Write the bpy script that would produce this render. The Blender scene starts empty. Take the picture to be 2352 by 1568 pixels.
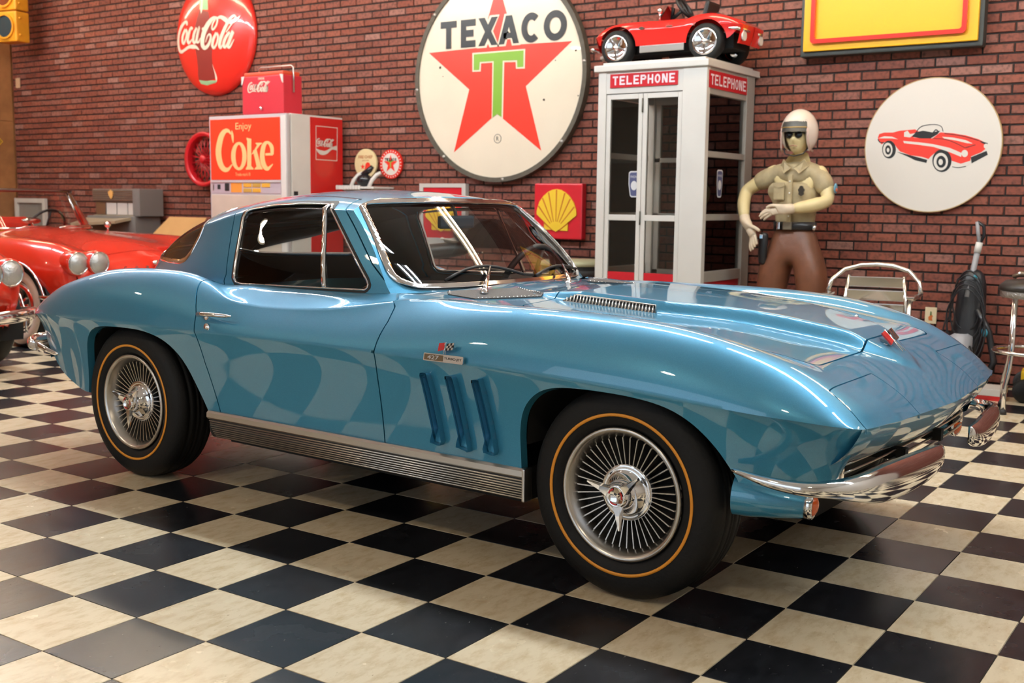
import bpy, bmesh, math, random
import numpy as np
from mathutils import Matrix, Vector

random.seed(7)
S = bpy.context.scene
COL = S.collection

# ------------------------------------------------------------------ camera
cam_d = bpy.data.cameras.new('camera')
cam = bpy.data.objects.new('camera', cam_d)
COL.objects.link(cam)
cam_d.sensor_fit = 'HORIZONTAL'
cam_d.sensor_width = 36.0
cam_d.lens = 2565.76 / 2352 * 36.0
cam_d.clip_start = 0.05
CR = ((0.82344913, 0.56727059, 0.01164507), (0.07992405, -0.09564948, -0.99220125), (-0.56173275, 0.81795798, -0.12410105))
cam.matrix_world = Matrix(((CR[0][0], -CR[1][0], -CR[2][0], 2.99868),
                           (CR[0][1], -CR[1][1], -CR[2][1], -2.29099),
                           (CR[0][2], -CR[1][2], -CR[2][2], 1.22755), (0, 0, 0, 1)))
cam_d.dof.use_dof = True
cam_d.dof.focus_distance = 3.9
cam_d.dof.aperture_fstop = 4.5
S.camera = cam

# ------------------------------------------------------------------ world, light, exposure
W = bpy.data.worlds.new('world')
S.world = W
W.use_nodes = True
W.node_tree.nodes['Background'].inputs[0].default_value = (0.75, 0.85, 1.0, 1)
W.node_tree.nodes['Background'].inputs[1].default_value = 0.5
S.view_settings.view_transform = 'Standard'
S.view_settings.look = 'None'
S.view_settings.gamma = 1.0
S.view_settings.use_curve_mapping = False
S.view_settings.exposure = 0.0
S.cycles.use_denoising = True
S.cycles.max_bounces = 8
S.cycles.transparent_max_bounces = 16
S.cycles.caustics_reflective = False
S.cycles.caustics_refractive = False
S.cycles.sample_clamp_indirect = 6.0

def area_light(name, loc, rot, sx, sy, power, color):
    d = bpy.data.lights.new(name, 'AREA')
    d.shape = 'RECTANGLE'; d.size = sx; d.size_y = sy; d.energy = power; d.color = color
    o = bpy.data.objects.new(name, d); COL.objects.link(o)
    o.location = loc; o.rotation_euler = rot
    return o
# daylight through the open garage doorway behind the photographer
area_light('doorway_daylight', (-1.0, -6.3, 1.9), (math.radians(90), 0, 0), 7.0, 3.2, 60, (0.86, 0.93, 1.0))

# ------------------------------------------------------------------ helpers
MATS = {}
def _sock(b, *names):
    for n in names:
        if n in b.inputs: return b.inputs[n]
def mat(name, color=(.8, .8, .8), rough=.5, metal=0., coat=0., spec=.5, emit=0., emit_color=None, noise=0., nscale=20., bump=0., bscale=60., coat_rough=.03, ior=1.5, island=None):
    if name in MATS: return MATS[name]
    m = bpy.data.materials.new(name); m.use_nodes = True
    nt = m.node_tree; b = nt.nodes['Principled BSDF']
    c = (*color[:3], 1)
    b.inputs['Base Color'].default_value = c
    b.inputs['Roughness'].default_value = rough
    b.inputs['Metallic'].default_value = metal
    b.inputs['IOR'].default_value = ior
    _sock(b, 'Specular IOR Level', 'Specular').default_value = spec
    if coat:
        _sock(b, 'Coat Weight', 'Clearcoat').default_value = coat
        _sock(b, 'Coat Roughness', 'Clearcoat Roughness').default_value = coat_rough
    if emit:
        _sock(b, 'Emission Color', 'Emission').default_value = (*(emit_color or color), 1)
        b.inputs['Emission Strength'].default_value = emit
    if noise or island:
        tc = nt.nodes.new('ShaderNodeTexCoord')
        nz = nt.nodes.new('ShaderNodeTexNoise'); nz.inputs['Scale'].default_value = nscale; nz.inputs['Detail'].default_value = 6
        nt.links.new(tc.outputs['Object'], nz.inputs['Vector'])
        mx = nt.nodes.new('ShaderNodeMix'); mx.data_type = 'RGBA'; mx.blend_type = 'MULTIPLY'
        rp = nt.nodes.new('ShaderNodeValToRGB')
        rp.color_ramp.elements[0].position = .25; rp.color_ramp.elements[0].color = (1 - noise,) * 3 + (1,)
        rp.color_ramp.elements[1].position = .75; rp.color_ramp.elements[1].color = (1 + noise * .35,) * 3 + (1,)
        nt.links.new(nz.outputs['Fac'], rp.inputs['Fac'])
        mx.inputs[0].default_value = 1.0
        mx.inputs[6].default_value = c
        nt.links.new(rp.outputs['Color'], mx.inputs[7])
        nt.links.new(mx.outputs[2], b.inputs['Base Color'])
    if bump:
        tc2 = nt.nodes.new('ShaderNodeTexCoord')
        n2 = nt.nodes.new('ShaderNodeTexNoise'); n2.inputs['Scale'].default_value = bscale; n2.inputs['Detail'].default_value = 5
        nt.links.new(tc2.outputs['Object'], n2.inputs['Vector'])
        bp = nt.nodes.new('ShaderNodeBump'); bp.inputs['Strength'].default_value = bump; bp.inputs['Distance'].default_value = .01
        nt.links.new(n2.outputs['Fac'], bp.inputs['Height']); nt.links.new(bp.outputs['Normal'], b.inputs['Normal'])
    MATS[name] = m
    return m
def glass(name, tint=(.9, .95, .95), refl=1.45, rough=0.0):
    if name in MATS: return MATS[name]
    m = bpy.data.materials.new(name); m.use_nodes = True
    nt = m.node_tree; nt.nodes.clear()
    out = nt.nodes.new('ShaderNodeOutputMaterial')
    tr = nt.nodes.new('ShaderNodeBsdfTransparent'); tr.inputs[0].default_value = (*tint, 1)
    gl = nt.nodes.new('ShaderNodeBsdfGlossy'); gl.inputs['Roughness'].default_value = rough
    fr = nt.nodes.new('ShaderNodeFresnel'); fr.inputs['IOR'].default_value = refl
    mx = nt.nodes.new('ShaderNodeMixShader')
    nt.links.new(fr.outputs[0], mx.inputs[0]); nt.links.new(tr.outputs[0], mx.inputs[1]); nt.links.new(gl.outputs[0], mx.inputs[2])
    nt.links.new(mx.outputs[0], out.inputs[0])
    MATS[name] = m
    return m

def new_obj(name, me, parent=None):
    o = bpy.data.objects.new(name, me); COL.objects.link(o)
    if parent is not None: o.parent = parent
    return o
def tag(o, label=None, cat=None, group=None, kind=None):
    if label: o['label'] = label
    if cat: o['category'] = cat
    if group: o['group'] = group
    if kind: o['kind'] = kind
    return o
def thing(name, label, cat, loc=(0, 0, 0), rz=0., group=None):
    o = new_obj(name, None); o.location = loc; o.rotation_euler = (0, 0, rz); o.empty_display_size = .1
    return tag(o, label, cat, group)
def copy_tree(o, parent=None):
    c = o.copy(); COL.objects.link(c); c.parent = parent
    for ch in list(o.children): copy_tree(ch, c)
    return c

class MB:
    """collects shapes and links them as one mesh object"""
    def __init__(s): s.v = []; s.f = []; s.sm = []
    def add(s, vs, fs, smooth=False, M=None):
        n = len(s.v)
        if M is not None: vs = [tuple(M @ Vector(p)) for p in vs]
        s.v += [tuple(p) for p in vs]
        s.f += [tuple(i + n for i in f) for f in fs]
        s.sm += [smooth] * len(fs)
        return s
    def box(s, a, b, bev=0., M=None):
        x0, y0, z0 = [min(p, q) for p, q in zip(a, b)]; x1, y1, z1 = [max(p, q) for p, q in zip(a, b)]
        e = min(bev, (x1 - x0) / 2.01, (y1 - y0) / 2.01, (z1 - z0) / 2.01)
        if e <= 0:
            vs = [(x, y, z) for z in (z0, z1) for y in (y0, y1) for x in (x0, x1)]
            return s.add(vs, [(0, 2, 3, 1), (4, 5, 7, 6), (0, 1, 5, 4), (1, 3, 7, 5), (3, 2, 6, 7), (2, 0, 4, 6)], False, M)
        bm = bmesh.new(); bmesh.ops.create_cube(bm, size=1)
        for v in bm.verts: v.co = ((x0 + x1) / 2 + v.co.x * (x1 - x0), (y0 + y1) / 2 + v.co.y * (y1 - y0), (z0 + z1) / 2 + v.co.z * (z1 - z0))
        bmesh.ops.bevel(bm, geom=bm.edges[:], offset=e, segments=2, profile=.6, affect='EDGES')
        return s.bm(bm, False, M)
    def bm(s, bm, smooth=False, M=None):
        bm.verts.index_update()
        s.add([v.co[:] for v in bm.verts], [[v.index for v in f.verts] for f in bm.faces], smooth, M); bm.free()
        return s
    def lathe(s, prof, n=32, axis='z', smooth=True, M=None, a0=0., a1=2 * math.pi):
        """prof: (radius, height) points turned around an axis"""
        full = abs(a1 - a0 - 2 * math.pi) < 1e-6
        m = n if full else n + 1
        vs, fs = [], []
        for i in range(m):
            a = a0 + (a1 - a0) * i / n
            for r, h in prof:
                c, q = r * math.cos(a), r * math.sin(a)
                vs.append({'z': (c, q, h), 'y': (c, h, -q), 'x': (h, c, q)}[axis])
        k = len(prof)
        for i in range(n):
            j = (i + 1) % m
            for t in range(k - 1):
                fs.append((i * k + t, j * k + t, j * k + t + 1, i * k + t + 1))
        return s.add(vs, fs, smooth, M)
    def tube(s, pts, r, n=8, smooth=True, caps=True, M=None, closed=False):
        P = [Vector(p) for p in pts]; rs = r if isinstance(r, (list, tuple)) else [r] * len(P)
        vs, fs = [], []; N = len(P); prev = None
        for i, p in enumerate(P):
            if closed: t = P[(i + 1) % N] - P[i - 1]
            else: t = P[min(i + 1, N - 1)] - P[max(i - 1, 0)]
            if t.length < 1e-9: t = Vector((0, 0, 1))
            t.normalize()
            if prev is None:
                u = Vector((0, 0, 1)) if abs(t.z) < .9 else Vector((1, 0, 0))
                u = (u - t * u.dot(t)).normalized()
            else:
                u = prev - t * prev.dot(t); u = u.normalized() if u.length > 1e-6 else t.orthogonal().normalized()
            prev = u; w = t.cross(u)
            for k in range(n):
                a = 2 * math.pi * k / n
                vs.append(tuple(p + (u * math.cos(a) + w * math.sin(a)) * rs[i]))
        for i in range(N if closed else N - 1):
            for k in range(n):
                a, b = i * n + k, i * n + (k + 1) % n
                j = (i + 1) % N
                fs.append((a, b, j * n + (k + 1) % n, j * n + k))
        if caps and not closed:
            fs.append(tuple(range(n - 1, -1, -1))); fs.append(tuple((N - 1) * n + k for k in range(n)))
        return s.add(vs, fs, smooth, M)
    def prism(s, poly, h0, h1, M=None):
        """poly in xy, extruded in z"""
        if sum(poly[i - 1][0] * poly[i][1] - poly[i][0] * poly[i - 1][1] for i in range(len(poly))) < 0: poly = poly[::-1]
        n = len(poly)
        vs = [(x, y, h0) for x, y in poly] + [(x, y, h1) for x, y in poly]
        fs = [tuple(range(n - 1, -1, -1)), tuple(range(n, 2 * n))] + [(i, (i + 1) % n, n + (i + 1) % n, n + i) for i in range(n)]
        return s.add(vs, fs, False, M)
    def sphere(s, c, r, nu=16, nv=10, M=None):
        rx, ry, rz = r if isinstance(r, (tuple, list)) else (r, r, r)
        vs = [(c[0], c[1], c[2] - rz)]; fs = []
        for j in range(1, nv):
            b = -math.pi / 2 + math.pi * j / nv
            for i in range(nu):
                a = 2 * math.pi * i / nu
                vs.append((c[0] + rx * math.cos(b) * math.cos(a), c[1] + ry * math.cos(b) * math.sin(a), c[2] + rz * math.sin(b)))
        vs.append((c[0], c[1], c[2] + rz)); top = len(vs) - 1
        for i in range(nu):
            k = (i + 1) % nu
            fs.append((0, 1 + k, 1 + i)); fs.append((top, 1 + (nv - 2) * nu + i, 1 + (nv - 2) * nu + k))
            for j in range(nv - 2): fs.append((1 + j * nu + i, 1 + j * nu + k, 1 + (j + 1) * nu + k, 1 + (j + 1) * nu + i))
        return s.add(vs, fs, True, M)
    def build(s, name, m, parent=None, loc=None, rot=None):
        me = bpy.data.meshes.new(name)
        me.from_pydata(s.v, [], s.f)
        me.polygons.foreach_set('use_smooth', s.sm)
        if m is not None: me.materials.append(m)
        me.update()
        o = new_obj(name, me, parent)
        if loc is not None: o.location = loc
        if rot is not None: o.rotation_euler = rot
        return o
def part(name, m, parent, fn, *a, **k):
    b = MB(); getattr(b, fn)(*a, **k); return b.build(name, m, parent)
def wallM(x, y, z):
    """drawing plane: local x right, local y up, local z towards the viewer (-Y)"""
    return Matrix(((1, 0, 0, x), (0, 0, -1, y), (0, 1, 0, z), (0, 0, 0, 1)))
def circ(r, n=48, cx=0, cy=0, ry=None, a0=0., a1=360.):
    full = abs(a1 - a0 - 360) < 1e-6; m = n if full else n + 1
    return [(cx + r * math.cos(math.radians(a0 + (a1 - a0) * i / n)), cy + (ry or r) * math.sin(math.radians(a0 + (a1 - a0) * i / n))) for i in range(m)]
def rrect(x0, y0, x1, y1, r, n=5):
    out = []
    for cx, cy, a in ((x1 - r, y1 - r, 0), (x0 + r, y1 - r, 90), (x0 + r, y0 + r, 180), (x1 - r, y0 + r, 270)):
        out += [(cx + r * math.cos(math.radians(a + 90 * i / n)), cy + r * math.sin(math.radians(a + 90 * i / n))) for i in range(n + 1)]
    return out
def ring_prism(b, outer, inner, h0, h1, M=None):
    n = len(outer)
    vs = [(x, y, h) for h in (h0, h1) for p in (outer, inner) for x, y in p]
    fs = []
    for i in range(n):
        j = (i + 1) % n
        fs += [(2 * n + i, 2 * n + j, 3 * n + j, 3 * n + i), (i, n + i, n + j, j), (i, j, 2 * n + j, 2 * n + i), (n + i, 3 * n + i, 3 * n + j, n + j)]
    b.add(vs, fs, False, M)
def catmull(pts, n=6, closed=False):
    P = [np.array(p, float) for p in pts]; N = len(P); out = []
    for i in range(N if closed else N - 1):
        p0 = P[i - 1] if (closed or i > 0) else 2 * P[0] - P[1]
        p1, p2 = P[i], P[(i + 1) % N]
        p3 = P[(i + 2) % N] if (closed or i + 2 < N) else 2 * P[-1] - P[-2]
        for k in range(n):
            t = k / n
            out.append(tuple(.5 * (2 * p1 + (p2 - p0) * t + (2 * p0 - 5 * p1 + 4 * p2 - p3) * t * t + (3 * p1 - p0 - 3 * p2 + p3) * t ** 3)))
    if not closed: out.append(tuple(P[-1]))
    return out
def brush(b, pts, M, h0=0., h1=.002, n=6):
    """lettering stroke: pts (x, y, width) run through a spline, with pointed or round-looking ends"""
    c = catmull([(p[0], p[1], p[2]) for p in pts], n)
    L, R = [], []
    for i, (x, y, w) in enumerate(c):
        x0, y0 = c[max(i - 1, 0)][:2]; x1, y1 = c[min(i + 1, len(c) - 1)][:2]
        d = math.hypot(x1 - x0, y1 - y0) or 1e-9
        nx, ny = -(y1 - y0) / d, (x1 - x0) / d
        L.append((x + nx * w / 2, y + ny * w / 2)); R.append((x - nx * w / 2, y - ny * w / 2))
    k = len(L)
    vs = [(x, y, h1) for x, y in L] + [(x, y, h1) for x, y in R] + [(x, y, h0) for x, y in L] + [(x, y, h0) for x, y in R]
    fs = []
    for i in range(k - 1):
        fs += [(k + i, k + i + 1, i + 1, i), (i, i + 1, 2 * k + i + 1, 2 * k + i), (3 * k + i, 3 * k + i + 1, k + i + 1, k + i)]
    b.add(vs, fs, False, M)
def text_mesh(b, s, w, h, M, extrude=.001, offset=0., spacing=1.0, shear=0.):
    """text from the built-in font, fitted to a box w x h whose lower left corner is the origin of M"""
    cu = bpy.data.curves.new('lettering', 'FONT'); cu.body = s; cu.offset = offset; cu.space_character = spacing; cu.shear = shear; cu.resolution_u = 3
    o = bpy.data.objects.new('lettering', cu); COL.objects.link(o)
    me = bpy.data.meshes.new_from_object(o.evaluated_get(bpy.context.evaluated_depsgraph_get()))
    vs = [v.co[:] for v in me.vertices]; fs = [tuple(p.vertices) for p in me.polygons]
    bpy.data.objects.remove(o); bpy.data.curves.remove(cu); bpy.data.meshes.remove(me)
    if not vs: return
    x0, x1 = min(v[0] for v in vs), max(v[0] for v in vs); y0, y1 = min(v[1] for v in vs), max(v[1] for v in vs)
    sx = w / (x1 - x0); sy = (h / (y1 - y0)) if h else sx
    vs = [((v[0] - x0) * sx, (v[1] - y0) * sy, extrude) for v in vs]
    b.add(vs, fs, False, M)
def pchip(xs, ys):
    x = np.array(xs, float); y = np.array(ys, float); h = np.diff(x); d = np.diff(y) / h; m = np.zeros(len(x))
    for i in range(1, len(x) - 1):
        if d[i - 1] * d[i] > 0:
            w1, w2 = 2 * h[i] + h[i - 1], h[i] + 2 * h[i - 1]; m[i] = (w1 + w2) / (w1 / d[i - 1] + w2 / d[i])
    m[0], m[-1] = d[0], d[-1]
    def f(q):
        q = np.asarray(q, float); i = np.clip(np.searchsorted(x, q) - 1, 0, len(x) - 2)
        t = np.clip((q - x[i]) / h[i], -.5, 1.5)
        return (2*t**3-3*t**2+1)*y[i] + (t**3-2*t**2+t)*h[i]*m[i] + (-2*t**3+3*t**2)*y[i+1] + (t**3-t**2)*h[i]*m[i+1]
    return f
def spline(xs, ys):
    """natural cubic spline"""
    x = np.array(xs, float); y = np.array(ys, float); n = len(x); h = np.diff(x)
    A = np.eye(n); r = np.zeros(n)
    for i in range(1, n - 1):
        A[i, i - 1], A[i, i], A[i, i + 1] = h[i - 1], 2 * (h[i - 1] + h[i]), h[i]
        r[i] = 6 * ((y[i + 1] - y[i]) / h[i] - (y[i] - y[i - 1]) / h[i - 1])
    M = np.linalg.solve(A, r)
    def f(q):
        q = np.asarray(q, float); i = np.clip(np.searchsorted(x, q) - 1, 0, n - 2)
        a, b = x[i + 1] - q, q - x[i]
        return M[i]*a**3/(6*h[i]) + M[i+1]*b**3/(6*h[i]) + (y[i]/h[i]-M[i]*h[i]/6)*a + (y[i+1]/h[i]-M[i+1]*h[i]/6)*b
    return f
def sstep(a, b, x):
    t = np.clip((np.asarray(x, float) - a) / (b - a), 0, 1); return t * t * (3 - 2 * t)
def poly_sd(px, py, poly):
    """signed distance to a closed polygon, negative inside"""
    px = np.asarray(px, float); py = np.asarray(py, float)
    d = np.full(px.shape, 1e9); s = np.ones(px.shape)
    n = len(poly)
    for i in range(n):
        (ax, ay), (bx, by) = poly[i], poly[i - 1]
        ex, ey = bx - ax, by - ay; wx, wy = px - ax, py - ay
        t = np.clip((wx * ex + wy * ey) / (ex * ex + ey * ey + 1e-18), 0, 1)
        d = np.minimum(d, (wx - ex * t) ** 2 + (wy - ey * t) ** 2)
        c1, c2, c3 = py >= ay, py < by, ex * wy > ey * wx
        flip = (c1 & c2 & c3) | (~c1 & ~c2 & ~c3)
        s = np.where(flip, -s, s)
    return s * np.sqrt(d)

class Surf:
    """surface patch that can be split exactly along a level line"""
    def __init__(s, P, F, Q=None):
        s.P = np.array(P, float).reshape(-1, 3); s.F = F
        s.Q = np.zeros((len(s.P), 2)) if Q is None else np.array(Q, float)
    @staticmethod
    def grid(A, Q=None, flip=False):
        nu, nv = A.shape[:2]
        F = []
        for i in range(nu - 1):
            for j in range(nv - 1):
                a, b, c, d = i * nv + j, (i + 1) * nv + j, (i + 1) * nv + j + 1, i * nv + j + 1
                F.append((a, d, c, b) if flip else (a, b, c, d))
        return Surf(A.reshape(-1, 3), F, None if Q is None else Q.reshape(-1, 2))
    def split(s, g):
        """g(P, Q) -> values; returns (part with g < 0, part with g >= 0)"""
        v = np.asarray(g(s.P, s.Q), float); v = np.where(np.abs(v) < 1e-7, 1e-7, v)
        neg = v < 0
        P = list(s.P); Q = list(s.Q); new = {}
        def cut(i, j):
            k = (i, j) if i < j else (j, i)
            if k not in new:
                a, b = k; t = v[a] / (v[a] - v[b])
                P.append(s.P[a] + (s.P[b] - s.P[a]) * t); Q.append(s.Q[a] + (s.Q[b] - s.Q[a]) * t); new[k] = len(P) - 1
            return new[k]
        A, B = [], []
        for f in s.F:
            c = sum(neg[i] for i in f)
            if c == len(f): A.append(f); continue
            if c == 0: B.append(f); continue
            pa, pb = [], []
            for q in range(len(f)):
                i, j = f[q], f[(q + 1) % len(f)]
                (pa if neg[i] else pb).append(i)
                if neg[i] != neg[j]:
                    k = cut(i, j); pa.append(k); pb.append(k)
            if len(pa) > 2: A.append(tuple(pa))
            if len(pb) > 2: B.append(tuple(pb))
        P = np.array(P); Q = np.array(Q)
        return Surf(P, A, Q).compact(), Surf(P, B, Q).compact()
    def compact(s):
        used = sorted({i for f in s.F for i in f}); m = {u: k for k, u in enumerate(used)}
        if not used: return Surf(np.zeros((0, 3)), [], np.zeros((0, 2)))
        return Surf(s.P[used], [tuple(m[i] for i in f) for f in s.F], s.Q[used])
    def boundary(s):
        cnt = {}
        for f in s.F:
            for q in range(len(f)):
                i, j = f[q], f[(q + 1) % len(f)]; k = (min(i, j), max(i, j))
                cnt.setdefault(k, []).append((i, j))
        return [e[0] for e in cnt.values() if len(e) == 1]
    def lip(s, off, sel=None):
        """turn the open edge inwards: off(P) -> offset vectors"""
        E = s.boundary()
        if sel is not None:
            ok = sel(s.P, s.Q); E = [(i, j) for i, j in E if ok[i] and ok[j]]
        vs = sorted({i for e in E for i in e}); m = {u: len(s.P) + k for k, u in enumerate(vs)}
        if not vs: return s
        P2 = s.P[vs] + off(s.P[vs])
        return Surf(np.vstack([s.P, P2]), list(s.F) + [(j, i, m[i], m[j]) for i, j in E], np.vstack([s.Q, s.Q[vs]]))
    def mirrored(s):
        P = s.P.copy(); P[:, 1] *= -1
        return Surf(P, [tuple(reversed(f)) for f in s.F], s.Q)
    def join(s, *o):
        P, F, Q = [s.P], list(s.F), [s.Q]; n = len(s.P)
        for t in o:
            P.append(t.P); Q.append(t.Q); F += [tuple(i + n for i in f) for f in t.F]; n += len(t.P)
        return Surf(np.vstack(P), F, np.vstack(Q))
    def both(s): return s.join(s.mirrored())
    def moved(s, off): return Surf(s.P + np.asarray(off), s.F, s.Q)
    def normals(s):
        N = np.zeros_like(s.P)
        for f in s.F:
            a, b, c = s.P[f[0]], s.P[f[1]], s.P[f[2]]
            n = np.cross(b - a, c - a)
            if len(f) > 3: n = n + np.cross(c - a, s.P[f[3]] - a)
            for i in f: N[i] += n
        return N / (np.linalg.norm(N, axis=1, keepdims=True) + 1e-12)
    def inflated(s, d): return Surf(s.P + s.normals() * d, s.F, s.Q)
    def build(s, name, m, parent=None, smooth=True, weld=1e-5, sharp=None):
        me = bpy.data.meshes.new(name); me.from_pydata([tuple(p) for p in s.P], [], s.F)
        bm = bmesh.new(); bm.from_mesh(me)
        if weld: bmesh.ops.remove_doubles(bm, verts=bm.verts[:], dist=weld)
        if sharp:
            for e in bm.edges:
                if len(e.link_faces) == 2 and e.calc_face_angle(0) > math.radians(sharp): e.smooth = False
        for f in bm.faces: f.smooth = smooth
        bm.to_mesh(me); bm.free()
        me.materials.append(m); me.update()
        return new_obj(name, me, parent)
# ================================================================== the room
WY = 5.9            # face of the brick wall
LX = -10.24         # panelled wall on the left
RX, BY, CZ = 6.2, -6.6, 4.3
def struct(o, label=None, cat=None):
    o['kind'] = 'structure'
    return tag(o, label, cat)

def shade_nodes(m):
    nt = m.node_tree; return nt, nt.nodes['Principled BSDF']
def tile_mat(name, dark):
    m = mat(name, (.5, .5, .5), rough=.3)
    nt, b = shade_nodes(m)
    g = nt.nodes.new('ShaderNodeNewGeometry')
    n1 = nt.nodes.new('ShaderNodeTexNoise'); n1.inputs['Scale'].default_value = 16; n1.inputs['Detail'].default_value = 9; n1.inputs['Roughness'].default_value = .65
    n2 = nt.nodes.new('ShaderNodeTexNoise'); n2.inputs['Scale'].default_value = 70; n2.inputs['Detail'].default_value = 4
    mp = nt.nodes.new('ShaderNodeMapping'); mp.inputs['Scale'].default_value = (1.6, .7, 1); mp.inputs['Rotation'].default_value = (0, 0, .6)
    nt.links.new(g.outputs['Position'], mp.inputs[0])
    for n in (n1, n2): nt.links.new(mp.outputs[0], n.inputs['Vector'])
    r1 = nt.nodes.new('ShaderNodeValToRGB'); r2 = nt.nodes.new('ShaderNodeValToRGB')
    if dark:
        r1.color_ramp.elements[0].color = (.006, .007, .009, 1); r1.color_ramp.elements[1].color = (.020, .022, .028, 1)
        r1.color_ramp.elements[0].position = .35; r1.color_ramp.elements[1].position = .75
        r2.color_ramp.elements[0].color = (0, 0, 0, 1); r2.color_ramp.elements[1].color = (1, 1, 1, 1)
        r2.color_ramp.elements[0].position = .70; r2.color_ramp.elements[1].position = .74
        fleck = (.16, .16, .15, 1)
    else:
        r1.color_ramp.elements[0].color = (.60, .47, .29, 1); r1.color_ramp.elements[1].color = (.75, .64, .45, 1)
        r1.color_ramp.elements[0].position = .33; r1.color_ramp.elements[1].position = .55
        r2.color_ramp.elements[0].color = (0, 0, 0, 1); r2.color_ramp.elements[1].color = (1, 1, 1, 1)
        r2.color_ramp.elements[0].position = .68; r2.color_ramp.elements[1].position = .80
        fleck = (.25, .15, .07, 1)
    nt.links.new(n1.outputs['Fac'], r1.inputs['Fac']); nt.links.new(n2.outputs['Fac'], r2.inputs['Fac'])
    mx = nt.nodes.new('ShaderNodeMix'); mx.data_type = 'RGBA'
    nt.links.new(r2.outputs['Color'], mx.inputs[0]); nt.links.new(r1.outputs['Color'], mx.inputs[6]); mx.inputs[7].default_value = fleck
    nt.links.new(mx.outputs[2], b.inputs['Base Color'])
    n3 = nt.nodes.new('ShaderNodeTexNoise'); n3.inputs['Scale'].default_value = 4; n3.inputs['Detail'].default_value = 5
    nt.links.new(g.outputs['Position'], n3.inputs['Vector'])
    mr = nt.nodes.new('ShaderNodeMapRange'); mr.inputs[3].default_value = .17; mr.inputs[4].default_value = .34
    nt.links.new(n3.outputs['Fac'], mr.inputs[0]); nt.links.new(mr.outputs[0], b.inputs['Roughness'])
    bp = nt.nodes.new('ShaderNodeBump'); bp.inputs['Strength'].default_value = .06; bp.inputs['Distance'].default_value = .01
    nt.links.new(n1.outputs['Fac'], bp.inputs['Height']); nt.links.new(bp.outputs['Normal'], b.inputs['Normal'])
    return m
M_TL, M_TD = tile_mat('cream_tile', False), tile_mat('black_tile', True)

def brick_mat(name, per_object):
    m = mat(name, (.3, .1, .07), rough=.75)
    nt, b = shade_nodes(m)
    if per_object:
        src = nt.nodes.new('ShaderNodeObjectInfo').outputs['Random']
    else:
        src = nt.nodes.new('ShaderNodeNewGeometry').outputs['Random Per Island']
    r = nt.nodes.new('ShaderNodeValToRGB'); cr = r.color_ramp
    cols = [(0, (.155, .040, .024)), (.22, (.200, .052, .030)), (.45, (.175, .050, .034)), (.62, (.235, .068, .040)), (.80, (.195, .066, .046)), (.93, (.225, .088, .066)), (1, (.27, .13, .105))]
    cr.elements[0].color = (*cols[0][1], 1); cr.elements[1].color = (*cols[-1][1], 1)
    for p, c in cols[1:-1]:
        e = cr.elements.new(p); e.color = (*c, 1)
    nt.links.new(src, r.inputs['Fac'])
    g = nt.nodes.new('ShaderNodeNewGeometry')
    n = nt.nodes.new('ShaderNodeTexNoise'); n.inputs['Scale'].default_value = 38; n.inputs['Detail'].default_value = 6
    nt.links.new(g.outputs['Position'], n.inputs['Vector'])
    rr = nt.nodes.new('ShaderNodeValToRGB'); rr.color_ramp.elements[0].position = .28; rr.color_ramp.elements[0].color = (.45, .45, .45, 1); rr.color_ramp.elements[1].position = .55; rr.color_ramp.elements[1].color = (1.12, 1.1, 1.1, 1)
    nt.links.new(n.outputs['Fac'], rr.inputs['Fac'])
    mx = nt.nodes.new('ShaderNodeMix'); mx.data_type = 'RGBA'; mx.blend_type = 'MULTIPLY'; mx.inputs[0].default_value = 1
    nt.links.new(r.outputs['Color'], mx.inputs[6]); nt.links.new(rr.outputs['Color'], mx.inputs[7]); nt.links.new(mx.outputs[2], b.inputs['Base Color'])
    bp = nt.nodes.new('ShaderNodeBump'); bp.inputs['Strength'].default_value = .35; bp.inputs['Distance'].default_value = .004
    nt.links.new(n.outputs['Fac'], bp.inputs['Height']); nt.links.new(bp.outputs['Normal'], b.inputs['Normal'])
    return m
M_BR1, M_BR2 = brick_mat('brick_single', True), brick_mat('brick_mass', False)
M_MORTAR = mat('dark_mortar', (.022, .017, .015), rough=.9, noise=.3, nscale=30)
M_PLY = mat('stained_plywood', (.33, .15, .055), rough=.45, noise=.35, nscale=6)
M_CEIL = mat('white_ceiling', (.78, .77, .74), rough=.8)
M_PLASTER = mat('pale_plaster', (.62, .58, .52), rough=.8)
M_GROUT = mat('tile_bed', (.05, .045, .04), rough=.8)

# projection used only to find which tiles and bricks show largest
def px(p):
    d = np.array(p, float) - np.array([2.99868, -2.29099, 1.22755])
    c = np.array(CR) @ d
    if c[2] < .2: return None
    return 1176 + 2565.76 * c[0] / c[2], 784 + 2565.76 * c[1] / c[2], c[2]

# ---- floor of vinyl tiles
T = .3048
fl = MB().box((LX, BY, -.10), (RX, WY + .05, -.004)).build('floor', M_GROUT)
struct(fl)
def tile_mesh(name, m):
    b = MB(); e = .0007; k = .0012
    o, i = T - e, T - e - k
    vs = [(e, e, -.004), (o, e, -.004), (o, o, -.004), (e, o, -.004), (e + k, e + k, 0), (i, e + k, 0), (i, i, 0), (e + k, i, 0)]
    b.add(vs, [(4, 5, 6, 7), (0, 1, 5, 4), (1, 2, 6, 5), (2, 3, 7, 6), (3, 0, 4, 7)])
    me = bpy.data.meshes.new(name); me.from_pydata(b.v, [], b.f); me.materials.append(m); return me, b
TM = {0: tile_mesh('cream_tile', M_TL), 1: tile_mesh('black_tile', M_TD)}
cand, rest = [], []
for i in range(math.floor(LX / T), math.ceil(RX / T)):
    for j in range(math.floor(BY / T), math.ceil(WY / T)):
        q = px(((i + .5) * T, (j + .5) * T, 0))
        if q and -150 < q[0] < 2500 and q[1] < 1700: cand.append((q[2], i, j))
        else: rest.append((i, j))
cand.sort()
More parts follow.
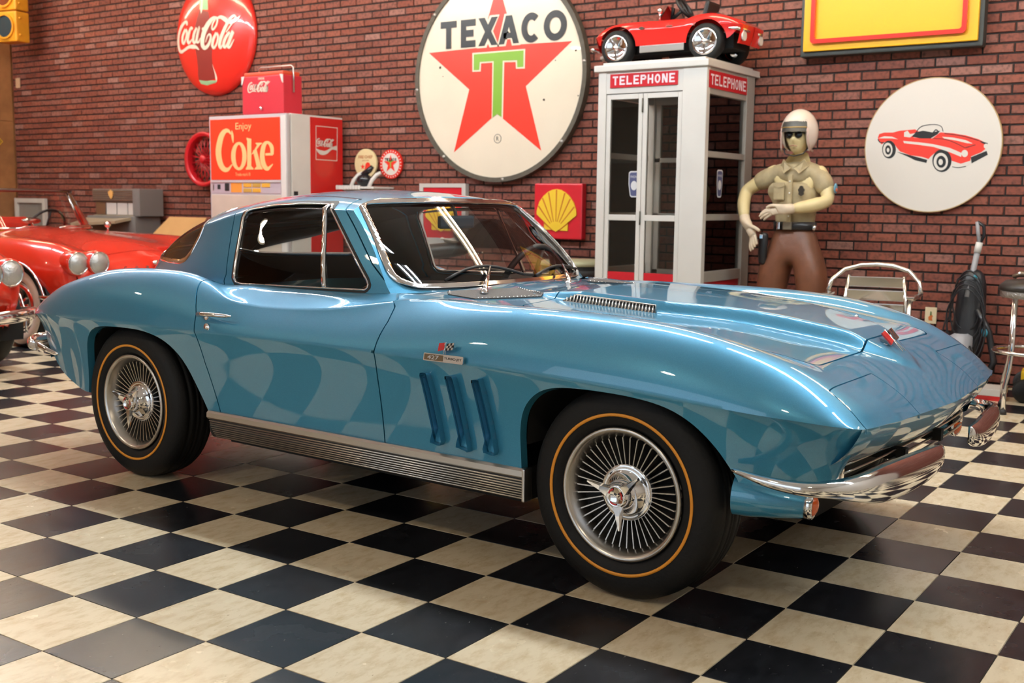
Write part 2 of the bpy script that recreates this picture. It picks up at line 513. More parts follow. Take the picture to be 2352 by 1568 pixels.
for _, i, j in cand[:300]:
    o = new_obj('tile', TM[(i + j) % 2][0], fl); o.location = (i * T, j * T, 0)
rest += [(i, j) for _, i, j in cand[300:]]
for par, nm in ((0, 'cream_tiles_beyond'), (1, 'black_tiles_beyond')):
    b = MB()
    for i, j in rest:
        if (i + j) % 2 == par:
            x0, x1, y0, y1 = i * T, (i + 1) * T, j * T, (j + 1) * T
            dv = [(min(max(v[0] + x0, LX), RX), min(v[1] + y0, WY), v[2]) for v in TM[par][1].v]
            b.add(dv, TM[par][1].f)
    o = b.build(nm, TM[par][0].materials[0], fl); o['kind'] = 'stuff'

# ---- brick wall
wb = MB().box((LX, WY + .008, 0), (RX, WY + .25, CZ)).build('wall_back', M_MORTAR)
struct(wb)
BL, BH = .2032, .0677
def brick_vs(x0, x1, z0, z1, d):
    k = .004
    return [(x0, WY + .01, z0), (x1, WY + .01, z0), (x1, WY + .01, z1), (x0, WY + .01, z1),
            (x0 + k, WY - d, z0 + k), (x1 - k, WY - d, z0 + k), (x1 - k, WY - d, z1 - k), (x0 + k, WY - d, z1 - k)]
BF = [(4, 5, 6, 7), (0, 1, 5, 4), (1, 2, 6, 5), (2, 3, 7, 6), (3, 0, 4, 7)]
bme = bpy.data.meshes.new('brick')
bv = [(v[0], v[1] - WY, v[2]) for v in brick_vs(.005, BL - .005, .005, BH - .005, 0)]
bme.from_pydata(bv, [], BF); bme.materials.append(M_BR1)
cand, rest = [], []
for k in range(-1, int(CZ / BH) + 1):
    ph = .97 if k % 2 else .47
    for n in range(int(LX / BL) - 2, int(RX / BL) + 2):
        x, z = (n + ph) * BL, (k + .29) * BH
        if x + BL < LX or x > RX: continue
        q = px((x + BL / 2, WY, z + BH / 2))
        vis = q and -40 < q[0] < 2390 and -20 < q[1] < 1000
        # hidden behind the blue car, the booth and the signs
        if vis and (q[1] > 660 and q[0] < 1900 or q[1] > 900 or (1400 < q[0] < 1700 and q[1] < 300) or ((q[0] - 1150) / 170) ** 2 + ((q[1] - 190) / 200) ** 2 < 1
                    or ((q[0] - 2143) / 135) ** 2 + ((q[1] - 332) / 135) ** 2 < 1 or (1870 < q[0] < 2220 and q[1] < 80)): vis = False
        if vis and x > LX + .02 and x + BL < RX and z > 0: cand.append((q[2], x, z))
        else: rest.append((x, z))
cand.sort()
for _, x, z in cand[:300]:
    o = new_obj('brick', bme, wb); o.location = (x, WY - random.uniform(0, .003), z)
rest += [(x, z) for _, x, z in cand[300:]]
b = MB()
for x, z in rest:
    x0, x1, z0, z1 = max(x + .005, LX), min(x + BL - .005, RX), max(z + .005, 0), min(z + BH - .005, CZ)
    if x1 - x0 > .012 and z1 - z0 > .012: b.add(brick_vs(x0, x1, z0, z1, random.uniform(0, .003)), BF)
o = b.build('bricks_beyond', M_BR2, wb); o['kind'] = 'stuff'

# ---- panelled wall on the left, other walls, ceiling
wl = MB().box((LX - .2, BY, 0), (LX - .02, WY + .2, CZ)).build('wall_left', M_PLY); struct(wl)
for j in range(10):
    y1 = WY - .02 - j * 1.22
    for z0, z1 in ((0.0, 2.15), (2.155, 4.29)):
        MB().box((LX - .02, y1 - 1.217, z0), (LX, y1, z1), .002).build('panel', M_PLY, wl)
struct(MB().box((RX, BY, 0), (RX + .2, WY + .2, CZ)).build('wall_right', M_PLASTER))
wf = MB()
wf.box((LX, BY - .2, 0), (-4.6, BY, CZ)); wf.box((2.6, BY - .2, 0), (RX, BY, CZ)); wf.box((-4.6, BY - .2, 3.5), (2.6, BY, CZ))
struct(wf.build('wall_front', M_PLASTER))
struct(MB().box((LX, BY, CZ), (RX, WY + .2, CZ + .2)).build('ceiling', M_CEIL))

# ---- fluorescent fittings under the ceiling (they light the room and show in the paint and glass)
M_TUBE = mat('lit_tube', (1, 1, 1), emit=100, emit_color=(.88, .95, 1.0))
M_TUBEW = mat('lit_warm_tube', (1, 1, 1), emit=40, emit_color=(1.0, .80, .55))
M_FIT = mat('white_fitting', (.8, .8, .78), rough=.4)
def fitting(x, y, along_x, L=2.4, where='', m=None):
    t = thing('ceiling_light', where, 'lamp', (x, y, CZ - .35), 0 if along_x else math.pi / 2, 'twin tube ceiling lights')
    b = MB().prism([(-.14, 0), (.14, 0), (.06, .07), (-.06, .07)], -L / 2, L / 2, Matrix(((0, 0, 1, 0), (1, 0, 0, 0), (0, 1, 0, 0), (0, 0, 0, 1))))
    b.build('housing', M_FIT, t)
    for s in (-1, 1):
        MB().tube([(-L / 2 + .03, s * .07, -.03), (L / 2 - .03, s * .07, -.03)], .019, 10).build('tube', m, t)
        MB().box((s * L / 2 - .03 * s, -.12, -.05), (s * L / 2, .12, 0)).build('end_socket', M_FIT, t)
        MB().tube([(s * L * .35, 0, .07), (s * L * .35, 0, .35)], .008, 6).build('hanger', M_FIT, t)
    return t
NUM = ('one', 'two', 'three', 'four', 'five', 'six', 'seven')
for i, x in enumerate((-9.0, -6.0, -3.0, 0.0, 3.0)):
    fitting(x, 4.5, True, L=2.2, where='warm twin tube ceiling light near the brick wall, number %s from the left' % NUM[i], m=M_TUBEW)
for i, x in enumerate((-8.0, -5.4, -2.8, -.2, 2.4, 5.0)):
    fitting(x, 2.3, True, L=2.4, where='cool white twin tube ceiling light over the cars, number %s from the left' % NUM[i], m=M_TUBE)
M_LAMP = mat('lit_lamp', (1, 1, 1), emit=150, emit_color=(1.0, .82, .60))
M_SHADE = mat('spun_aluminium_shade', (.7, .7, .68), rough=.35, metal=1)
for i, (x, y) in enumerate(((-7.0, -2.4), (-3.6, -2.8), (-.2, -3.0), (3.2, -2.7))):
    t = thing('pendant_lamp', 'round aluminium pendant lamp number %s overhead' % ('one', 'two', 'three', 'four', 'five', 'six', 'seven')[i], 'lamp', (x, y, CZ - .5), 0, 'round pendant lamps')
    MB().lathe([(.17, -.02), (.16, .05), (.12, .15), (.07, .20), (.06, .30), (0, .31)], 28).build('shade', M_SHADE, t)
    MB().lathe([(0, -.012), (.10, -.008), (.14, .01)], 28).build('lamp_glass', M_LAMP, t)
    MB().tube([(0, 0, .3), (0, 0, .5)], .012, 8).build('stem', M_SHADE, t)
# ================================================================== shared materials
M_CHROME = mat('chrome', (.82, .82, .83), rough=.07, metal=1)
M_ALU = mat('brushed_aluminium', (.62, .60, .57), rough=.28, metal=1)
M_BLACK = mat('black_trim', (.012, .012, .013), rough=.55)
M_INT = mat('black_vinyl', (.014, .014, .016), rough=.5)
M_INT2 = mat('dark_blue_trim', (.02, .06, .09), rough=.5)
M_RUBBER = mat('tyre_rubber', (.0075, .0075, .008), rough=.62, spec=.3, bump=.15, bscale=90)
M_GOLD = mat('orange_stripe', (.85, .33, .03), rough=.45)
M_UNDER = mat('black_underbody', (.008, .008, .008), rough=.9)
M_GLASS = glass('car_glass', (.93, .96, .95), 1.5)
M_REARGLASS = glass('rear_glass', (.90, .92, .91), 1.5)
M_AMBER = mat('amber_lens', (.75, .12, .02), rough=.15, coat=.6)
M_RED = mat('red_enamel', (.62, .02, .02), rough=.3, coat=.5)
M_WHITE = mat('white_enamel', (.8, .78, .74), rough=.35)

# ================================================================== the blue fastback coupe
def blue_paint():
    m = mat('metallic_blue_paint', (.05, .27, .46), rough=.38, metal=.40, coat=1.0, coat_rough=.015, spec=.5)
    nt, b = shade_nodes(m); b.inputs['Coat IOR'].default_value = 1.62
    g = nt.nodes.new('ShaderNodeTexCoord')
    v = nt.nodes.new('ShaderNodeTexVoronoi'); v.inputs['Scale'].default_value = 1400
    nt.links.new(g.outputs['Object'], v.inputs['Vector'])
    mx = nt.nodes.new('ShaderNodeMix'); mx.data_type = 'RGBA'
    mx.inputs[6].default_value = (.030, .235, .430, 1); mx.inputs[7].default_value = (.062, .350, .560, 1)
    nt.links.new(v.outputs['Color'], mx.inputs[0]); nt.links.new(mx.outputs[2], b.inputs['Base Color'])
    return m
M_BLUE = blue_paint()

car = thing('sports_car', 'metallic blue vintage fastback sports coupe on the checkered floor, filling the foreground', 'car', (.159, 1.530, 0), math.radians(-1.926))

# ---- guide curves, half width y > 0, x forwards (nominal station, then crease / peak / valley / centre)
ST = [
 (-2.13, (-2.12, .70, .663), (-2.15, .62, .668), (-2.165, .40, .668), (-2.175, .668)),
 (-2.04, (-2.05, .785, .668), (-2.06, .70, .720), (-2.07, .44, .722), (-2.08, .725)),
 (-1.95, (-1.95, .827, .678), (-1.95, .722, .772), (-1.95, .46, .765), (-1.95, .77)),
 (-1.85, (-1.85, .850, .684), (-1.85, .732, .815), (-1.85, .48, .795), (-1.85, .80)),
 (-1.70, (-1.70, .868, .688), (-1.70, .738, .857), (-1.70, .50, .822), (-1.70, .83)),
 (-1.50, (-1.50, .880, .690), (-1.50, .740, .899), (-1.50, .52, .842), (-1.50, .86)),
 (-1.25, (-1.25, .886, .690), (-1.25, .740, .920), (-1.25, .56, .852), (-1.25, .88)),
 (-1.05, (-1.05, .884, .690), (-1.05, .735, .921), (-1.05, .60, .858), (-1.05, .89)),
 (-.92, (-.92, .880, .690), (-.92, .730, .910), (-.92, .640, .864), (-.92, .89)),
 (-.80, (-.80, .876, .691), (-.80, .745, .884), (-.80, .655, .868), (-.80, .89)),
 (-.72, (-.72, .873, .691), (-.72, .766, .858), (-.72, .660, .871), (-.72, .89)),
 (-.64, (-.64, .870, .692), (-.64, .786, .830), (-.64, .663, .875), (-.64, .89)),
 (-.50, (-.50, .867, .693), (-.50, .788, .808), (-.50, .665, .876), (-.50, .89)),
 (-.25, (-.25, .862, .694), (-.25, .778, .808), (-.25, .665, .878), (-.25, .89)),
 (.00, (.00, .860, .695), (.00, .760, .828), (.00, .660, .881), (.00, .90)),
 (.25, (.25, .862, .694), (.25, .722, .868), (.25, .640, .886), (.25, .905)),
 (.45, (.45, .866, .693), (.45, .708, .880), (.45, .610, .876), (.45, .903)),
 (.65, (.65, .871, .692), (.65, .712, .881), (.65, .600, .866), (.65, .890)),
 (.92, (.92, .880, .689), (.92, .714, .882), (.92, .598, .853), (.92, .876)),
 (1.20, (1.20, .886, .681), (1.20, .714, .874), (1.20, .595, .838), (1.20, .856)),
 (1.40, (1.40, .884, .671), (1.40, .710, .856), (1.40, .590, .820), (1.40, .834)),
 (1.58, (1.58, .872, .656), (1.58, .700, .820), (1.58, .582, .792), (1.58, .803)),
 (1.745, (1.74, .846, .643), (1.745, .668, .766), (1.745, .555, .758), (1.745, .764)),
 (1.85, (1.835, .812, .634), (1.845, .640, .713), (1.85, .530, .712), (1.85, .717)),
 (1.94, (1.905, .768, .624), (1.928, .610, .656), (1.938, .50, .657), (1.945, .660)),
 (2.00, (1.95, .715, .616), (1.970, .600, .613), (1.985, .48, .610), (2.012, .606))]
NX = [s[0] for s in ST]
def gc(k, c):
    ys = []
    for s in ST:
        p = s[k]; ys.append((p[0], 0.0, p[1])[c] if k == 4 else p[c])
    return pchip(NX, ys) if c == 0 else spline(NX, ys)
CREASE = [gc(1, c) for c in range(3)]; PEAK = [gc(2, c) for c in range(3)]; VALL = [gc(3, c) for c in range(3)]
CENT = [gc(4, 0), None, gc(4, 2)]
FULL = pchip([-2.2, -1.2, -.95, -.70, -.55, .05, .35, .8, 2.1], [1, 1, .95, .7, .25, .05, .35, 1, 1])
SHO = pchip([-2.2, -.66, -.50, .0, .30, 2.1], [1, 1, .15, .0, 1, 1])
def bez(p0, p1, p2, p3, t):
    t = t[None, :, None]; p0, p1, p2, p3 = [np.asarray(q)[:, None, :] for q in (p0, p1, p2, p3)]
    return (1-t)**3*p0 + 3*(1-t)**2*t*p1 + 3*(1-t)*t*t*p2 + t**3*p3
def bulge(x, y):
    w = np.interp(x, [.50, .62, .70, 1.10, 1.2, 1.4, 1.6, 1.745, 1.85, 1.91], [.34, .345, .345, .345, .325, .275, .225, .185, .09, .0])
    h = np.interp(x, [.52, .66, .76, 1.15, 1.5, 1.7, 1.82, 1.92], [0, .022, .034, .038, .045, .044, .022, .0])
    e = np.interp(x, [.5, 1.1, 1.3, 1.9], [.035, .035, .055, .06])
    return h * sstep(0, 1, (w - np.abs(y)) / e)
sx = np.unique(np.concatenate([np.linspace(-2.13, .6, 200), np.linspace(.6, 1.74, 115), np.linspace(1.74, 2.0, 36)]))
n = len(sx)
A = np.stack([f(sx) for f in CREASE], 1); B = np.stack([f(sx) for f in PEAK], 1); V = np.stack([f(sx) for f in VALL], 1)
Cn = np.stack([CENT[0](sx), 0 * sx, CENT[2](sx)], 1)
w = FULL(sx)[:, None]
AB = B - A
b1 = A + AB * np.array([.06, .08, .52]) + np.array([0, 0, 0])
b1l = A + AB * np.array([.3, .16, .36]); b2f = A + AB * np.array([.7, .52, 1.0]); b2l = A + AB * np.array([.7, .68, .66])
side = bez(A, w * b1 + (1 - w) * b1l, w * b2f + (1 - w) * b2l, B, np.linspace(0, 1, 21))
BV = V - B
sh = SHO(sx)[:, None]
inn = bez(B, B + BV * (sh * np.array([.4, .42, .0]) + (1 - sh) * np.array([.33, .33, .34])), B + BV * (sh * np.array([.6, .62, 1.0]) + (1 - sh) * np.array([.66, .64, .74])), V, np.linspace(0, 1, 12)[1:])
VC = Cn - V
hood_n = 64
top = bez(V, V + VC * np.array([.2, .30, .05]), V + VC * np.array([.8, .62, 1.0]), Cn, np.linspace(0, 1, hood_n)[1:])
U = np.concatenate([side, inn, top], 1)
U[..., 2] += bulge(U[..., 0], U[..., 1]) * (np.arange(U.shape[1]) >= 31)
upper = Surf.grid(U, flip=True)
def zbody(x, y):
    i = int(np.argmin(np.abs(sx - x))); r = U[i, ::-1]
    return float(np.interp(abs(y), r[:, 1], r[:, 2]))

LW = [(-2.13, -2.10, .69, .615), (-2.04, -2.03, .745, .560), (-1.95, -1.95, .765, .490), (-1.85, -1.86, .775, .415), (-1.75, -1.75, .788, .370), (-1.6, -1.6, .815, .343), (-1.4, -1.4, .828, .336),
      (-.7, -.7, .826, .345), (0, 0, .822, .350), (.9, .9, .832, .352), (1.4, 1.4, .836, .346), (1.6, 1.6, .812, .36), (1.66, 1.66, .805, .42), (1.72, 1.715, .79, .432), (1.80, 1.785, .755, .438), (1.86, 1.83, .725, .442), (1.94, 1.87, .69, .455), (2.0, 1.885, .67, .48)]
Lw = np.stack([pchip([l[0] for l in LW], [l[k] for l in LW])(sx) for k in (1, 2, 3)], 1)
AL = Lw - A
low = bez(A, A + AL * np.array([.15, .42, .16]), A + AL * np.array([.6, .92, .58]), Lw, np.linspace(0, 1, 30))
lower = Surf.grid(low)
# nose under-panel and tail under-panel
E1 = U[-1]; tt = np.linspace(0, 1, 9)
nose = Surf.grid(bez(E1, E1 + [-.004, 0, -.02], E1 + [-.03, 0, -.075], E1 + [-.085, -0.0, -.115], tt), flip=True)
E0 = U[0]
tail = Surf.grid(bez(E0, E0 + [.01, 0, -.03], E0 + [.02, 0, -.08], E0 + [.05, 0, -.22], tt))

# ---- greenhouse
GX = [.34, .0, -.4, -.8, -1.0, -1.2, -1.4, -1.6, -1.8, -2.0, -2.12][::-1]
def gg(v): return spline(GX, v[::-1])
g_yb = gg([.652, .668, .669, .655, .632, .59, .53, .455, .365, .25, .15]); g_zb = gg([.86, .86, .86, .84, .83, .82, .81, .79, .76, .70, .66])
g_ys = gg([.548, .566, .572, .560, .538, .498, .440, .365, .275, .165, .08]); g_zs = gg([1.120, 1.172, 1.192, 1.168, 1.130, 1.085, 1.03, .965, .89, .79, .70])
g_zt = gg([1.150, 1.222, 1.272, 1.250, 1.222, 1.185, 1.138, 1.078, .995, .885, .79])
gxs = np.linspace(-2.12, .34, 190); o1 = np.ones_like(gxs)
def sec(xs):
    xs = np.asarray(xs, float)
    b0 = np.stack([xs, g_yb(xs), g_zb(xs)], 1); s0 = np.stack([xs, g_ys(xs), g_zs(xs)], 1); t0 = np.stack([xs, 0 * xs, g_zt(xs)], 1)
    d = s0 - b0; tg = np.stack([0 * xs, -.10 * np.abs(d[:, 1]) - .014, .28 * d[:, 2]], 1)
    s1 = bez(b0, b0 + d * np.array([.3, .12, .34]), s0 - tg, s0, np.linspace(0, 1, 26))
    up = (t0 - s0)[:, 2:3]
    r1 = s0 + np.concatenate([0 * up, -.12 * s0[:, 1:2], .62 * up], 1)
    r2 = np.stack([xs, s0[:, 1] * .56, t0[:, 2]], 1)
    s2 = bez(s0, r1, r2, t0, np.linspace(0, 1, 24)[1:])
    return np.concatenate([s1, s2], 1)
GA = sec(gxs)
green = Surf.grid(GA, flip=True)
def g_height(x, y):
    """greenhouse height at a point; low outside of it"""
    x = np.atleast_1d(x); y = np.abs(np.atleast_1d(y)); out = np.empty(len(x)); Sx = sec(x)
    for i in range(len(x)):
        yy, zz = Sx[i, ::-1, 1], Sx[i, ::-1, 2]
        out[i] = np.interp(y[i], yy, zz) - max(0, y[i] - yy[-1]) * 8
    return out
def x_ws(y, z):
    a = np.abs(y); xb = .262 - .135 * (a / .65) ** 2.4; xt = -.125 - .065 * (a / .53) ** 2
    t = (z - .903) / (1.238 - .903)
    return xb + (xt - xb) * t + .018 * np.sin(np.pi * np.clip(t, 0, 1))
green, _ = green.split(lambda P, Q: P[:, 0] - x_ws(P[:, 1], P[:, 2]))

# ---- outlines in side view (x, z)
DOOR = [(-.30, 1.32), (-.245, 1.255), (-.205, 1.215), (-.10, 1.115), (.03, .985), (.135, .908), (.215, .868), (.245, .845), (.256, .80), (.252, .752), (.249, .69), (.250, .60), (.258, .495), (.268, .355), (.27, .33),
        (-.63, .33), (-.638, .365), (-.706, .563), (-.736, .70), (-.742, .76), (-.775, .815), (-.812, .866), (-.824, .884), (-.812, .905), (-.830, 1.00), (-.847, 1.09), (-.855, 1.17), (-.858, 1.22), (-.85, 1.32)]
WIN = [(-.285, 1.206), (-.27, 1.200), (-.19, 1.120), (.015, .925), (.028, .905), (.015, .893), (-.70, .879), (-.735, .882), (-.755, .900), (-.775, 1.08), (-.785, 1.145), (-.775, 1.168), (-.745, 1.180), (-.60, 1.198), (-.45, 1.206)]
ARCH_F = [(.885, .20), (.878, .40), (.880, .50), (.902, .570), (.952, .622), (1.02, .650), (1.12, .660), (1.28, .658), (1.40, .643), (1.48, .612), (1.545, .560), (1.60, .49), (1.645, .40), (1.66, .20)]
ARCH_R = [(-1.60, .20), (-1.565, .40), (-1.545, .52), (-1.515, .595), (-1.46, .642), (-1.38, .664), (-1.22, .672), (-1.08, .668), (-.97, .644), (-.89, .600), (-.83, .54), (-.765, .44), (-.715, .36), (-.69, .30), (-.66, .2)]
ARCH_F = [tuple(p) for p in catmull(ARCH_F, 5)]; ARCH_R = [tuple(p) for p in catmull(ARCH_R, 5)]
BACKL = [(-1.06, 1.32), (-1.095, 1.16), (-1.125, 1.07), (-1.165, .995), (-1.205, .962), (-1.26, .950), (-1.60, .944), (-1.70, .945), (-1.76, .965), (-1.86, 1.02), (-1.86, 1.32)]
def sdxz(poly): return lambda P, Q: poly_sd(P[:, 0], P[:, 2], poly)
def sdxy(poly): return lambda P, Q: poly_sd(P[:, 0], np.abs(P[:, 1]), poly)
def pick(s, sd, gap=.0028):
    ins, _ = s.split(lambda P, Q: sd(P, Q) + gap); _, out = s.split(lambda P, Q: sd(P, Q) - gap)
    return ins, out
near = lambda sd, d=.006: (lambda P, Q: np.abs(sd(P, Q)) < d)
inward = lambda d: (lambda P: np.stack([0 * P[:, 0], -d * np.ones(len(P)), -.2 * d * np.ones(len(P))], 1))
down = lambda d: (lambda P: np.tile([0, 0, -d], (len(P), 1)))

sdD, sdW, sdB = sdxz(DOOR), sdxz(WIN), sdxz(BACKL)
# wheel openings with a turned-in lip
for arch in (ARCH_F, ARCH_R):
    _, lower = lower.split(sdxz(arch)); lower = lower.lip(inward(.035), near(sdxz(arch), .002))
# doors
door_low, lower = pick(lower, sdD); door_low = door_low.lip(inward(.02), near(sdD)); lower = lower.lip(inward(.02), near(sdD))
# cabin hole in the upper shell, then hood, lamp doors and doors
fx = np.linspace(-1.75, .18, 40)
FOOT = [(x, max(float(g_yb(x)) - .012, .01)) for x in fx] + [(.27, .5), (.30, .25), (.30, -.1), (-1.75, -.1)]
_, upper = upper.split(sdxy(FOOT))
door_up, upper = pick(upper, lambda P, Q: np.maximum(sdD(P, Q), .60 - np.abs(P[:, 1])))
door_up = door_up.lip(inward(.02), near(sdD)); upper = upper.lip(inward(.02), near(sdD))
HOOD = rrect(.665, -.7, 1.752, .572, .05)
sdH = sdxy(HOOD)
hood, upper = pick(upper, sdH); hood = hood.lip(down(.02), near(sdH)); upper = upper.lip(down(.02), near(sdH))
LAMP = [(1.842, .338), (1.842, .690), (2.2, .70), (2.2, .330)]
sdL = sdxy(LAMP)
lampd, upper = pick(upper, sdL, .0018); lampd = lampd.lip(down(.015), near(sdL)); upper = upper.lip(down(.015), near(sdL))
# door part of the greenhouse
sdDR = lambda P, Q: np.maximum(sdD(P, Q), .435 - np.abs(P[:, 1]))
door_g, green = pick(green, sdDR); green0 = green; _, door_g0 = door_g.split(lambda P, Q: sdW(P, Q) - .016); door_g = door_g.lip(inward(.02), near(sdDR)); green = green.lip(inward(.02), near(sdDR))
win_zone, door_g = door_g.split(lambda P, Q: sdW(P, Q) - .016)
glass_zone, frame_zone = win_zone.split(sdW)
chrome_zone, rubber_zone = frame_zone.split(lambda P, Q: sdW(P, Q) - .0055)
xdiv = lambda P: -.208 - .30 * (P[:, 2] - .885)
vent, main = glass_zone.split(lambda P, Q: -(P[:, 0] - xdiv(P)))
ventg, ventbar = vent.split(lambda P, Q: -(P[:, 0] - xdiv(P)) + .014)
_, green0 = green0.split(lambda P, Q: sdB(P, Q) - .012)
bl_zone, green = green.split(lambda P, Q: sdB(P, Q) - .012)
bl_glass, bl_trim = bl_zone.split(sdB)

# gill louvres in the front wing
def gill_poly(x):
    return [tuple(p) for p in catmull([(x + .006, .640), (x + .052, .645), (x + .060, .634), (x + .104, .405), (x + .098, .396), (x + .062, .402), (x + .046, .418), (x + .002, .628)], 3, True)]
gill_patches = []
for gx in (.452, .568, .684):
    gp = gill_poly(gx); sg = sdxz(gp)
    ins, lower = lower.split(sg)
    lower = lower.lip(lambda P: np.tile([0, -.012, 0], (len(P), 1)), near(sg, .0015))
    v = np.clip((ins.P[:, 2] - .395) / .25, 0, 1); xc = gx + .006 + .050 * (1 - v)
    u = np.clip((ins.P[:, 0] - xc) / .05, 0, 1)
    d = .032 * (1 - u) ** .8 * sstep(0, .22, v) + .004
    ins.P[:, 1] -= d
    gill_patches.append(ins.lip(lambda P: np.tile([0, .03, 0], (len(P), 1))))
body_half = lower.join(upper, nose, tail)
# close the front ends below the lamp bar
body = body_half.both().build('body', M_BLUE, car, sharp=38, weld=2e-4)
roof = green.both().build('roof', M_BLUE, car, sharp=50, weld=2e-4)
for g in gill_patches:
    for k in (g.mirrored(), g): k.build('gill_louvre', M_BLUE, car, sharp=50)
hood_o = hood.both().build('hood', M_BLUE, car, sharp=38, weld=2e-4)
for k in (lampd.mirrored(), lampd): k.build('headlamp_cover', M_BLUE, car, sharp=40)
green0.inflated(-.018).both().build('headliner', M_INT, car)
tr = bl_trim.inflated(.004).lip(lambda P: np.tile([0, 0, -.01], (len(P), 1)))
rw = bl_glass.moved((0, 0, -.002)).both().build('rear_window', M_REARGLASS, car, weld=2e-4)
tr.both().build('window_trim', M_CHROME, rw, weld=2e-4)

def mk_door(side):
    f = (lambda s: s.mirrored()) if side < 0 else (lambda s: s)
    d = f(door_low.join(door_up, door_g)).build('door', M_BLUE, car, sharp=40, weld=2e-4)
    if side < 0: d['label'] = 'blue passenger door cut into the roof, with chrome handle'
    f(door_g0.inflated(-.016)).build('door_lining', M_INT, d)
    f(chrome_zone.inflated(.003).lip(inward(.012))).build('window_frame', M_CHROME, d)
    f(rubber_zone.inflated(.001)).build('window_rubber', M_BLACK, d)
    f(main.inflated(-.008)).build('window_glass', M_GLASS, d)
    f(ventg.inflated(-.008)).build('vent_window', M_GLASS, d)
    f(ventbar.inflated(.004).lip(inward(.014))).build('vent_post', M_CHROME, d)
    sy = side
    # inner panel that closes the door below the glass
    ip = MB()
    xs = np.linspace(-.76, .2, 14); zz = (.33, .5, .7, .862)
    vs = [(x, sy * (float(VALL[1](x)) - (.035 if z > .8 else .05)), z) for x in xs for z in zz]
    ip.add(vs, [(i * 4 + j, i * 4 + j + 1, (i + 1) * 4 + j + 1, (i + 1) * 4 + j) for i in range(13) for j in range(3)], True)
    ip.build('inner_panel', M_INT, d)
    # handle and lock
    hx, hz = -.665, .765
    h = MB(); yb = sy * .862
    h.tube([(hx - .045, yb - sy * .02, hz - .002), (hx - .03, yb + sy * .018, hz), (hx + .02, yb + sy * .026, hz + .004), (hx + .12, yb + sy * .018, hz + .004), (hx + .15, yb + sy * .002, hz + .002)], [.011, .012, .009, .008, .004], 10)
    h.lathe([(.0, .0), (.015, 0), (.013, .012), (0, .014)], 14, M=Matrix.Translation((hx - .012, yb - sy * .012, hz - .012)) @ Matrix.Rotation(math.radians(90 * -sy), 4, 'X'))
    h.build('door_handle', M_CHROME, d)
    k = MB().lathe([(0, .006), (.006, .006), (.006, .003), (.016, .003), (.018, 0)], 20, M=Matrix.Translation((-.665, sy * .8655, .712)) @ Matrix.Rotation(math.radians(-90 * sy), 4, 'X'))
    k.build('door_lock', M_CHROME, d)
    return d
mk_door(-1); mk_door(1)

# ---- windscreen
ys = np.linspace(-.70, .70, 181); zs = np.linspace(.884, 1.27, 70)
YY, ZZ = np.meshgrid(ys, zs, indexing='ij')
ws = Surf.grid(np.stack([x_ws(YY, ZZ), YY, ZZ], -1))
ws, _ = ws.split(lambda P, Q: P[:, 2] - g_height(P[:, 0], P[:, 1]) - .0005)
GLS = [tuple(p) for p in catmull([(.0, .907), (.30, .907), (.50, .908), (.570, .917), (.602, .946), (.590, 1.01), (.551, 1.11), (.520, 1.180), (.507, 1.198), (.478, 1.207), (.3, 1.213), (0, 1.215)], 4)]
GLS = GLS + [(-a, b) for a, b in GLS[::-1]]
sdG = lambda P, Q: poly_sd(P[:, 1], P[:, 2], GLS)
wsg, wsr = ws.split(sdG); wst, wsf = wsr.split(lambda P, Q: sdG(P, Q) - .017)
wso = wsg.build('windshield', M_GLASS, car)
fw = lambda d: (lambda P: np.tile([-d, 0, -d * .6], (len(P), 1)))
wst.moved((.010, 0, .008)).lip(fw(.016)).build('windshield_trim', M_CHROME, wso)
wsf.build('windshield_frame', M_BLUE, car)
# inner frame seen through the glass
wsr.moved((-.02, 0, -.012)).build('windshield_lining', M_INT, car)

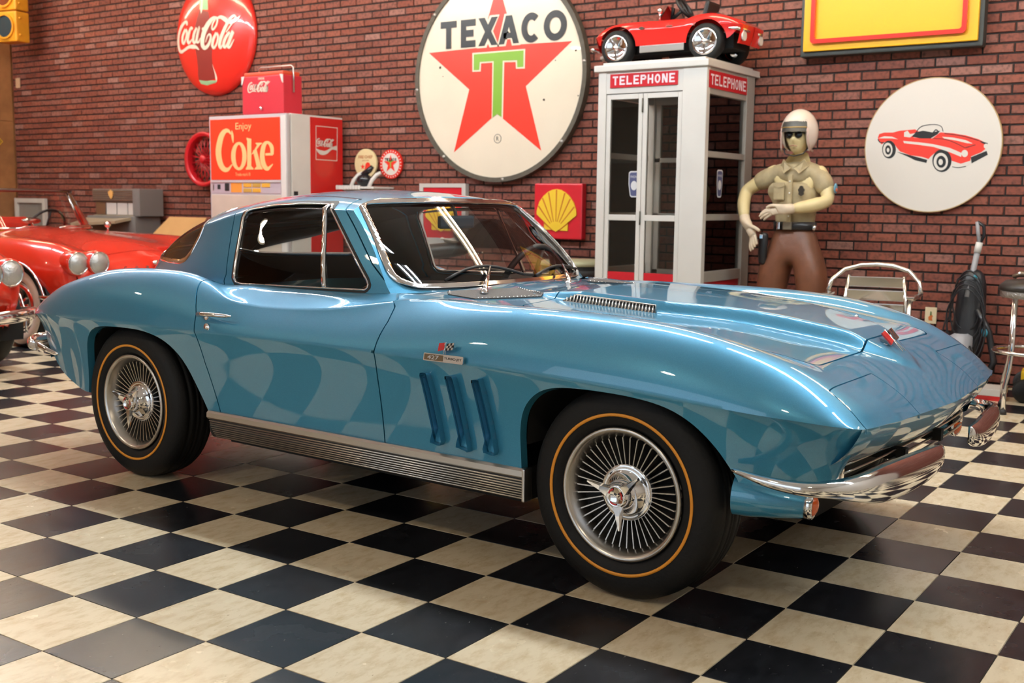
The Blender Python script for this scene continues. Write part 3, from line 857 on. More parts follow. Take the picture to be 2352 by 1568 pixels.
# ---- wheels
def make_wheel():
    r = MB(); R = .337
    pr = [(.205, -.075), (.225, -.098), (.252, -.104), (.285, -.103), (.312, -.095), (.327, -.080), (.334, -.066), (.336, -.05), (.330, -.048), (.330, -.042), (.337, -.040), (.337, -.015), (.330, -.013), (.330, -.007), (.337, -.005),
          (.337, .005), (.330, .007), (.330, .013), (.337, .015), (.337, .040), (.330, .042), (.330, .048), (.336, .05), (.334, .066), (.327, .08), (.312, .095), (.285, .103), (.225, .098), (.205, .075)]
    r.lathe(pr, 72, axis='y')
    t = r.build('wheel', M_RUBBER)
    MB().lathe([(.246, -.1035), (.246, -.1062), (.2555, -.1066), (.2555, -.1045)], 96, axis='y').build('orange_stripe', M_GOLD, t)
    MB().lathe([(.150, .06), (.172, -.02), (.178, -.058), (.186, -.074), (.192, -.090), (.200, -.099), (.207, -.100), (.212, -.094), (.208, -.085), (.20, -.07)], 72, axis='y').build('rim', M_ALU, t)
    MB().lathe([(.0, -.015), (.16, -.01), (.176, -.03)], 48, axis='y').build('wheel_centre', M_BLACK, t)
    MB().lathe([(.088, -.030), (.092, -.052), (.086, -.062), (.078, -.058), (.066, -.062), (.050, -.088), (.044, -.100), (.030, -.104)], 48, axis='y').build('hub_cone', M_CHROME, t)
    fin = MB()
    fin.add([(.080, -.012, -.0020), (.180, -.012, -.0030), (.180, -.060, -.0022), (.175, -.068, -.0020), (.088, -.056, -.0016), (.080, -.012, .0020), (.180, -.012, .0030), (.180, -.060, .0022), (.175, -.068, .0020), (.088, -.056, .0016)],
            [(0, 1, 2, 3, 4), (9, 8, 7, 6, 5), (0, 5, 6, 1), (1, 6, 7, 2), (2, 7, 8, 3), (3, 8, 9, 4), (4, 9, 5, 0)])
    f0 = fin.build('fin', M_ALU, t)
    for i in range(1, 42):
        c = new_obj('fin', f0.data, t); c.rotation_euler = (0, 2 * math.pi * i / 42, 0)
    sp = MB().lathe([(.044, -.098), (.042, -.112), (.036, -.122), (.030, -.126), (.027, -.122), (0, -.120)], 32, axis='y')
    for k in range(3):
        a = math.radians(90 + 28 + 120 * k)
        M = Matrix.Rotation(-a, 4, 'Y')
        v = [(.022, -.110, -.022), (.022, -.110, .022), (.060, -.114, .012), (.060, -.114, -.012), (.108, -.124, .0035), (.108, -.124, -.0035),
             (.022, -.123, -.016), (.022, -.123, .016), (.060, -.128, .007), (.060, -.128, -.007), (.105, -.131, .002), (.105, -.131, -.002)]
        sp.add(v, [(6, 9, 8, 7), (9, 11, 10, 8), (0, 1, 2, 3), (3, 2, 4, 5), (1, 7, 8, 2), (2, 8, 10, 4), (0, 3, 9, 6), (3, 5, 11, 9), (4, 10, 11, 5), (0, 6, 7, 1)], False, M)
    s = sp.build('spinner', M_CHROME, t)
    for k in range(3): MB().lathe([(.021, -.1258), (.0265, -.1262)], 10, axis='y', a0=k * 2.09, a1=k * 2.09 + 1.0).build('medallion_arc', M_RED, s)
    return t
wh = make_wheel()
wh.parent = car
first = True
for x, y, rz in ((1.2445, -.722, 0), (-1.2445, -.722, 0), (1.2445, .722, math.pi), (-1.2445, .722, math.pi)):
    o = wh if first else copy_tree(wh, car)
    first = False
    o.location = (x, y, .3345); o.rotation_euler = (0, {1.2445: -.74, -1.2445: -.70}[x], rz)
for x in (1.2445, -1.2445):
    for s in (-1, 1):
        p = ARCH_F if x > 0 else ARCH_R
        b = MB(); q = [(u - .0, v + .012) for u, v in p if v > (.40 if x > 0 else .34)]
        vs = [(u, s * yy, v) for u, v in q for yy in (.845 if x > 0 else .85, .42)]
        vs = [(a, s * min(abs(c), .80), d) for a, c, d in vs]
        b.add(vs, [(2 * i, 2 * i + 1, 2 * i + 3, 2 * i + 2) for i in range(len(q) - 1)], True)
        b.add([(u, s * .42, v) for u, v in q], [tuple(range(len(q)))])
        b.build('wheel_well', M_UNDER, car)

# ---- underbody
ub = MB()
ub.box((-1.9, -.42, .20), (1.45, .42, .34)); ub.box((-.62, -.79, .24), (.86, .79, .33)); ub.box((1.68, -.60, .38), (1.78, .60, .45)); ub.box((-2.0, -.6, .34), (-1.62, .6, .55))
ub.box((.35, -.40, .34), (1.7, .40, .70)); ub.box((1.35, -.03, .13), (1.55, .5, .2))
ub.build('underbody', M_UNDER, car)

# ---- side sill mouldings
for s in (-1, 1):
    m = MB(); pr = [(.812, .366), (.836, .366), (.844, .358), (.845, .340), (.838, .332)]
    def sweep(prof, x0, x1):
        k = len(prof); vs = [(x, s * y, z) for x in (x0, x1) for y, z in prof]
        m.add(vs, [(i, i + 1, k + i + 1, k + i) for i in range(k - 1)] + [tuple(range(k)), tuple(range(2 * k - 1, k - 1, -1))])
    sweep(pr + [(.80, .332)], -.705, .895)
    sill = m.build('sill_moulding', M_ALU, car)
    m = MB(); sweep([(.838, .334), (.842, .300), (.836, .275), (.826, .258), (.80, .258), (.80, .334)], -.690, .893); m.build('sill_panel', M_BLACK, sill)
    for i in range(8):
        z = .326 - i * .0088; y = .8405 - max(0, .30 - z) * .27
        m = MB(); m.tube([(-.692 + i * .004, s * y, z), (.894, s * y, z)], .0030, 6); m.build('sill_rib', M_ALU, sill)
    m = MB(); m.box((.889, s * .80, .256), (.901, s * .846, .366), .004); m.build('sill_end_cap', M_ALU, sill)

# ---- bumpers
def sweep_bumper(path, par, name='front_bumper'):
    c = catmull(path, 6)      # x, y, z, height, depth
    b = MB(); K = 11; vs, fs = [], []
    for i, p in enumerate(c):
        q0, q1 = c[max(i - 1, 0)], c[min(i + 1, len(c) - 1)]
        t = Vector((q1[0] - q0[0], q1[1] - q0[1], 0)).normalized(); nrm = Vector((t.y, -t.x, 0))
        if nrm.x * (1 if p[0] > 0 else -1) < -.2: nrm = -nrm
        for k in range(K):
            a = -math.pi / 2 + math.pi * k / (K - 1)
            o = nrm * (math.cos(a) ** .75 if math.cos(a) > 0 else 0) * p[4]
            vs.append((p[0] + o.x, p[1] + o.y, p[2] + math.sin(a) * p[3] / 2))
    for i in range(len(c) - 1):
        for k in range(K - 1): fs.append((i * K + k, (i + 1) * K + k, (i + 1) * K + k + 1, i * K + k + 1))
        fs.append((i * K, i * K + K - 1, (i + 1) * K + K - 1, (i + 1) * K))
    fs.append(tuple(range(K))); fs.append(tuple(range(len(c) * K - 1, (len(c) - 1) * K - 1, -1)))
    b.add(vs, fs, True)
    return b.build(name, M_CHROME, par)
for s in (-1, 1):
    sweep_bumper([(1.635, s * .852, .480, .012, .012), (1.74, s * .866, .466, .030, .016), (1.84, s * .856, .460, .040, .022), (1.905, s * .810, .459, .052, .030), (1.950, s * .72, .452, .082, .034), (1.975, s * .58, .446, .112, .038), (1.995, s * .40, .448, .112, .040), (2.008, s * .25, .456, .090, .036), (2.010, s * .17, .466, .055, .02)], car)
    sweep_bumper([(-1.87, s * .785, .487, .012, .010), (-1.98, s * .79, .500, .035, .02), (-2.10, s * .77, .512, .05, .028), (-2.19, s * .70, .520, .065, .03), (-2.22, s * .55, .523, .06, .03), (-2.23, s * .42, .525, .03, .015)], car, 'rear_bumper')
    # parking lamp pod in the lower valance
    p = MB(); M = Matrix.Translation((1.60, s * .775, .392)) @ Matrix.Rotation(math.radians(-s * 10), 4, 'Z') @ Matrix.Rotation(math.radians(92), 4, 'Y')
    p.lathe([(.062, .01), (.060, .06), (.051, .14), (.042, .20), (.037, .215)], 24, M=M)
    pod = p.build('parking_lamp_pod', M_BLUE, car)
    p = MB(); p.lathe([(.034, .212), (.039, .212), (.040, .232), (.036, .236), (.030, .232)], 24, M=M); p.build('lamp_ring', M_CHROME, pod)
    p = MB(); p.lathe([(0, .248), (.014, .246), (.026, .240), (.032, .230)], 20, M=M); p.build('amber_lens', M_AMBER, pod)

# ---- grille and nose opening
gr = MB(); gr.box((1.74, -.60, .40), (1.80, .60, .54)); grille = gr.build('grille_recess', M_UNDER, car)
for i in range(5):
    z = .415 + .024 * i; b = MB()
    b.tube([(1.86 + .03 * math.cos(a), .62 * math.sin(a) / math.sin(1.2), z) for a in np.linspace(-1.2, 1.2, 13)], .0042, 6)
    b.build('grille_bar', M_ALU, grille)
for s in (-1, 1):
    b = MB(); b.box((1.84, s * .615, .42), (1.872, s * .645, .51), .006); b.build('grille_end', M_CHROME, grille)
    b = MB(); b.box((1.80, s * .18, .43), (1.92, s * .21, .47)); b.build('bumper_bracket', M_UNDER, car)

# ---- hood grilles in the sides of the bulge, nose badge, wing badges
for s in (-1, 1):
    x0, x1, y = .715, 1.085, .352
    zf = lambda x: float(np.interp(x, [.7, 1.1], [.872, .847]))
    pb = MB(); pb.add([(x0, s * (y + .004), zf(x0)), (x1 + .01, s * (y + .004), zf(x1)), (x1 - .01, s * (y - .022), zf(x1) + .027), (x0 + .03, s * (y - .022), zf(x0) + .020),
                       (x0, s * (y - .02), zf(x0) - .02), (x1 + .01, s * (y - .02), zf(x1) - .02), (x1 - .01, s * (y - .05), zf(x1) + .0), (x0 + .03, s * (y - .05), zf(x0) + .0)],
                      [(0, 1, 2, 3), (4, 7, 6, 5), (0, 4, 5, 1), (1, 5, 6, 2), (2, 6, 7, 3), (3, 7, 4, 0)])
    vent_o = pb.build('hood_vent', M_BLACK, hood_o)
    nrm = Vector((0, s * .75, .66))
    for i in range(27):
        x = x0 + .014 + (x1 - x0 - .018) * i / 26
        k = float(np.interp(x, [x0, x0 + .04], [.25, 1]))
        p0 = Vector((x, s * (y + .005), zf(x) + .001)); p1 = Vector((x - .008, s * (y + .005 - .024 * k), zf(x) + .001 + .025 * k))
        MB().tube([p0, p1], .0034, 5).build('louvre_bar', M_ALU, vent_o)
    fr = MB(); fr.tube([(x0 - .004, s * (y + .006), zf(x0)), (x1 + .012, s * (y + .006), zf(x1)), (x1 - .004, s * (y - .022), zf(x1) + .029), (x0 + .04, s * (y - .022), zf(x0) + .024)], .0035, 6, closed=True)
    fr.build('vent_frame', M_ALU, vent_o)
def flags_badge(M, par, size):
    root = new_obj('crossed_flags_badge', None, par); root.matrix_local = M
    b = MB(); b.prism([(-.50, -.02), (-.06, .10), (-.02, .52), (-.45, .46)], 0, .05); 
    for v in range(len(b.v)): b.v[v] = tuple(q * size for q in b.v[v])
    b.build('red_flag', M_RED, root)
    w = MB(); k = MB()
    for i in range(4):
        for j in range(3):
            x, y = .06 + .13 * i, .06 + .14 * j + .05 * i * .4
            q = [(x + .03 * j, y), (x + .13 + .03 * j, y + .03), (x + .13 + .03 * (j + 1), y + .17), (x + .03 * (j + 1), y + .14)]
            (w if (i + j) % 2 else k).prism(q, 0, .05)
    for t, nm, mm in ((w, 'white_checks', M_CHROME), (k, 'black_checks', M_BLACK)):
        for v in range(len(t.v)): t.v[v] = tuple(q * size for q in t.v[v])
        t.build(nm, mm, root)
    p = MB(); p.tube([(.12 * size, -.35 * size, .03 * size), (-.05 * size, .55 * size, .03 * size)], .022 * size, 6); p.tube([(-.12 * size, -.35 * size, .03 * size), (.05 * size, .55 * size, .03 * size)], .022 * size, 6)
    p.build('flag_staffs', M_CHROME, root)
    return root
for s in (-1, 1):
    Ms = Matrix.Translation((.588, s * .876, .727)) @ Matrix(((1 if s < 0 else -1, 0, 0, 0), (0, 0, s, 0), (0, 1, 0, 0), (0, 0, 0, 1))) @ Matrix.Rotation(math.radians(-9), 4, 'X')
    bd = flags_badge(Ms, car, .058)
    pl = MB(); pl.prism(rrect(-.086, -.036, .086, -.010, .004), 0, .006); pl.build('badge_plate', M_CHROME, bd)
    ins = MB(); ins.prism(rrect(-.082, -.033, .0, -.013, .002), .0062, .0066); ins.build('badge_inlay', mat('badge_brown', (.20, .14, .08), rough=.3, metal=.7), bd)
    tx = MB(); text_mesh(tx, '427', .050, .014, Matrix.Translation((-.068, -.030, 0)), .0070, .02); tx.build('badge_number', M_ALU, bd)
    tx = MB(); text_mesh(tx, 'TURBO-JET', .074, .010, Matrix.Translation((.005, -.028, 0)), .0064, .01); tx.build('badge_lettering', M_BLACK, bd)
nz = float(CENT[2](1.83)) + float(bulge(np.array([1.83]), np.array([0.]))[0])
nb = flags_badge(Matrix.Translation((1.805, .0, zbody(1.805, 0) + .012)) @ Matrix(((0, -.72, .69, 0), (1, 0, 0, 0), (0, .69, .72, 0), (0, 0, 0, 1))), car, .105)
hb = MB(); hb.box((1.62, .19, 0), (1.70, .205, .010), .003, Matrix.Translation((0, 0, zbody(1.66, .19)))); hb.sphere((1.60, .197, zbody(1.60, .19) + .008), .008, 8, 6); hb.build('hood_badge', M_CHROME, hood_o)

# ---- cowl grilles, wipers
for s in (-1, 1):
    P0 = [(.285, .50), (.34, .56), (.47, .565), (.61, .35), (.60, .32), (.43, .245)]
    b = MB(); zt = lambda x, y: zbody(x, y) + .004
    n0 = len(P0)
    b.add([(x, s * y, zt(x, y)) for x, y in P0] + [(x, s * y, zt(x, y) - .012) for x, y in P0], [tuple(range(n0))] + [(i, (i + 1) % n0, n0 + (i + 1) % n0, n0 + i) for i in range(n0)])
    cg = b.build('cowl_grille', mat('grey_mesh', (.10, .10, .10), rough=.5, metal=.5, bump=.6, bscale=220), car)
    for i in range(n0):
        (xa, ya), (xb, yb) = P0[i], P0[(i + 1) % n0]
        L = math.hypot(xa - xb, ya - yb); k = max(2, int(L / .016))
        if i in (0, 2, 4):
            st = MB()
            for q in range(k):
                x, y = xa + (xb - xa) * (q + .5) / k, ya + (yb - ya) * (q + .5) / k
                x += (.46 - x) * .05; y += (.45 - y) * .05
                st.sphere((x, s * y, zt(x, y) + .001), .0034, 6, 4)
            st.build('stud_row', M_CHROME, cg)
for yp, y1, z1, yb0, yb1 in ((-.46, -.16, .965, -.42, .10), (.10, .36, .955, .12, .60)):
    b = MB(); b.tube([(.43, yp, .893), (.425, yp + .012, .912), (.33, (yp + y1) / 2, .938), (.225, y1, z1)], [.013, .010, .008, .006], 8)
    b.sphere((.43, yp, .893), .017, 10, 6)
    wp = b.build('wiper', M_CHROME, car)
    b = MB(); pts = []
    for q in np.linspace(0, 1, 9):
        y = yb0 + (yb1 - yb0) * q; z = .925 + .045 * math.sin(math.pi * min(1, q * 1.1)) if yp < 0 else .922 + .028 * math.sin(math.pi * q)
        pts.append((float(x_ws(y, z)) + .014, y, z))
    b.tube(pts, .006, 6); b.build('wiper_blade', M_BLACK, wp)

# ---- cabin
cb = MB()
cb.box((-.75, -.62, .30), (.55, .62, .36)); cb.box((-1.75, -.50, .40), (-.78, .50, .62), .05); cb.box((-.70, -.10, .36), (.5, .10, .60), .04)
cb.build('cabin_floor', M_INT, car)
ds = MB(); ds.box((.10, -.60, .62), (.52, .60, .862), .05)
for s in (-1, 1): ds.lathe([(0, .0), (.20, 0), (.21, -.03), (.205, -.12)], 24, M=Matrix.Translation((.16, s * .33, .875)) @ Matrix.Rotation(math.radians(12), 4, 'Y') @ Matrix.Diagonal((.8, 1.15, .35, 1)))
ds.build('dashboard', M_INT, car)
for s in (-1, 1):
    st = MB(); y = s * .36
    st.box((-.58, y - .23, .36), (-.10, y + .23, .50), .07)
    st.box((-.12, -.22, 0), (.02, .22, .46), .06, Matrix.Translation((-.60, y, .40)) @ Matrix.Rotation(math.radians(-17), 4, 'Y'))
    st.build('seat', M_INT, car)
sw = MB(); M = Matrix.Translation((.03, .36, .86)) @ Matrix.Rotation(math.radians(-68), 4, 'Y')
sw.tube([(.185 * math.cos(a), .185 * math.sin(a), 0) for a in np.linspace(0, 2 * math.pi, 32, endpoint=False)], .014, 8, closed=True, M=M)
for a in (0.2, 2.3, 4.3): sw.tube([(0, 0, -.03), (.18 * math.cos(a), .18 * math.sin(a), 0)], .011, 6, M=M)
sw.build('steering_wheel', M_BLACK, car)
mr = MB(); mr.box((-.012, -.115, -.028), (.012, .115, .028), .012, Matrix.Translation((-.10, .02, 1.138)))
mir = mr.build('rear_view_mirror', M_INT2, car)
b = MB(); b.tube([(-.10, .02, 1.155), (-.115, .03, 1.185), (-.13, .0, 1.235)], [.009, .008, .009], 8); b.build('mirror_stem', M_INT2, mir)
TR_SCRIPT = [[(-.3849,.147,.0219),(-.386,.1748,.0287),(-.4072,.1844,.0287),(-.4513,.1667,.0339),(-.5048,.1244,.0426),(-.547,.0577,.0479),(-.5646,-.0177,.048),(-.5496,-.0889,.0428),(-.5038,-.1186,.0359),(-.4388,-.1048,.0289),(-.3574,-.0796,.0338),(-.2858,-.0818,.0437),(-.2352,-.0917,.0301),(-.1927,-.1221,.0067)],[(-.4122,.1075,.0338),(-.4643,.0418,.0374),(-.4708,-.0175,.0357),(-.4434,-.034,.0289),(-.4032,.0175,.0254),(-.3866,.0759,.027),(-.407,.1071,.0287)],[(-.2874,.0981,.0302),(-.3143,.1153,.0252),(-.3522,.0601,.0371),(-.3734,-.011,.0372),(-.3507,-.0377,.0304),(-.2982,-.0031,.0118)],[(-.2179,.1093,.03),(-.2625,.0536,.0368),(-.2814,-.0174,.0352),(-.2538,-.0424,.0268),(-.2108,.0236,.0217),(-.1775,.1095,.0299),(-.2128,.0237,.035),(-.2229,-.0314,.0317),(-.1928,-.04,.0217),(-.1611,.0004,.0083)],[(-.133,.0846,.0282),(-.0956,.0948,.0281)],[(.1035,.1829,.0244),(.0495,.1859,.0375),(-.016,.1491,.0541),(-.0779,.0857,.0627),(-.1205,.0105,.0629),(-.1332,-.067,.0548),(-.0964,-.1075,.0414),(-.0385,-.08,.0379),(.0004,-.0176,.0295),(-.0102,.0254,.0213),(-.0454,.0117,.0181),(-.0845,-.0508,.0066)],[(.0937,.1824,.0195),(.1077,.1587,.0227),(.0895,.1118,.0228),(.0459,.0731,.0229),(.0235,.0845,.0196),(.0348,.1289,.0196),(.0757,.1741,.0212)],[(.1034,.1784,.0195),(.1527,.1892,.034),(.2104,.1666,.0451),(.2627,.1336,.0417),(.3204,.1291,.0352),(.3784,.1467,.027),(.4271,.184,.0048)],[(.091,.0342,.0326),(.0427,-.0271,.0376),(.0238,-.0907,.0361),(.0497,-.1152,.0278),(.0904,-.0757,.0245),(.1133,-.0062,.026),(.0909,.031,.0277)],[(.3671,.1858,.0191),(.3267,.1827,.0287),(.2676,.1364,.0369),(.2071,.0578,.042),(.1559,-.0221,.0438),(.1322,-.0915,.039),(.148,-.1184,.0309),(.1881,-.0888,.0097)],[(.3671,.1858,.0159),(.3625,.1607,.0175),(.3149,.1072,.0176),(.2354,.03,.0129)],[(.2885,.0274,.0321),(.229,-.0209,.0387),(.1929,-.0892,.0372),(.2164,-.1197,.0291),(.2666,-.0621,.0225),(.332,.0325,.0368),(.2865,-.0442,.0434),(.2556,-.1063,.0387),(.2842,-.121,.0241),(.3441,-.0483,.0064)]]
TR_BOTTLE_BODY = [(-.1813,.2892),(-.2252,.1884),(-.2561,.1188),(-.2563,.0005),(-.2565,-.118),(-.2339,-.1986),(-.2273,-.298),(-.2398,-.3635),(-.237,-.4299),(-.1162,-.4524),(.0441,-.4441),(.0381,-.3849),(.0071,-.2982),(.0019,-.213),(.018,-.0838),(.0108,.0595),(-.0129,.1845),(-.0445,.2777)]
TR_BOTTLE_NECK = [(-.1631,.4631),(-.1813,.2892),(-.0445,.2777),(-.0536,.4529)]
TR_BOTTLE_BASE = [(-.2369,-.4265),(-.218,-.4673),(-.1174,-.4887),(.0081,-.4816),(.0561,-.4434),(-.0058,-.4494),(-.1161,-.4505),(-.1866,-.4417)]
TR_BOTTLE_SHINE = [(-.1506,.449),(-.1612,.2875),(-.1526,.2445),(-.1332,.2852),(-.1206,.4462)]
TR_BOTTLE_SHINE2 = [(.0048,-.2785),(.0138,-.3051),(.048,-.3854),(.0561,-.4434),(.0387,-.4601),(.0295,-.4368),(.0341,-.3847)]
TR_COKE_C = [[(.3122,.4355,.0141),(.2804,.4646,.0302),(.2321,.4659,.0445),(.1757,.4143,.0692),(.1328,.2925,.0778),(.1442,.1857,.0738),(.1911,.1155,.0572),(.2577,.1011,.0346),(.3233,.1512,.0101)],[(.3252,.4691,.006),(.3333,.4188,.0301),(.3411,.3539,.006)]]
TR_COKE_O = [[(.5246,.2259),(.5211,.1964),(.5126,.1684),(.4992,.1433),(.4818,.1223),(.4611,.1066),(.4382,.0969),(.4142,.0936),(.3903,.0972),(.3678,.1072),(.3477,.1233),(.3312,.1447),(.319,.1703),(.3117,.1988),(.3099,.2287),(.3134,.2585),(.3223,.2867),(.3359,.3118),(.3536,.3326),(.3745,.3482),(.3975,.3576),(.4214,.3604),(.4452,.3566),(.4675,.3463),(.4872,.3302),(.5035,.3089),(.5155,.2835),(.5227,.2554)],[(.4654,.2266),(.4636,.203),(.4595,.1805),(.4533,.1603),(.4453,.1435),(.4359,.1308),(.4256,.123),(.4149,.1204),(.4044,.1232),(.3945,.1312),(.3857,.144),(.3786,.161),(.3735,.1814),(.3705,.2041),(.37,.2279),(.3719,.2517),(.376,.2742),(.3823,.2944),(.3903,.3111),(.3997,.3237),(.41,.3313),(.4207,.3338),(.4312,.331),(.4411,.3229),(.4497,.3101),(.4568,.2931),(.4619,.2729),(.4649,.2503)]]
TR_COKE_K = [[(.5266,.3968),(.5908,.385),(.5846,.1328),(.6168,.1085),(.6166,.1005),(.5095,.0995),(.5097,.1092),(.5304,.1332),(.5365,.3701),(.5263,.3863)],[(.5872,.2371),(.671,.3276),(.6503,.3383),(.6506,.3478),(.7339,.3462),(.7336,.3367),(.708,.3269),(.6321,.2564)],[(.6139,.2767),(.6607,.2839),(.7151,.1357),(.7353,.1077),(.7351,.0997),(.6306,.1004),(.6308,.1084),(.6593,.1282)]]
TR_COKE_E = [[(.7774,.2384,.0213),(.8779,.2394,.025)],[(.8688,.2364,.0385),(.8634,.3043,.0443),(.8119,.3486,.0251),(.7597,.318,.0505),(.7357,.2271,.0604),(.7524,.1474,.0584),(.8043,.1056,.0369),(.876,.1478,.0077)]]
TR_COKE_BOX = [(.0277,.5981),(.964,.5837),(.9521,-.0083),(.0076,-.0242),(.3786,.5386),(.595,.4566),(.3657,.0736),(.5729,.0404)]
TR_TEX_T = [(-.27,.2161),(.2931,.2151),(.292,.0504),(.2002,.0535),(.1956,.1111),(.0763,.1162),(.0674,-.3652),(.0055,-.3221),(-.0519,-.3614),(-.051,.1207),(-.1737,.1207),(-.1769,.051),(-.2685,.0529)]
TR_TEX_TG = [(-.2528,.2026),(.2773,.2032),(.277,.0652),(.215,.0647),(.2116,.1252),(.0597,.1293),(.0532,-.3524),(.0055,-.3221),(-.0429,-.3514),(-.037,.132),(-.1868,.1328),(-.1927,.0653),(-.2516,.0654)]
TR_SHELL = [(-.211,-.027),(-.2123,-.0043),(-.202,.03),(-.1941,.0527),(-.1855,.0792),(-.1677,.102),(-.141,.1323),(-.0965,.1656),(-.0519,.1834),(-.0119,.1891),(.0327,.1818),(.0728,.1634),(.1085,.1377),(.1377,.1046),(.1602,.0752),(.1726,.0457),(.1846,.0163),(.1885,-.0206),(.1857,-.0336),(.0259,-.1505),(-.0139,-.1721),(-.0501,-.156)]
TR_SHELL_TABS = [[(-.1333,-.0975),(-.136,-.1505),(-.1223,-.1577),(-.0456,-.1567)],[(.1056,-.1039),(.1037,-.1636),(.0194,-.1611),(.0259,-.1505)]]
TR_SHELL_GROOVES = [[(-.0109,.1835,.0114),(-.0133,-.0857,.0058)],[(-.0919,.1608,.0115),(-.0379,-.088,.0058)],[(-.152,.1116,.0116),(-.0557,-.094,.0058)],[(-.1917,.0433,.0117),(-.0713,-.1038,.0058)],[(.073,.156,.0114),(.0001,-.0873,.0057)],[(.1267,.1063,.0113),(.0203,-.0925,.0057)],[(.1684,.0401,.0113),(.0361,-.1034,.0057)],[(-.1393,-.0957,.0067),(-.0523,-.1561,.0066)],[(.1024,-.1009,.0065),(.0224,-.1566,.0066)]]
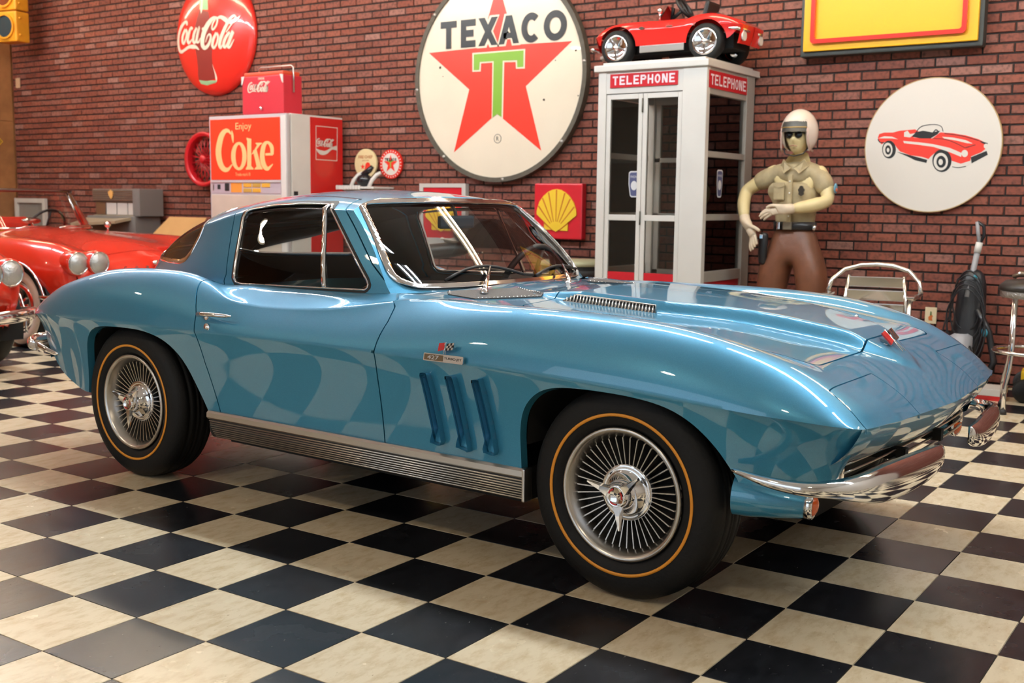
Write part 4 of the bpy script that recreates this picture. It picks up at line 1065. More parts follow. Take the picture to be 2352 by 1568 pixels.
TR_PIC = {'red': [(-.3729,.0613),(-.365,.0853),(-.3291,.0953),(-.2687,.0938),(-.2214,.1058),(-.1152,.1119),(-.0908,.0965),(-.1238,.0557),(-.0531,.0482),(.005,.0469),(.0546,.0869),(.1406,.0789),(.226,.0623),(.3111,.0343),(.371,.0015),(.3643,-.0243),(.3329,-.0526),(.268,-.0806),(.2642,-.1096),(.2036,-.1294),(.1429,-.1083),(.1362,-.0906),(.1082,-.0492),(.0671,-.0309),(.0335,-.048),(.0004,-.0771),(-.0131,-.0947),(-.0577,-.0793),(-.1408,-.0663),(-.2137,-.0382),(-.2393,-.0078),(-.2652,.0288),(-.2898,.0383),(-.3255,.027),(-.343,.0123),(-.3686,.037)],'cockpit': [(-.136,.0619),(-.114,.0911),(-.0619,.1016),(.0027,.0882),(.0539,.0986),(.038,.0755),(-.0066,.0471),(-.0765,.0487)],'wheel_f': [(.1412,-.1083),(.1402,-.1283),(.1349,-.147),(.1257,-.163),(.1131,-.1752),(.0981,-.1829),(.0816,-.1855),(.0648,-.1827),(.0488,-.1748),(.0347,-.1623),(.0234,-.146),(.0159,-.1271),(.0125,-.1068),(.0136,-.0866),(.019,-.0679),(.0284,-.0519),(.0411,-.0397),(.0562,-.0322),(.0727,-.0298),(.0895,-.0327),(.1054,-.0407),(.1194,-.0532),(.1304,-.0694),(.1379,-.0882)],'wheel_r': [(-.2413,-.0258),(-.2421,-.0421),(-.246,-.0573),(-.253,-.0703),(-.2624,-.0802),(-.2737,-.0864),(-.2861,-.0884),(-.2988,-.0861),(-.3108,-.0796),(-.3214,-.0694),(-.3298,-.0561),(-.3355,-.0407),(-.338,-.0242),(-.3372,-.0077),(-.3332,.0075),(-.3261,.0205),(-.3166,.0304),(-.3052,.0365),(-.2928,.0384),(-.2802,.036),(-.2683,.0294),(-.2578,.0192),(-.2494,.006),(-.2438,-.0094)],'ww_fo': [(.1187,-.1139),(.118,-.1294),(.114,-.1438),(.1071,-.1562),(.0977,-.1657),(.0864,-.1716),(.074,-.1736),(.0614,-.1715),(.0494,-.1654),(.0388,-.1557),(.0304,-.1431),(.0247,-.1285),(.0221,-.1129),(.0229,-.0973),(.027,-.0828),(.034,-.0704),(.0435,-.0609),(.0548,-.0551),(.0672,-.0532),(.0798,-.0555),(.0917,-.0616),(.1022,-.0713),(.1106,-.0838),(.1162,-.0984)],'ww_fi': [(.1045,-.1149),(.1041,-.1256),(.1015,-.1355),(.097,-.144),(.0908,-.1505),(.0834,-.1546),(.0753,-.1559),(.0671,-.1544),(.0592,-.1502),(.0522,-.1436),(.0467,-.135),(.043,-.125),(.0413,-.1143),(.0418,-.1036),(.0444,-.0936),(.0489,-.0851),(.0551,-.0786),(.0625,-.0746),(.0706,-.0733),(.0789,-.0748),(.0867,-.079),(.0936,-.0857),(.0991,-.0943),(.1028,-.1042)],'ww_ro': [(-.2647,-.0266),(-.2652,-.0394),(-.2679,-.0512),(-.2727,-.0614),(-.2793,-.0692),(-.2872,-.074),(-.2959,-.0756),(-.3048,-.0738),(-.3132,-.0687),(-.3207,-.0607),(-.3266,-.0504),(-.3306,-.0383),(-.3325,-.0255),(-.332,-.0126),(-.3292,-.0007),(-.3243,.0095),(-.3177,.0172),(-.3098,.022),(-.3011,.0235),(-.2923,.0217),(-.2838,.0166),(-.2764,.0086),(-.2705,-.0018),(-.2665,-.0138)],'ww_ri': [(-.2754,-.0282),(-.2757,-.0368),(-.2773,-.0448),(-.2802,-.0516),(-.2842,-.0568),(-.289,-.0601),(-.2942,-.0611),(-.2996,-.0599),(-.3048,-.0565),(-.3093,-.0512),(-.3129,-.0442),(-.3154,-.0362),(-.3166,-.0275),(-.3163,-.0189),(-.3147,-.0109),(-.3118,-.0041),(-.3078,.0011),(-.303,.0043),(-.2977,.0054),(-.2924,.0041),(-.2872,.0007),(-.2827,-.0046),(-.2791,-.0116),(-.2766,-.0196)],'hub_f': [(.0846,-.1165),(.0832,-.1271),(.0782,-.1348),(.0708,-.1376),(.0632,-.1347),(.0573,-.1268),(.0547,-.1162),(.0561,-.1056),(.0611,-.0978),(.0684,-.0951),(.0761,-.098),(.082,-.1058)],'hub_r': [(-.2863,-.028),(-.2872,-.0359),(-.2904,-.0416),(-.2952,-.0436),(-.3001,-.0414),(-.304,-.0356),(-.3057,-.0277),(-.3048,-.0199),(-.3015,-.0142),(-.2968,-.0122),(-.2919,-.0143),(-.288,-.0202)],'w1': [(.0678,.0572),(.1423,.0497),(.2279,.0303),(.274,.0062),(.2347,.0099),(.1661,.0287),(.0857,.0439)],'w2': [(-.1937,.0333),(-.0867,.0222),(.0072,.0085),(.1236,-.0201),(.2049,-.0565),(.2037,-.0827),(.1253,-.0494),(.0199,-.0124),(-.0858,.0044),(-.1869,.0182)],'w3': [(-.3695,.0552),(-.3277,.0693),(-.2732,.0651),(-.2302,.0461),(-.2725,.053),(-.3269,.0542)],'w4': [(-.1909,.093),(-.1678,.1044),(-.1488,.0801),(-.1137,.0852),(-.1475,.0562),(-.1893,.0631)],'lamp1': [(.2461,-.06),(.2446,-.0706),(.2392,-.079),(.231,-.0836),(.2215,-.0835),(.2126,-.0786),(.2062,-.07),(.2034,-.0594),(.2049,-.0488),(.2104,-.0403),(.2187,-.0358),(.2281,-.0359),(.237,-.0408),(.2434,-.0494)],'lamp2': [(.3762,-.013),(.3752,-.0205),(.3713,-.0264),(.3653,-.0296),(.3584,-.0295),(.352,-.0261),(.3474,-.02),(.3454,-.0124),(.3465,-.005),(.3504,.001),(.3564,.0042),(.3632,.004),(.3696,.0006),(.3743,-.0055)],'grille': [(.2656,-.0864),(.3655,-.0445),(.3753,-.0705),(.3354,-.0931),(.2736,-.1272)],'bump': [(.2036,-.1294),(.2642,-.1096),(.2626,-.13),(.2386,-.1501),(.2155,-.1412)],'under': [(-.2375,-.0409),(-.1528,-.0631),(-.0215,-.1005),(-.0262,-.1213),(-.1034,-.1026),(-.152,-.0781)],'black_edge': [(.3117,.0257),(.3706,.0072),(.3687,-.0071),(.3291,.0109)]}
TR_PIC_LINES = [[(-.1212,.0616,.0059),(-.0974,.1085,.0059),(-.0637,.1342,.0059),(.0112,.1421,.0047),(.058,.1278,.0046),(.0743,.0922,.0046)],[(.0085,.088,.007),(.0248,.1053,.007),(.0428,.093,.007)],[(.1481,-.1494,.0046),(.1882,-.1556,.0046),(.2384,-.1472,.0057)],[(.2254,-.0219,.0046),(.2912,-.0028,.0045)],[(.0837,.0791,.0046),(.1981,.06,.0046),(.3117,.0257,.0045)],[(.005,.0469,.0035),(.086,.0392,.0035),(.1557,.0144,.0035),(.2254,-.0219,.0034)],[(-.3723,.0492,.0061),(-.3559,.0276,.0061),(-.3254,.024,.0061)]]
# ================================================================== signs on the brick wall
M_SRED = mat('sign_red', (.72, .028, .018), rough=.25, coat=.6)
M_SRED2 = mat('sign_red_print', (.80, .045, .025), rough=.35)
M_CREAM = mat('sign_cream', (.82, .74, .60), rough=.22, coat=.5, noise=.05, nscale=3)
M_SWHITE = mat('sign_white', (.74, .69, .63), rough=.4)
M_SGREEN = mat('sign_green', (.21, .42, .05), rough=.3)
M_SBLACK = mat('sign_black', (.012, .012, .012), rough=.35)
M_FRAMEIRON = mat('weathered_iron', (.09, .08, .06), rough=.6, noise=.4, nscale=12)
M_YEL = mat('sign_yellow', (.88, .48, .012), rough=.35)
M_SHELLY = mat('shell_yellow', (.88, .60, .04), rough=.4)
M_GROOVE = mat('shell_groove', (.55, .13, .01), rough=.5)
M_SPLASTIC = mat('red_plastic', (.66, .015, .03), rough=.35, coat=.3, noise=.12, nscale=8)
M_COLA = mat('bottle_brown', (.24, .03, .025), rough=.3)
M_BGREEN = mat('bottle_green', (.30, .55, .30), rough=.3)
M_SHINE = mat('sign_highlight', (.85, .82, .66), rough=.4)
M_BOLT = mat('grey_bolt', (.5, .5, .48), rough=.4, metal=.8)
M_CHIP = mat('rust_chip', (.05, .035, .02), rough=.8)

def script_logo(par, M, m=None, k=1., name='script_lettering', h=.004):
    """the flowing two-word trademark; k = scale"""
    b = MB()
    for i_, s in enumerate(TR_SCRIPT): brush(b, [(x * k, y * k, w * k) for x, y, w in s], M, 0, h + .0002 * i_)
    return b.build(name, m or M_CREAM, par)
def block_letters(b, word, boxes, t, M, h, grow=0.):
    """sans lettering made of bars; boxes: (x0, y0, x1, y1) per letter, t = stroke"""
    t = t + 2 * grow
    for c, (x0, y0, x1, y1) in zip(word, boxes):
        x0 -= grow; y0 -= grow; x1 += grow; y1 += grow; w, hh = x1 - x0, y1 - y0; ym = (y0 + y1) / 2
        def R(a, q, c2, d): b.prism([(a, q), (c2, q), (c2, d), (a, d)], 0, h, M)
        def bar(p, q, tt=t):
            d = Vector((q[0] - p[0], q[1] - p[1])); n = Vector((-d.y, d.x)).normalized() * tt / 2
            b.prism([(p[0] + n.x, p[1] + n.y), (p[0] - n.x, p[1] - n.y), (q[0] - n.x, q[1] - n.y), (q[0] + n.x, q[1] + n.y)], 0, h, M)
        if c == 'T': R(x0, y1 - t, x1, y1); R((x0 + x1) / 2 - t / 2, y0, (x0 + x1) / 2 + t / 2, y1 - t)
        elif c in 'EL':
            R(x0, y0, x0 + t, y1); R(x0 + t, y0, x1, y0 + t)
            if c == 'E': R(x0 + t, y1 - t, x1, y1); R(x0 + t, ym - t / 2, x1 - w * .14, ym + t / 2)
        elif c == 'X':
            v = t * 1.18
            b.prism([(x0, y1), (x0 + v, y1), (x1, y0), (x1 - v, y0)], 0, h, M); b.prism([(x0, y0), (x0 + v, y0), (x1, y1), (x1 - v, y1)], 0, h * 1.001, M)
        elif c == 'A':
            v = t * 1.02; xm = (x0 + x1) / 2
            b.prism([(x0, y0), (x0 + v, y0), (xm + t * .55, y1), (xm - t * .55, y1)], 0, h, M); b.prism([(x1, y0), (x1 - v, y0), (xm - t * .55, y1), (xm + t * .55, y1)], 0, h * 1.001, M)
            R(x0 + w * .24, y0 + hh * .2, x1 - w * .24, y0 + hh * .2 + t * .8)
        elif c in 'OC':
            a0, a1 = (0, 360) if c == 'O' else (48, 312)
            o = circ(w / 2, 30, (x0 + x1) / 2, ym, hh / 2, a0, a1); i = circ(w / 2 - t, 30, (x0 + x1) / 2, ym, hh / 2 - t, a0, a1)
            n = len(o)
            vs = [(x, y, h) for x, y in o + i]
            b.add(vs, [(q, (q + 1) % n, n + (q + 1) % n, n + q) for q in range(n if c == 'O' else n - 1)], False, M)
        elif c == 'H': R(x0, y0, x0 + t, y1); R(x1 - t, y0, x1, y1); R(x0 + t, ym - t / 2, x1 - t, ym + t / 2)
        elif c == 'N':
            R(x0, y0, x0 + t, y1); R(x1 - t, y0, x1, y1); b.prism([(x0, y1), (x0 + t * 1.2, y1), (x1, y0), (x1 - t * 1.2, y0)], 0, h * 1.001, M)
        elif c == 'P':
            R(x0, y0, x0 + t, y1); R(x0 + t, y1 - t, x1 - t * .6, y1); R(x0 + t, ym - t * .3, x1 - t * .6, ym + t * .7); R(x1 - t, ym + t * .3, x1, y1 - t * .6)
    return b
def spaced(word, x0, x1, y0, y1, gap=.25):
    n = len(word); w = (x1 - x0) / (n + gap * (n - 1))
    return [(x0 + i * w * (1 + gap), y0, x0 + i * w * (1 + gap) + w, y1) for i in range(n)]
def star(R, r, rot=90.):
    return [((R if k % 2 == 0 else r) * math.cos(math.radians(rot + 36 * k)), (R if k % 2 == 0 else r) * math.sin(math.radians(rot + 36 * k))) for k in range(10)]

# ---- big round porcelain star sign
sg = thing('round_star_sign', 'large round cream porcelain sign with a red star and green letter T', 'sign', (-2.775, 5.87, 2.312))
M = Matrix(((1, 0, 0, 0), (0, 0, -1, 0), (0, 1, 0, 0), (0, 0, 0, 1)))
MB().prism(circ(.885, 96), 0, .03, M).build('sign_face', M_CREAM, sg)
fr = MB(); ring_prism(fr, circ(.915, 96), circ(.875, 96), -.025, .045, M); fr.build('iron_rim', M_FRAMEIRON, sg)
for a in range(8):
    t = math.radians(a * 45 + 5); MB().lathe([(.016, 0), (.014, .008), (0, .010)], 10, M=M @ Matrix.Translation((.895 * math.cos(t), .895 * math.sin(t), .045))).build('bolt', M_BOLT, sg)
MB().prism(star(.80, .318), .030, .0325, M).build('red_star', M_SRED2, sg)
MB().prism(TR_TEX_T, .0325, .0335, M).build('letter_outline', M_CREAM, sg)
MB().prism(TR_TEX_TG, .0335, .035, M).build('green_letter', M_SGREEN, sg)
bx = [(-.6264, .268, -.4454, .508), (-.3978, .268, -.2364, .508), (-.2050, .268, .0050, .508), (.0144, .268, .2282, .508), (.2516, .263, .4567, .513), (.4800, .263, .7098, .513)]
block_letters(MB(), 'XA', bx[2:4], .056, M @ Matrix.Translation((0, 0, .0325)), .001, .016).build('lettering_outline', M_CREAM, sg)
block_letters(MB(), 'TEXACO', bx, .058, M @ Matrix.Translation((0, 0, .0336)), .0015).build('black_lettering', M_SBLACK, sg)
b = MB(); o, i = circ(.040, 24, .011, -.536), circ(.036, 24, .011, -.536); ring_prism(b, o, i, .030, .0315, M); text_mesh(b, 'R', .026, .038, M @ Matrix.Translation((-.002, -.555, 0)), .0315, .01); b.build('registered_mark', M_SBLACK, sg)
for k, (x, y, r) in enumerate(((-.63, .11, .013), (.49, -.22, .012), (.80, .17, .010), (.60, .10, .006), (.83, -.20, .006), (-.60, .03, .005))):
    MB().prism([(x + r * math.cos(q) * random.uniform(.6, 1.3), y + r * math.sin(q) * random.uniform(.6, 1.3)) for q in np.linspace(0, 6.28, 8, endpoint=False)], .030, .0312, M).build('enamel_chip', M_CHIP, sg)

# ---- red button sign with bottle
bt = thing('red_button_sign', 'domed round red sign with a bottle and white script lettering', 'sign', (-6.445, 5.885, 2.925))
R0 = .625
MB().lathe([(0, .105), (.18, .103), (.36, .095), (.48, .080), (.555, .058), (.60, .03), (.622, 0), (.60, -.02)], 72, M=M).build('domed_face', M_SRED, bt)
dome = lambda x, y: float(np.interp(math.hypot(x, y), [0, .18, .36, .48, .555, .60, .622], [.105, .103, .095, .080, .058, .03, .0]))
def domed(poly_list, h, dx=.04, dy=-.025):
    b = MB()
    for poly in poly_list:
        b.prism(poly, 0, h)
    b.v = [(x + dx, y + dy, z + dome(x + dx, y + dy)) for x, y, z in b.v]
    b.v = [tuple(M @ Vector(p)) for p in b.v]
    return b
def fine(poly, n=4): # denser outline so that it follows the dome
    out = []
    for i in range(len(poly)):
        a, c = poly[i], poly[(i + 1) % len(poly)]
        out += [(a[0] + (c[0] - a[0]) * k / n, a[1] + (c[1] - a[1]) * k / n) for k in range(n)]
    return out
def strips(poly, n=22):
    """cut a tall outline into bands so that the flat colour bends with the dome"""
    ys = [p[1] for p in poly]; y0, y1 = min(ys), max(ys); out = []
    def span(y):
        xs = []
        for i in range(len(poly)):
            a, c = poly[i - 1], poly[i]
            if (a[1] - y) * (c[1] - y) <= 0 and a[1] != c[1]: xs.append(a[0] + (c[0] - a[0]) * (y - a[1]) / (c[1] - a[1]))
        return (min(xs), max(xs)) if xs else None
    for k in range(n):
        ya, yb = y0 + (y1 - y0) * k / n + 1e-5, y0 + (y1 - y0) * (k + 1) / n - 1e-5
        s, t = span(ya), span(yb)
        if s and t:
            for c in range(5):
                f = lambda q, c_: q[0] + (q[1] - q[0]) * c_ / 5
                out.append([(f(s, c), ya), (f(s, c + 1), ya), (f(t, c + 1), yb), (f(t, c), yb)])
    return out
neck = [(x, min(y, .555)) for x, y in TR_BOTTLE_NECK]
domed(strips(TR_BOTTLE_BODY, 26), .002).build('bottle', M_COLA, bt)
domed(strips(neck, 12), .002).build('bottle_neck', M_BGREEN, bt)
domed(strips(TR_BOTTLE_BASE, 3), .0022).build('bottle_base', M_BGREEN, bt)
domed(strips([(x, min(y, .54)) for x, y in TR_BOTTLE_SHINE], 12), .003).build('bottle_shine', M_SHINE, bt); domed(strips(TR_BOTTLE_SHINE2, 6), .003).build('bottle_shine', M_SHINE, bt)
sc = MB()
for i_, s in enumerate(TR_SCRIPT): brush(sc, s, None, 0, .004 + .0003 * i_)
sc.v = [tuple(M @ Vector((x + .04, y - .025, z + .002 + dome(x + .04, y - .025)))) for x, y, z in sc.v]
sc.build('script_lettering', M_CREAM, bt)

# ---- square plastic shell signs
def shell_face(par, M, k=1.):
    f = lambda P: [(x * k, y * k) for x, y in P]
    MB().prism(f(TR_SHELL), 0, .010, M).build('yellow_shell', M_SHELLY, par)
    b = MB()
    for t in TR_SHELL_TABS: MB().prism(f(t), 0, .008, M).build('shell_foot', M_SHELLY, par)
    for g in TR_SHELL_GROOVES:
        (x0, y0, w0), (x1, y1, w1) = [tuple(q * k for q in p) for p in g]
        d = Vector((x1 - x0, y1 - y0)).normalized(); n = Vector((-d.y, d.x))
        MB().prism([(x0 + n.x * w0 / 2, y0 + n.y * w0 / 2), (x0 - n.x * w0 / 2, y0 - n.y * w0 / 2), (x1 - n.x * w1 / 2, y1 - n.y * w1 / 2), (x1 + n.x * w1 / 2, y1 + n.y * w1 / 2)], 0, .0112, M).build('shell_groove', M_GROOVE, par)
s1 = thing('shell_sign', 'square red plastic sign with a raised yellow shell, on the wall beside the phone booth', 'sign', (-2.115, 5.895, 1.15))
MB().box((-.243, -.07, -.235), (.238, 0, .237), .012).build('sign_panel', M_SPLASTIC, s1)
shell_face(s1, Matrix.Translation((0, -.071, 0)) @ M)
s2 = thing('shell_sign', 'red sign with a yellow shell in a pale frame, seen through the windshield', 'sign', (-3.385, 5.895, 1.105))
fr = MB(); ring_prism(fr, [(-.268, -.275), (.268, -.275), (.268, .28), (-.268, .28)], [(-.225, -.215), (.225, -.215), (.225, .245), (-.225, .245)], 0, .05, M); fr.build('pale_frame', mat('pale_frame', (.55, .53, .50), rough=.5), s2)
MB().box((-.23, -.04, -.22), (.23, 0, .25)).build('sign_panel', M_SPLASTIC, s2)
shell_face(s2, Matrix.Translation((0, -.041, .0)) @ M, .92)

# ---- round white sign with a printed red car
wr = thing('round_car_picture', 'round white disc sign printed with a red convertible', 'sign', (.922, 5.89, 1.652))
MB().prism(circ(.461, 96), 0, .022, M).build('disc', M_SWHITE, wr)
b = MB(); ring_prism(b, circ(.464, 96), circ(.458, 96), -.004, .023, M); b.build('wood_edge', mat('pale_wood_edge', (.50, .34, .16), rough=.5), wr)
P = TR_PIC
def pp(keys, nm, m, h):
    b = MB()
    for k in keys: b.prism(P[k], .022, h, M)
    b.build(nm, m, wr)
pp(['red'], 'printed_body', M_SRED2, .0226)
pp(['cockpit'], 'printed_cockpit', M_SBLACK, .0229); pp(['under'], 'printed_sill', M_SBLACK, .0229); pp(['grille'], 'printed_grille', M_SBLACK, .0229); pp(['black_edge'], 'printed_shadow', M_SBLACK, .0229)
for q in ('f', 'r'):
    pp(['wheel_' + q], 'printed_tyre', M_SBLACK, .0230); pp(['ww_%so' % q], 'printed_whitewall', M_SWHITE, .0233); pp(['ww_%si' % q], 'printed_hub', M_SBLACK, .0236); pp(['hub_' + q], 'printed_hub_cap', M_SWHITE, .0239)
for k in ('w1', 'w2', 'w3', 'w4', 'bump', 'lamp1', 'lamp2'): pp([k], 'printed_highlight', M_SWHITE, .0231)
for s in TR_PIC_LINES:
    b = MB(); brush(b, s, M, .022, .0234, 4); b.build('printed_line', M_SBLACK, wr)

# ---- yellow sign with red border, top right
ys_ = thing('yellow_box_sign', 'large yellow plastic box sign with a raised red border, cut by the picture edge', 'sign', (.605, 5.90, 2.90))
MB().box((-.635, -.10, -.60), (.63, 0, .62), .01).build('dark_case', mat('dark_sign_case', (.035, .04, .035), rough=.5), ys_)
MB().box((-.605, -.125, -.565), (.60, -.09, .59), .006).build('yellow_panel', M_YEL, ys_)
b = MB(); ring_prism(b, rrect(-.545, -.515, .53, .54, .03), rrect(-.515, -.485, .50, .51, .02), 0, .03, Matrix.Translation((0, -.125, 0)) @ M); b.build('red_border', M_SRED, ys_)
MB().sphere((0, -.13, -.08), (.03, .02, .035), 12, 8).build('red_knob', M_SRED, ys_)

# ---- two small round pump signs
c1 = thing('round_pump_sign', 'small round red-rimmed sign with a red star and white centre, above the car roof', 'sign', (-4.013, 5.88, 1.567))
MB().prism(circ(.138, 40), 0, .02, M).build('red_rim', M_SRED, c1)
MB().prism(circ(.104, 40), .02, .022, M).build('white_centre', M_SWHITE, c1)
MB().prism(star(.088, .034), .022, .0235, M).build('red_star', M_SRED2, c1)
MB().prism([(-.03, .02), (.03, .02), (.03, .032), (.006, .032), (.006, .032), (.006, -.03), (-.006, -.03), (-.006, .032), (-.03, .032)], .0235, .0245, M).build('green_letter', M_SGREEN, c1)
block_letters(MB(), 'TEXACO', spaced('TEXACO', -.072, .072, .030, .056, .22), .0065, M @ Matrix.Translation((0, 0, .0237)), .001).build('black_lettering', M_SBLACK, c1)
b = MB()
for k in range(26):
    a = math.radians(k * 360 / 26); b.box((-.004, -.007, 0), (.004, .007, .001), 0, M @ Matrix.Translation((0, 0, .020)) @ Matrix.Rotation(a, 4, 'Z') @ Matrix.Translation((0, .121, 0)))
b = b.build('rim_lettering', M_SWHITE, c1); b['kind'] = 'stuff'
c2 = thing('round_pump_sign', 'small round pale yellow sign with a red hat printed on it', 'sign', (-4.332, 5.88, 1.575))
MB().prism(circ(.140, 40), 0, .02, M).build('pale_face', mat('pale_yellow', (.78, .68, .38), rough=.4), c2)
b = MB(); text_mesh(b, 'FIRE CHIEF', .18, .030, M @ Matrix.Translation((-.09, .048, 0)), .021, .02); b.build('brown_lettering', mat('brown_print', (.45, .14, .04), rough=.5), c2)
b = MB(); text_mesh(b, 'GASOLINE', .09, .014, M @ Matrix.Translation((-.045, .022, 0)), .021); b.build('small_lettering', mat('brown_print', (.45, .14, .04)), c2)
MB().prism(star(.03, .012), .02, .0215, M @ Matrix.Translation((-.035, -.03, 0))).build('red_star', M_SRED2, c2)
MB().prism([(-.01, -.06), (.0, -.005), (.02, .012), (.05, .008), (.065, -.025), (.095, -.04), (.05, -.055)], .02, .0218, M).build('red_hat', M_SRED2, c2)

# ---- small wall plates
o = MB().box((-.04, -.008, -.058), (.04, 0, .058), .003)
op = thing('outlet_cover', 'cream wall plate painted with a flower, low on the bricks beside the chair', 'wall plate', (.979, 5.897, .462))
o.build('plate', mat('cream_plate', (.78, .66, .44), rough=.4), op)
MB().prism([(-.012, -.035), (.014, -.037), (.010, -.015), (.016, -.005), (.004, .012), (-.004, .0), (-.016, -.012)], .008, .0092, M).build('painted_flower', mat('flower_orange', (.55, .14, .03)), op)
MB().prism([(-.006, .0), (.008, .002), (.006, .028), (-.003, .03)], .008, .0094, M).build('painted_leaf', mat('flower_green', (.10, .14, .05)), op)
op = thing('switch_plate', 'small pale wall plate high on the bricks near the corner', 'wall plate', (-10.12, 5.897, 2.62))
MB().box((-.042, -.01, -.06), (.042, 0, .06), .003).build('plate', mat('pale_plate', (.62, .42, .26), rough=.5), op)
MB().box((-.006, -.018, -.014), (.006, -.008, .014)).build('toggle', mat('pale_plate', (.62, .42, .26)), op)
# ================================================================== vending machine, cooler, booth, toy car
M_MGREY = mat('painted_grey', (.55, .53, .54), rough=.4)
M_MWHITE = mat('enamel_white', (.74, .73, .69), rough=.35, noise=.06, nscale=5)
M_LAV = mat('lavender_panel', (.52, .47, .52), rough=.4)
M_BEIGE = mat('beige_panel', (.62, .55, .45), rough=.5, noise=.1, nscale=6)
M_COKEY = mat('letter_buff', (.88, .60, .26), rough=.4)
M_VRED = mat('vivid_red', (.86, .06, .022), rough=.3)  # even saturated red of the front sign panel, not emissive
MW = Matrix(((1, 0, 0, 0), (0, 0, -1, 0), (0, 1, 0, 0), (0, 0, 0, 1)))        # local plane facing -Y
MS = Matrix(((0, 0, 1, 0), (1, 0, 0, 0), (0, 1, 0, 0), (0, 0, 0, 1)))         # local plane facing +X (x' = world Y)

vm = thing('vending_machine', 'tall red and white soft drink vending machine with a large front sign', 'vending machine', (-5.14, 5.12, 0))
x0, x1 = -.528, .53
MB().box((x0, .035, .08), (x1, .72, 2.012), .008).build('cabinet', M_MWHITE, vm)
MB().box((x1 - .001, .278, .10), (x1 + .004, .715, 1.995), .002).build('red_side_panel', mat('red_side', (.60, .018, .016), rough=.35, coat=.3), vm)
dr = MB().box((x0, -.02, .10), (x1, .022, 2.008), .006).build('door', M_MGREY, vm)
q = TR_COKE_BOX
MB().box((x0 + .02, -.026, 1.405), (x1 - .085, -.015, 1.978), .003).build('sign_panel', M_VRED, dr)
LM = Matrix.Translation((-5.665 + 5.14, -.026, 1.40)) @ MW
cl = MB()
for i_, s in enumerate(TR_COKE_C): brush(cl, s, LM, 0, .002 + .0006 * i_)
cl.build('letter', M_COKEY, dr)
b = MB(); ring_prism(b, TR_COKE_O[0], TR_COKE_O[1], 0, .002, LM); b.build('letter', M_COKEY, dr)
b = MB()
for i_, p in enumerate(TR_COKE_K): b.prism(p, 0, .002 + .0006 * i_, LM)
b.build('letter', M_COKEY, dr)
b = MB()
for i_, s in enumerate(TR_COKE_E): brush(b, s, LM, 0, .002 + .0006 * i_)
b.build('letter', M_COKEY, dr)
b = MB(); text_mesh(b, 'Enjoy', q[5][0] - q[4][0], q[4][1] - q[5][1], LM @ Matrix.Translation((q[4][0], q[5][1], 0)), .002); b.build('small_lettering', M_COKEY, dr)
b = MB(); text_mesh(b, 'Trade-mark \u00ae', q[7][0] - q[6][0], q[6][1] - q[7][1], LM @ Matrix.Translation((q[6][0], q[7][1], 0)), .002); b.build('trademark_lettering', M_COKEY, dr)
MB().box((x0 + .02, -.024, 1.275), (x1 - .085, -.014, 1.382), .003).build('selection_panel', M_LAV, dr)
MB().box((x0 + .02, -.034, 1.378), (x1 - .085, -.014, 1.398), .003).build('shelf_strip', M_MGREY, dr)
MB().box((x0 + .05, -.034, 1.30), (x0 + .062, -.02, 1.365), .003).build('coin_lever', M_CHROME, dr)
MB().box((x0 + .11, -.028, 1.315), (x0 + .15, -.02, 1.36), .002).build('coin_slot', M_BLACK, dr)
MB().box((x0 + .215, -.030, 1.300), (x0 + .275, -.02, 1.372), .004).build('coin_return', M_BLACK, dr)
MB().box((x0 + .30, -.027, 1.285), (x0 + .45, -.02, 1.375), .002).build('orange_label', mat('orange_label', (.85, .35, .06), rough=.4), dr)
for i in range(3):
    for j in range(2):
        if (i, j) == (2, 1): continue
        MB().box((x0 + .475 + i * .125, -.030, 1.335 - j * .048), (x0 + .585 + i * .125, -.02, 1.372 - j * .048), .003).build('select_button', mat(('amber_button', 'ochre_button')[(i + j) % 2], ((.80, .45, .06), (.60, .38, .08))[(i + j) % 2], rough=.35), dr)
MB().box((x0 + .02, -.024, .14), (x1 - .085, -.012, 1.262), .004).build('lower_panel', M_BEIGE, dr)
MB().box((x0 + .42, -.034, 1.02), (x0 + .47, -.02, 1.12), .008).build('latch', M_CHROME, dr)
MB().box((x1 - .075, -.026, .14), (x1 - .01, -.016, 1.99), .003).build('edge_strip', M_MWHITE, dr)
MB().box((x1 + .0, .06, 1.26), (x1 + .006, .11, 1.30), .001).build('name_plate', M_BLACK, vm)
for u, v in ((x0 + .06, .1), (x1 - .06, .1), (x0 + .06, .65), (x1 - .06, .65)): MB().tube([(u, v, 0), (u, v, .09)], .025, 10).build('foot', M_BLACK, vm)
SL = Matrix.Translation((x1 + .0045, -5.12, 0)) @ MS
b = MB(); ring_prism(b, [(5.466, 1.60), (5.757, 1.597), (5.765, 1.916), (5.470, 1.918)], [(5.472, 1.606), (5.751, 1.603), (5.759, 1.910), (5.476, 1.912)], 0, .0015, SL); b.build('logo_frame', M_SWHITE, vm)
script_logo(vm, SL @ Matrix.Translation((5.612, 1.755, 0)), M_SWHITE, .245, h=.0016)
b = MB(); brush(b, [(5.472, 1.700, .010), (5.53, 1.672, .040), (5.60, 1.672, .034), (5.68, 1.712, .022), (5.752, 1.722, .045)], SL, 0, .0015); b.build('white_wave', M_SWHITE, vm)

